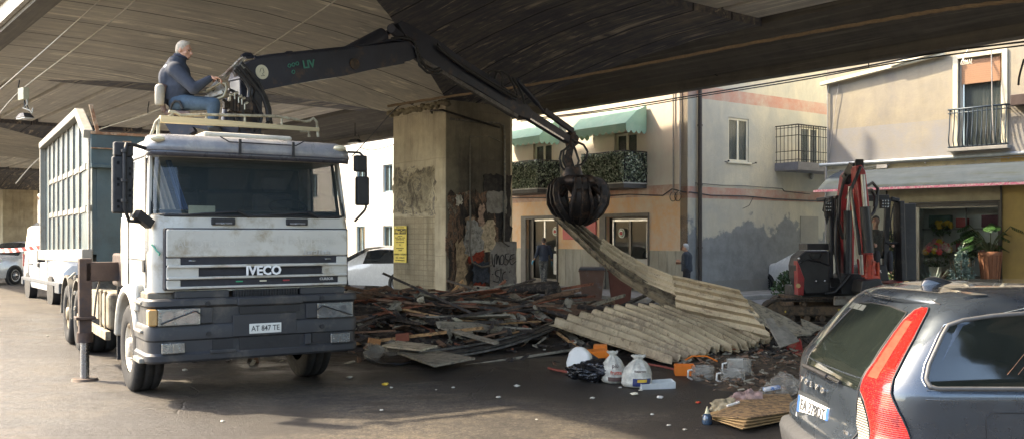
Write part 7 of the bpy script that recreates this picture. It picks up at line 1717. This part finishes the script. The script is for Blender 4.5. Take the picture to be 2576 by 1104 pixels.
# white appliance cover, curved
m=MB();prof=[(-.16,0),(.12,0),(.16,.10),(.155,.30),(.06,.40),(-.05,.405),(-.13,.34),(-.18,.2)];m.prism(prof,(0,-.1,0),(1,0,0),(0,0,1),(0,.16,0));o=m.build('appliance_cover',polyW,bev=.03,fix=True,auto=40);o.location=G(1462,948,0);o.rotation_euler=(R(-12),R(-6),R(-20));tag(o,'rounded white plastic cover standing at the left of the rubbish bags','cover')
bxo('orange_crate',1500,921,.34,.22,.10,oran,'orange tray wedged behind the black bag','tray',(R(5),R(-3),R(12)),.14)
bxo('orange_crate',1510,909,.20,.2,.10,oran,'small orange tray above and behind the other, at the lying sheet','tray',(0,0,R(-8)),.16)
bxo('orange_crate',1542,930,.18,.2,.09,M('orange_red',(.6,.12,.02),.5),'darker orange tray beside the first white bag','tray',(0,0,R(8)),.08)
bxo('foam_block',1463,946,.28,.08,.10,polyW,'flat white block leaning on the black bag','block',(R(-35),R(24),R(10)),.10)
bxo('dark_strip',1478,932,.30,.04,.05,blk,'short black strip lying over the white block','strip',(0,R(33),R(-10)),.22)
bxo('foam_strip',1530,957,.40,.10,.045,polyW,'long white strip leaning down right in front of the bags','strip',(R(-20),R(38),R(-8)),.10)
crumple('black_bag',G(1500,958),(.34,.2,.13),bagK,'crumpled shiny black rubbish bag at the front left of the litter','bag',3,.35,34,22,noiseb=.2)
def sack(name,c,r,hgt,label,seed):
    """tied carrier bag: sagging body with pleats running up to a knot, splayed handles above"""
    c=Vector(c);N,K=64,44;vs=[];m=MB()
    prof=[(0,.55),(.03,.86),(.12,1.0),(.30,1.02),(.48,.93),(.62,.78),(.74,.55),(.82,.34),(.87,.20),(.92,.34),(.97,.46),(1.0,.40)]
    for k in range(K+1):
        h=k/K;w_=interp(prof,h)[0]
        for i in range(N):
            t=2*PI*i/N;q=Vector((math.cos(t),math.sin(t),h*1.4))
            pl=.035*math.sin(11*t+4*noise.noise(q*1.2+Vector((seed,0,0))))*min(1,max(0,(h-.35)*2.5))
            big=.12*noise.noise(q*1.1+Vector((seed*2,1,0)));fine=.045*noise.noise(q*4+Vector((0,seed,0)))
            crease=-.05*(1-min(1,abs(noise.noise(q*3+Vector((seed,seed,2))))*7))
            rr=w_*(1+big+fine+crease)+pl
            vs.append(Vector((rr*r*math.cos(t)+.03*h*math.sin(seed),rr*r*.85*math.sin(t),h*hgt*(1+.03*noise.noise(q*2)))))
    m.add(vs,[(k*N+i,k*N+(i+1)%N,(k+1)*N+(i+1)%N,(k+1)*N+i) for k in range(K) for i in range(N)],True)
    m.add([Vector((0,0,.002))]+vs[:N],[(0,i+2 if i<N-1 else 1,i+1) for i in range(N)])
    o=m.build(name,bagW,auto=50);o.location=c;return tag(o,label,'bag'),vs,N,K
def interp(tab,x):
    for (a,va),(b,vb) in zip(tab,tab[1:]):
        if x<=b: t=(x-a)/(b-a);return (va+(vb-va)*t,)
    return (tab[-1][1],)
def printon(sk,nm,mat,a0,a1,h0,h1,off=.004):
    o,vs,N,K=sk;m=MB();ii=list(range(int(N*a0),int(N*a1)+1));kk=list(range(int(K*h0),int(K*h1)+1));V=[]
    for k in kk:
        for i in ii: p=vs[k*N+i%N];V.append(p+Vector((p.x,p.y,0)).normalized()*off)
    n=len(ii);m.add(V,[(k*n+i,k*n+i+1,(k+1)*n+i+1,(k+1)*n+i) for k in range(len(kk)-1) for i in range(n-1)],True);return m.build(nm,mat,o)
S1=sack('white_bag',G(1546,962),.165,.41,'white rubbish bag with reddish scribbled writing, left of the two',5)
S2=sack('white_bag',G(1601,972),.195,.40,'fatter white rubbish bag with a dark blue and yellow print, right of the two',8)
bag1,bag2=S1[0],S2[0]
def printed(bag,txt,size,col,x,z,y,name='lettering'): 
    o=text_obj(name,txt,size,col,bag,fr(Vector((x,y,z)),FX,FZ),.001,.0015);return o
inkD=M('ink_brown',(.10,.06,.05),.6,bump=0);inkR=M('ink_red',(.50,.09,.05),.6,bump=0);inkB=M('ink_blue',(.03,.04,.13),.5,bump=0);inkY=M('ink_yellow',(.65,.42,.05),.5,bump=0)
printon(S1,'printed_band',inkD,.66,.86,.10,.24)
printed(bag1,'più',.07,inkD,-.01,.24,-.168);printed(bag1,'frutta',.065,inkR,.0,.155,-.172)
printon(S2,'printed_badge',inkB,.70,.90,.08,.34);printon(S2,'printed_badge',inkY,.74,.84,.22,.30,.007)
printed(bag2,'Risparmio',.035,inkD,.02,.22,-.192)
bxo('white_tray',1652,975,.44,.17,.085,M('tray_white',(.60,.62,.60),.4),'long open white tray lying in front of the bags','tray',(R(6),R(-3),R(9)),.0,.004,.008)
# orange basket, jugs
bxo('orange_basket',1722,942,.27,.22,.14,oran,'orange plastic basket left of the clear jugs','basket',(0,0,R(-5)),.0,.012,.012)
m=MB();m.tube([(-.2,0,.0),(-.1,.02,.05),(.1,.02,.05),(.25,.0,-.02)],.012,6);o=m.build('orange_hoop',oran);o.location=G(1760,935)+Vector((0,0,.17));tag(o,'curved orange plastic handle behind the clear jug','handle')
def jug(px,py,r,h,label,rz=0):
    e=empty('clear_jug',G(px,py),rz,label,'jug');m=MB();m.lathe((0,0,0),[(r*.85,.005),(r,.03),(r,h*.5),(r*.97,h*.55),(r,h*.6),(r*.98,h),(r*1.03,h+.01)],24,'z',caps=False);m.build('shell',clearJ,e,solid=.004)
    m=MB();m.lathe((0,0,0),[(.001,.0),(r*.85,.004)],24,'z',caps=False);m.build('bottom',clearJ,e)
    m=MB();m.tube([(-r,-.05,h*.85),(-r*1.35,-.06,h*.8),(-r*1.4,-.07,h*.3),(-r,-.05,h*.1)],.014,6);m.build('handle',polyW,e)
jug(1768,955,.15,.17,'clear plastic jug with a white handle, next to the orange basket');jug(1843,962,.16,.16,'clear low plastic jug, nearest of the pair on the right');jug(1858,945,.17,.22,'taller clear plastic jug behind the low one, paper label inside')
bxo('paper_label',1850,938,.22,.02,.12,M('label_paper',(.62,.58,.50),.7,col2=(.5,.15,.1),lo=.6,hi=.62),'creased paper label lying against the tall clear jug','label',(R(-12),0,R(4)),.08,0)
# clear plastic pieces
crumple('plastic_wrap',G(1974,1005),(.13,.10,.17),clearF,'tall sheet of crumpled clear film standing by the car bumper','film',2,.7,24,16,.12)
crumple('plastic_wrap',G(1927,1003),(.07,.05,.08),clearF,'small clear film scrap left of the tall one','film',4,.7,18,12)
crumple('plastic_wrap',G(1822,1040),(.13,.09,.08),film('yellow_film',(.60,.50,.32),.7),'crumpled yellowish plastic bag on the cardboard','film',6,.6,24,14)
crumple('plastic_wrap',G(1880,1022),(.15,.10,.09),film('pink_film',(.62,.42,.38),.6),'crumpled pinkish clear bag on the cardboard','film',7,.6,24,14)
crumple('plastic_wrap',G(940,905),(.14,.10,.12),clearF,'clear plastic tub crushed beside the truck bumper','film',9,.5,22,14)
crumple('plastic_wrap',G(985,895),(.10,.10,.13),clearF,'second crushed clear tub, right of the first','film',10,.4,22,14)
bxo('orange_piece',940,884,.2,.12,.10,M('orange_dull',(.45,.2,.07),.6),'dull orange block at the left front of the heap','block',(0,R(10),.3),.12)
bxo('orange_piece',1013,880,.22,.12,.13,M('brick_red_block',(.30,.09,.05),.7),'brick red block at the left front of the heap','block',(0,R(-5),.1),.15)
bxo('white_sheet_scrap',1230,805,.75,.25,.03,M('scrap_white',(.55,.5,.4),.7,col2=(.2,.15,.1)),'curled off-white scrap of sheet in the middle of the heap','scrap',(R(20),R(5),R(-8)),.68)
bxo('red_tray',1195,806,.55,.2,.14,M('terracotta',(.24,.07,.04),.7),'terracotta gutter piece in the middle of the heap','gutter',(0,R(-9),R(6)),.52)
# cardboard stack
cb_=M('cardboard',(.42,.27,.12),.85,var=.2,scale=4,col2=(.26,.16,.07),lo=.55,hi=.7,bump=.15);soil=M('cardboard_soiled',(.34,.21,.095),.9,var=.4,scale=8,col2=(.09,.06,.035),lo=.46,hi=.58,bump=.3)
for i in range(4):
    q=[G(1765+i*8,1050+i*6,0),G(1868+i*4,1092-i*3,0),G(2010,1055,0),G(1985,1010,0),G(1890,1012,0)]
    z0=.02+i*.022;m=MB();c=sum(q,Vector())/5
    m.add([p-c+Vector((0,0,z0+.03*(k==1))) for k,p in enumerate(q)]+[p-c+Vector((0,0,z0+.010+.03*(k==1))) for k,p in enumerate(q)],[(4,3,2,1,0),(5,6,7,8,9)]+[(k,(k+1)%5,5+(k+1)%5,5+k) for k in range(5)])
    o=m.build('cardboard_sheet',soil if i==3 else cb_,fix=True);o.location=c;tag(o,('lowest','second lowest','second from top','top, soil-strewn')[i]+' sheet of the flattened cardboard stack behind the estate car','cardboard')
# blue bottle
e=empty('blue_bottle',G(1779,1066),0,'small dark blue bottle with a pale torn neck at the left tip of the cardboard','bottle')
m=MB();m.lathe((0,0,0),[(.001,0),(.05,0),(.055,.02),(.05,.08),(.03,.11),(.001,.11)],18,'z');m.build('bottle_body',M('blue_glassy',(.03,.06,.10),.15,coat=1,bump=0),e)
m=MB();m.lathe((0,0,.09),[(.035,0),(.02,.04),(.004,.09)],8,'z');m.build('torn_neck',M('pale_yellow',(.6,.55,.35),.6,bump=0),e)
bxo('blue_carton',1942,1006,.2,.07,.04,M('carton_blue',(.10,.22,.5),.5,col2=(.7,.7,.7),lo=.5,hi=.52),'small blue and white carton on the cardboard by the tall film','carton',(R(5),R(-8),R(8)),.12)
bxo('white_stick',1845,1047,.16,.03,.025,polyW,'short white stick on the cardboard before the bags','stick',(0,R(-12),R(20)),.12)
# scattered scraps
wsc=M('scrap_dull',(.42,.40,.34),.7,bump=0)
lit=[(970,968,.06,'crushed yellow and white paper cup on the lit road in front of the truck',inkY),(985,975,.03,'white scrap right beside the yellow cup',wsc),(1300,972,.05,'',wsc),(1140,975,.03,'',wsc),(1097,980,.02,'',wsc),(1254,1000,.04,'',wsc),(960,1032,.03,'',wsc),(1595,993,.06,'crumpled cream tissue, largest scrap before the white tray',M('tissue',(.7,.66,.5),.8)),(1612,982,.035,'',wsc),(1660,1001,.05,'folded grey and white wrapper right of the tissue',polyW),(1757,1013,.04,'tiny red and yellow wrapper left of the cardboard',M('wrapper',(.65,.4,.05),.5,col2=(.6,.05,.03),lo=.49,hi=.5)),(1722,1081,.03,'',wsc),(1683,1070,.03,'',wsc),(1640,1042,.025,'',polyW),(1490,1002,.04,'',wsc),(1430,905,.035,'',wsc),(1370,880,.04,'',wsc),(1400,933,.04,'',wsc),(1100,918,.04,'',wsc),(465,932,.05,'white scrap on the road under the truck bumper',wsc),(880,950,.05,'white scrap on the road at the far right truck wheel',wsc),(560,1060,.03,'',wsc),(1350,1055,.02,'',wsc),(2040,1100,.06,'pale torn paper under the estate car bumper',wsc),(1560,975,.03,'',wsc),(120,845,.04,'pale scrap on the road left of the outrigger',wsc)]
for i,(x,y,r,lb,mt_) in enumerate(lit):
    r*=.7;o=crumple('paper_scrap',G(x,y),(r,r*.8,r*.4),mt_,lb or 'tiny white scrap of paper on the dark road','litter',i,.6,10,6)
    if not lb: o['group']='tiny paper scraps on the road'
# red hose bits
m=MB();m.tube([G(1380,925,.02),G(1400,930,.03),G(1440,937,.03),G(1465,940,.02)],.02,6);tag(m.build('red_pipe',M('red_brown_pipe',(.25,.06,.04),.6)),'thin red-brown pipe on the road left of the white cover','pipe')
m=MB();m.tube([G(1630,915,.05),G(1660,920,.04),G(1705,930,.04)],.018,6);tag(m.build('red_pipe',M('red_brown_pipe',(.25,.06,.04),.6)),'thin red pipe ending at the orange basket','pipe')
m=MB();m.tube([G(x,y,.02) for x,y in ((912,890),(930,905),(965,913),(1010,915),(1050,905),(1062,890))],.02,6);tag(m.build('black_cable',blk),'black cable looping over the road in front of the heap','cable')
# low earth ridge on the right, where the heap frays out
m=MB();vs=[];nx,ny=90,50;
for j in range(ny+1):
    for i in range(nx+1):
        x=2.2+5.3*i/nx;y=9.7+5.6*j/ny;e_=min(1,max(0,(y-(10.9-.25*(x-2.5)+.3*noise.noise(Vector((x*1.5,0,0)))))*1.6))*min(1,(15.3-y)*1.2)*min(1,(x-2.2)*1.2)*min(1,(7.5-x)*3);e_=max(0,e_)
        vs.append((x,y,-.015+e_*(.05+.05*noise.noise(Vector((x*3,y*5,0)))+.03*abs(noise.noise(Vector((x*12,y*12,0)))))))
m.add(vs,[(j*(nx+1)+i,j*(nx+1)+i+1,(j+1)*(nx+1)+i+1,(j+1)*(nx+1)+i) for j in range(ny) for i in range(nx)])
rq=random.Random(8)
for i in range(900):
    x=rq.uniform(2.4,7.2);y=rq.uniform(10.8,15);s=rq.uniform(.01,.04);m.m=rq.choice((0,1,1,2));T=Matrix.Translation((x,y,.07+s*.2))@Euler((rq.uniform(-.5,.5),rq.uniform(-.5,.5),rq.uniform(0,6.3))).to_matrix().to_4x4();m.bx(-s*rq.uniform(.6,3),s,-s*.5,s*.5,-s*.2,s*.3,T=T)
m.m=0
tag(m.build('ashes',[M('ash_soil',(.11,.075,.045),.95,var=.4,scale=5,col2=(.03,.024,.02),bump=.6,bs=25),browW,greW]),'layer of ash, soil and splinters on the road behind the jugs','ash',kind='stuff')
# ================================================================ wires, lamps, plants
def wire(name,pts,r,mat,label,cat='cable',n=6,tw=0):
    P_=[W(*p) for p in pts];out=[]
    for i in range(len(P_)-1):
        for k in range(8):
            t=k/8;p0=P_[max(i-1,0)];p1=P_[i];p2=P_[i+1];p3=P_[min(i+2,len(P_)-1)]
            out.append(.5*((2*p1)+(p2-p0)*t+(2*p0-5*p1+4*p2-p3)*t*t+(3*p1-p0-3*p2+p3)*t**3))
    out.append(P_[-1]);m=MB()
    if tw:
        for s in range(3):
            m.tube([p+Vector((0,math.cos(i*1.1+s*2.09)*tw,math.sin(i*1.1+s*2.09)*tw)) for i,p in enumerate(out)],r,5)
    else: m.tube(out,r,n)
    return tag(m.build(name,mat),label,cat)
rope=M('sheathed_cable',(.30,.22,.14),.8,var=.25,scale=12);thin=M('black_wire',(.02,.02,.022),.6,bump=0);palec=M('pale_wire',(.50,.47,.40),.7,bump=0)
wire('overhead_cable',[(975,268,25),(1120,245,24.6),(1340,213,23),(1620,162,20.8),(1900,108,18.2),(2200,55,16),(2400,22,14.8),(2600,-2,14)],.02,rope,'thick twisted brown cable strung under the dark viaduct to the top right','cable',tw=.02)
wire('overhead_cable',[(1300,303,30.5),(1500,280,28.5),(1760,238,26.4),(2100,182,22.5),(2350,135,20),(2600,103,18)],.02,thin,'upper of the two black wires strung along the viaduct edge')
wire('overhead_cable',[(1310,306,30.4),(1550,277,28),(1760,243,26.3),(2000,205,23.4),(2200,168,21),(2380,140,19.7),(2600,112,17.9)],.016,thin,'lower of the two black wires strung along the viaduct edge')
wire('overhead_cable',[(-20,243,19),(120,120,17.5),(262,-8,16)],.014,palec,'pale wire at the top left, running up beside the viaduct edge')
wire('overhead_cable',[(-10,298,24),(46,234,22),(170,138,19),(293,43,17),(350,-8,16)],.017,palec,'thicker pale wire kinked at a hook, right of the other pale wire')
wire('overhead_cable',[(40,462,30),(109,391,28),(240,330,25),(370,288,23),(462,245,21.5),(636,141,19),(860,-8,16)],.016,palec,'long pale wire passing behind the operator up to the top edge')
wire('overhead_cable',[(885,395,30),(940,335,28),(1000,270,25.5),(1040,262,25.2)],.018,thin,'dark cable leading from the pillar head down left')
wire('overhead_cable',[(905,372,40),(940,378,42),(990,365,46)],.02,thin,'thin wire across the bright gap left of the pillar')
wire('overhead_cable',[(2576,150,18),(2565,190,18),(2562,215,18)],.02,thin,'loose black wire end hanging at the right edge')
def lamp(px,py,z,label,box=True,s=1.):
    e=empty('hanging_lamp',W(px,py,z),R(-40),label,'lamp')
    m=MB();m.tube([(0,0,.62*s),(0,0,.2*s)],.02*s,6);m.tube([(-.02,0,.35*s),(.12,0,.28*s),(.2,.02,.12*s)],.012*s,5);m.build('rod',thin,e)
    m=MB();m.hexa([(-.28*s,-.12*s,-.02*s),(.28*s,-.12*s,-.02*s),(.28*s,.12*s,-.02*s),(-.28*s,.12*s,-.02*s),(-.12*s,-.08*s,.10*s),(.12*s,-.08*s,.10*s),(.12*s,.08*s,.10*s),(-.12*s,.08*s,.10*s)]);m.build('lamp_housing',ironM,e,bev=.01)
    m=MB();m.bx(-.25*s,.25*s,-.1*s,.1*s,-.04*s,-.022*s);m.build('lamp_glass',M('lamp_glass_pale',(.6,.6,.58),.3,bump=0),e)
    if box:
        m=MB();m.bx(-.2*s,.12*s,-.08*s,.06*s,.42*s,.72*s);m.build('junction_box',M('box_cream',(.50,.47,.33),.6),e,bev=.01)
        m=MB();m.tube([(.1,0,.42*s),(.16,0,.30*s),(.05,-.05,.22*s),(.25,0,.15*s),(.38,0,.05*s),(.3,.05,.2*s)],.02*s,5);m.build('cable_bundle',palec,e)
lamp(62,296,20,'hanging lamp with a cream junction box under the viaduct at the far left',True,.9)
lamp(893,358,30,'industrial pendant lamp in the gap between truck roof and pillar',False,1.)
lamp(1845,203,24.5,'industrial lamp with tangled cables at the viaduct edge, over the corner house',False,1.1)
m=MB();m.tube([W(1815+14*math.cos(t)*(1+.3*math.sin(3*t)),186+8*math.sin(t),24.3) for t in [PI*2*i/18*2 for i in range(19)]],.018,5);tag(m.build('cable_tangle',thin),'tangle of black cable beside the lamp at the viaduct edge','cable')
for px,py,z in ((46,234,22),(372,286,23),(2185,172,21.3)):
    m=MB();a=W(px,py,z);m.tube([a,a+Vector((0,0,.12)),a+Vector((.03,0,.3))],.014,5);tag(m.build('wire_hook',thin),{46:'iron hook holding the kinked pale wire, top left',372:'iron hook holding the long pale wire left of the operator',2185:'small iron hook over the two black wires'}[px],'hook')
# plants
gr1=leaf_mat('shrub_green',(.015,.04,.015),(.04,.09,.03),(.08,.15,.05));gr2=leaf_mat('blue_green',(.06,.11,.10),(.16,.25,.22),(.34,.44,.40));gr3=leaf_mat('big_leaf',(.012,.035,.012),(.025,.07,.02),(.05,.12,.035),.35)
stemM=M('stem',(.12,.09,.05),.8);terra=M('terracotta_pot',(.22,.11,.06),.8,var=.2)
def plant(name,p,h,r,mat,label,n,size,pot=True,shape='round',seed=0,elong=1.6):
    e=empty(name,p,0,label,'plant');rg=random.Random(seed);pts=[]
    for i in range(n):
        t=rg.random();
        if shape=='cone': zz=.15+t*.85;rr=r*(1.05-t)*math.sqrt(rg.random())
        elif shape=='col': zz=.1+t*.9;rr=r*(.6+.4*math.sin(t*7))*math.sqrt(rg.random())
        else: zz=.2+.8*t;rr=r*math.sqrt(max(0,1-(2*t-1)**2))*math.sqrt(rg.random())
        a=rg.uniform(0,6.28);pts.append((rr*math.cos(a),rr*math.sin(a),zz*h))
    m=MB();leaves(m,pts,size,rg,elong);m.build('foliage',mat,e)
    m=MB()
    for i in range(7): a=rg.uniform(0,6.28);m.tube([(0,0,.05),(r*.3*math.cos(a),r*.3*math.sin(a),h*.4),(r*.6*math.cos(a),r*.6*math.sin(a),h*.8)],.012,4)
    m.build('stem',stemM,e)
    if pot: m=MB();m.lathe((0,0,0),[(.001,.0),(.13,0),(.18,.26),(.19,.28),(.001,.27)],16,'z');m.build('pot',terra,e)
    return e
def CQ(a,d,z=.12): v=TC@Vector((a,-d,0));v.z=z;return v
p=W(1985,745,22.6);p.z=0;plant('green_bush',p,1.0,.42,gr1,'dark green bush in a pot left of the excavator, before the white car',650,.07,True,'round',1)
plant('trailing_plant',CQ(2.15,.4,0),2.0,.28,gr1,'tall loose dark climbing plant left of the flower shop window',520,.07,True,'col',2)
plant('silver_shrub',CQ(4.2,.9),1.45,.48,gr2,'blue-green feathery shrub standing before the shop window',1500,.05,True,'cone',3,2.)
# spiky plant
e=empty('spiky_plant',CQ(3.45,.9),0,'spiky long-leaved plant before the shop window, left of the blue-green shrub','plant');rg=random.Random(6);m=MB()
for i in range(34):
    a=rg.uniform(0,6.28);L_=rg.uniform(.5,.85);el=rg.uniform(.5,1.35);vs=[]
    for k in range(6):
        t=k/5;rr=L_*t*math.cos(el);z=.3+L_*t*math.sin(el)-.55*L_*t*t*(1.4-el)*.7;w_=.025*(1-t)+.003;c=Vector((rr*math.cos(a),rr*math.sin(a),z));s=Vector((-math.sin(a),math.cos(a),0))*w_;vs+=[c-s,c+s]
    m.add(vs,[(2*k,2*k+1,2*k+3,2*k+2) for k in range(5)],True)
m.build('foliage',gr2,e);m=MB();m.lathe((0,0,0),[(.001,0),(.14,0),(.19,.3),(.001,.29)],16,'z');m.build('pot',terra,e)
# monstera in tall wicker pot
e=empty('monstera',CQ(4.75,.55),0,'large-leaved monstera in a tall reddish wicker pot at the right end of the shop window','plant')
wk=M('wicker',(.25,.11,.06),.8,var=.4,scale=14,stretch=(6,6,1),bump=.6);m=MB();m.lathe((0,0,0),[(.001,0),(.14,0),(.25,1.30),(.27,1.36),(.001,1.34)],22,'z');pt=m.build('pot',wk,e)
m=MB()
for i in range(14): a=6.28*i/14;m.tube([(.145*math.cos(a),.145*math.sin(a),.02),(.265*math.cos(a),.265*math.sin(a),1.34)],.014,4)
m.lathe((0,0,0),[(.275,1.28),(.28,1.38),(.26,1.38)],22,'z',caps=False);m.build('wicker_rod',wk,pt)
m=MB();ms=MB();rg=random.Random(4)
for i in range(17):
    a=rg.uniform(0,6.28);L_=rg.uniform(.35,.95);el=rg.uniform(.3,1.2);tip=Vector((L_*math.cos(a)*math.cos(el)*1.1,L_*math.sin(a)*math.cos(el)*.8,1.36+L_*math.sin(el)*.9))
    ms.tube([(0,0,1.3),tip*.5+Vector((0,0,.75)),tip],.012,4)
    out=Vector((math.cos(a),math.sin(a),-.5)).normalized();s=Vector((-math.sin(a),math.cos(a),rg.uniform(-.3,.3))).normalized();Z=rg.uniform(.28,.42)
    for sd in (-1,1):
        for k in range(6):
            t0,t1=k/6,(k+.72)/6;f=lambda t:.5*math.sin(PI*min(1,t*.9+.12))**.7
            A_=tip+out*Z*t0;B__=tip+out*Z*t1;dr_=Vector((0,0,-.05));m.add([A_,B__,B__+s*sd*Z*f(t1)+dr_+out*.03,A_+s*sd*Z*f(t0)+dr_+out*.03],[(0,1,2,3)])
        m.add([tip,tip+out*Z,tip+out*Z*.9+s*sd*Z*.14,tip+out*Z*.1+s*sd*Z*.14],[(0,1,2,3)])
m.build('foliage',gr3,e);ms.build('stem',M('green_stem',(.08,.10,.04),.6),e)
# flower displays inside the shop
def bouquet(a,d,z,h,r,cols,label,pot,n=26,sz=.055,seed=0):
    e=empty('flower_display',CQ(a,-d,z),0,label,'flowers');rg=random.Random(seed)
    m=MB();m.lathe((0,0,0),pot[1],pot[2] if len(pot)>2 else 18,'z');m.build('vase',pot[0],e);top=pot[1][-1][1]
    for ci,c in enumerate(cols):
        m=MB()
        for i in range(n//len(cols)):
            aa=rg.uniform(0,6.28);rr=r*math.sqrt(rg.random());cc=Vector((rr*math.cos(aa),rr*math.sin(aa)*.7,top+h*(.55+.45*math.sqrt(max(0,1-(rr/r)**2)))*rg.uniform(.8,1.)))
            for k in range(7):
                b_=6.28*k/7;o_=Vector((math.cos(b_),-.5,math.sin(b_))).normalized();s=Vector((-math.sin(b_),0,math.cos(b_)))*sz*.4;m.add([cc,cc+o_*sz*.6+s,cc+o_*sz,cc+o_*sz*.6-s],[(0,1,2,3)])
        m.build('blossom',M('petal%d%d'%(seed,ci),c,.7,var=.2,bump=0),e)
    m=MB();pts=[];
    for i in range(160): aa=rg.uniform(0,6.28);rr=r*math.sqrt(rg.random())*.95;pts.append((rr*math.cos(aa),rr*math.sin(aa)*.7,top+h*rg.uniform(.05,.8)))
    leaves(m,pts,.06,rg,1.8)
    for i in range(9): aa=rg.uniform(0,6.28);m.tube([(0,0,top-.05),(r*.7*math.cos(aa),r*.5*math.sin(aa),top+h*.8)],.006,4)
    m.build('foliage',gr1,e)
vwh=M('vase_white',(.62,.60,.50),.4,bump=0);sqp=[(.001,0),(.17,0),(.24,.72),(.001,.70)];vas=[(.001,0),(.06,0),(.08,.12),(.05,.3),(.045,.42),(.06,.48),(.001,.46)]
bouquet(2.98,.55,.32,.75,.38,[(.55,.40,.03),(.60,.06,.07),(.62,.58,.42),(.55,.28,.30)],'yellow, red and cream bouquet in a square white planter, left in shop window',(M('planter_cream',(.52,.52,.40),.5,bump=0),sqp,4),44,.11,1)
bouquet(3.75,.75,.80,.55,.26,[(.70,.68,.60)],'white lilies in a slim white vase in the middle of the shop window',(vwh,vas),26,.08,2)
bouquet(4.28,.7,.80,.48,.26,[(.60,.22,.30),(.66,.55,.52)],'pink lilies in a round white vase at the right of the shop window',(vwh,[(.001,0),(.10,0),(.17,.15),(.12,.34),(.07,.4),(.001,.38)]),26,.09,3)
bouquet(3.35,.45,.30,.45,.24,[(.66,.62,.52),(.3,.14,.10)],'low white and brown flowers between planter and table in the shop window',(terra,[(.001,0),(.1,0),(.15,.25),(.001,.24)]),22,.07,4)
bouquet(2.9,1.0,1.45,.4,.25,[(.50,.36,.03)],'yellow sunflowers high up behind the left bouquet',(vwh,vas),14,.09,5)
for i,(a,z_,w_,h_,c,lb) in enumerate(((3.35,2.12,.30,.26,(.28,.05,.05),'small dark red box on the upper shop shelf'),(4.15,2.12,.55,.34,(.10,.03,.05),'wide maroon box on the upper shop shelf'),(2.75,2.12,.6,.35,(.05,.12,.10),'dark green bunch on the left of the upper shelf'),(3.3,1.46,.2,.3,(.45,.08,.12),'red ornament on the lower shop shelf'))):
    o=MB();v=CQ(a,-1.3,z_);o.bx(-w_/2,w_/2,-.1,.1,0,h_);q=o.build('gift_box',M('giftbox%d'%i,c,.7,bump=0),bev=.02);q.location=v;q.rotation_euler=(0,0,math.atan2(cD.y,cD.x));tag(q,lb,'box')
o=MB();o.bx(-.35,.35,-.2,.2,0,.28);q=o.build('red_crate',M('crate_red',(.30,.04,.04),.6),bev=.01);q.location=CQ(2.95,-.5,.13) if False else CQ(3.0,.5,.0);q.rotation_euler=(0,0,math.atan2(cD.y,cD.x));tag(q,'low red crate on the ground before the flower shop','crate')
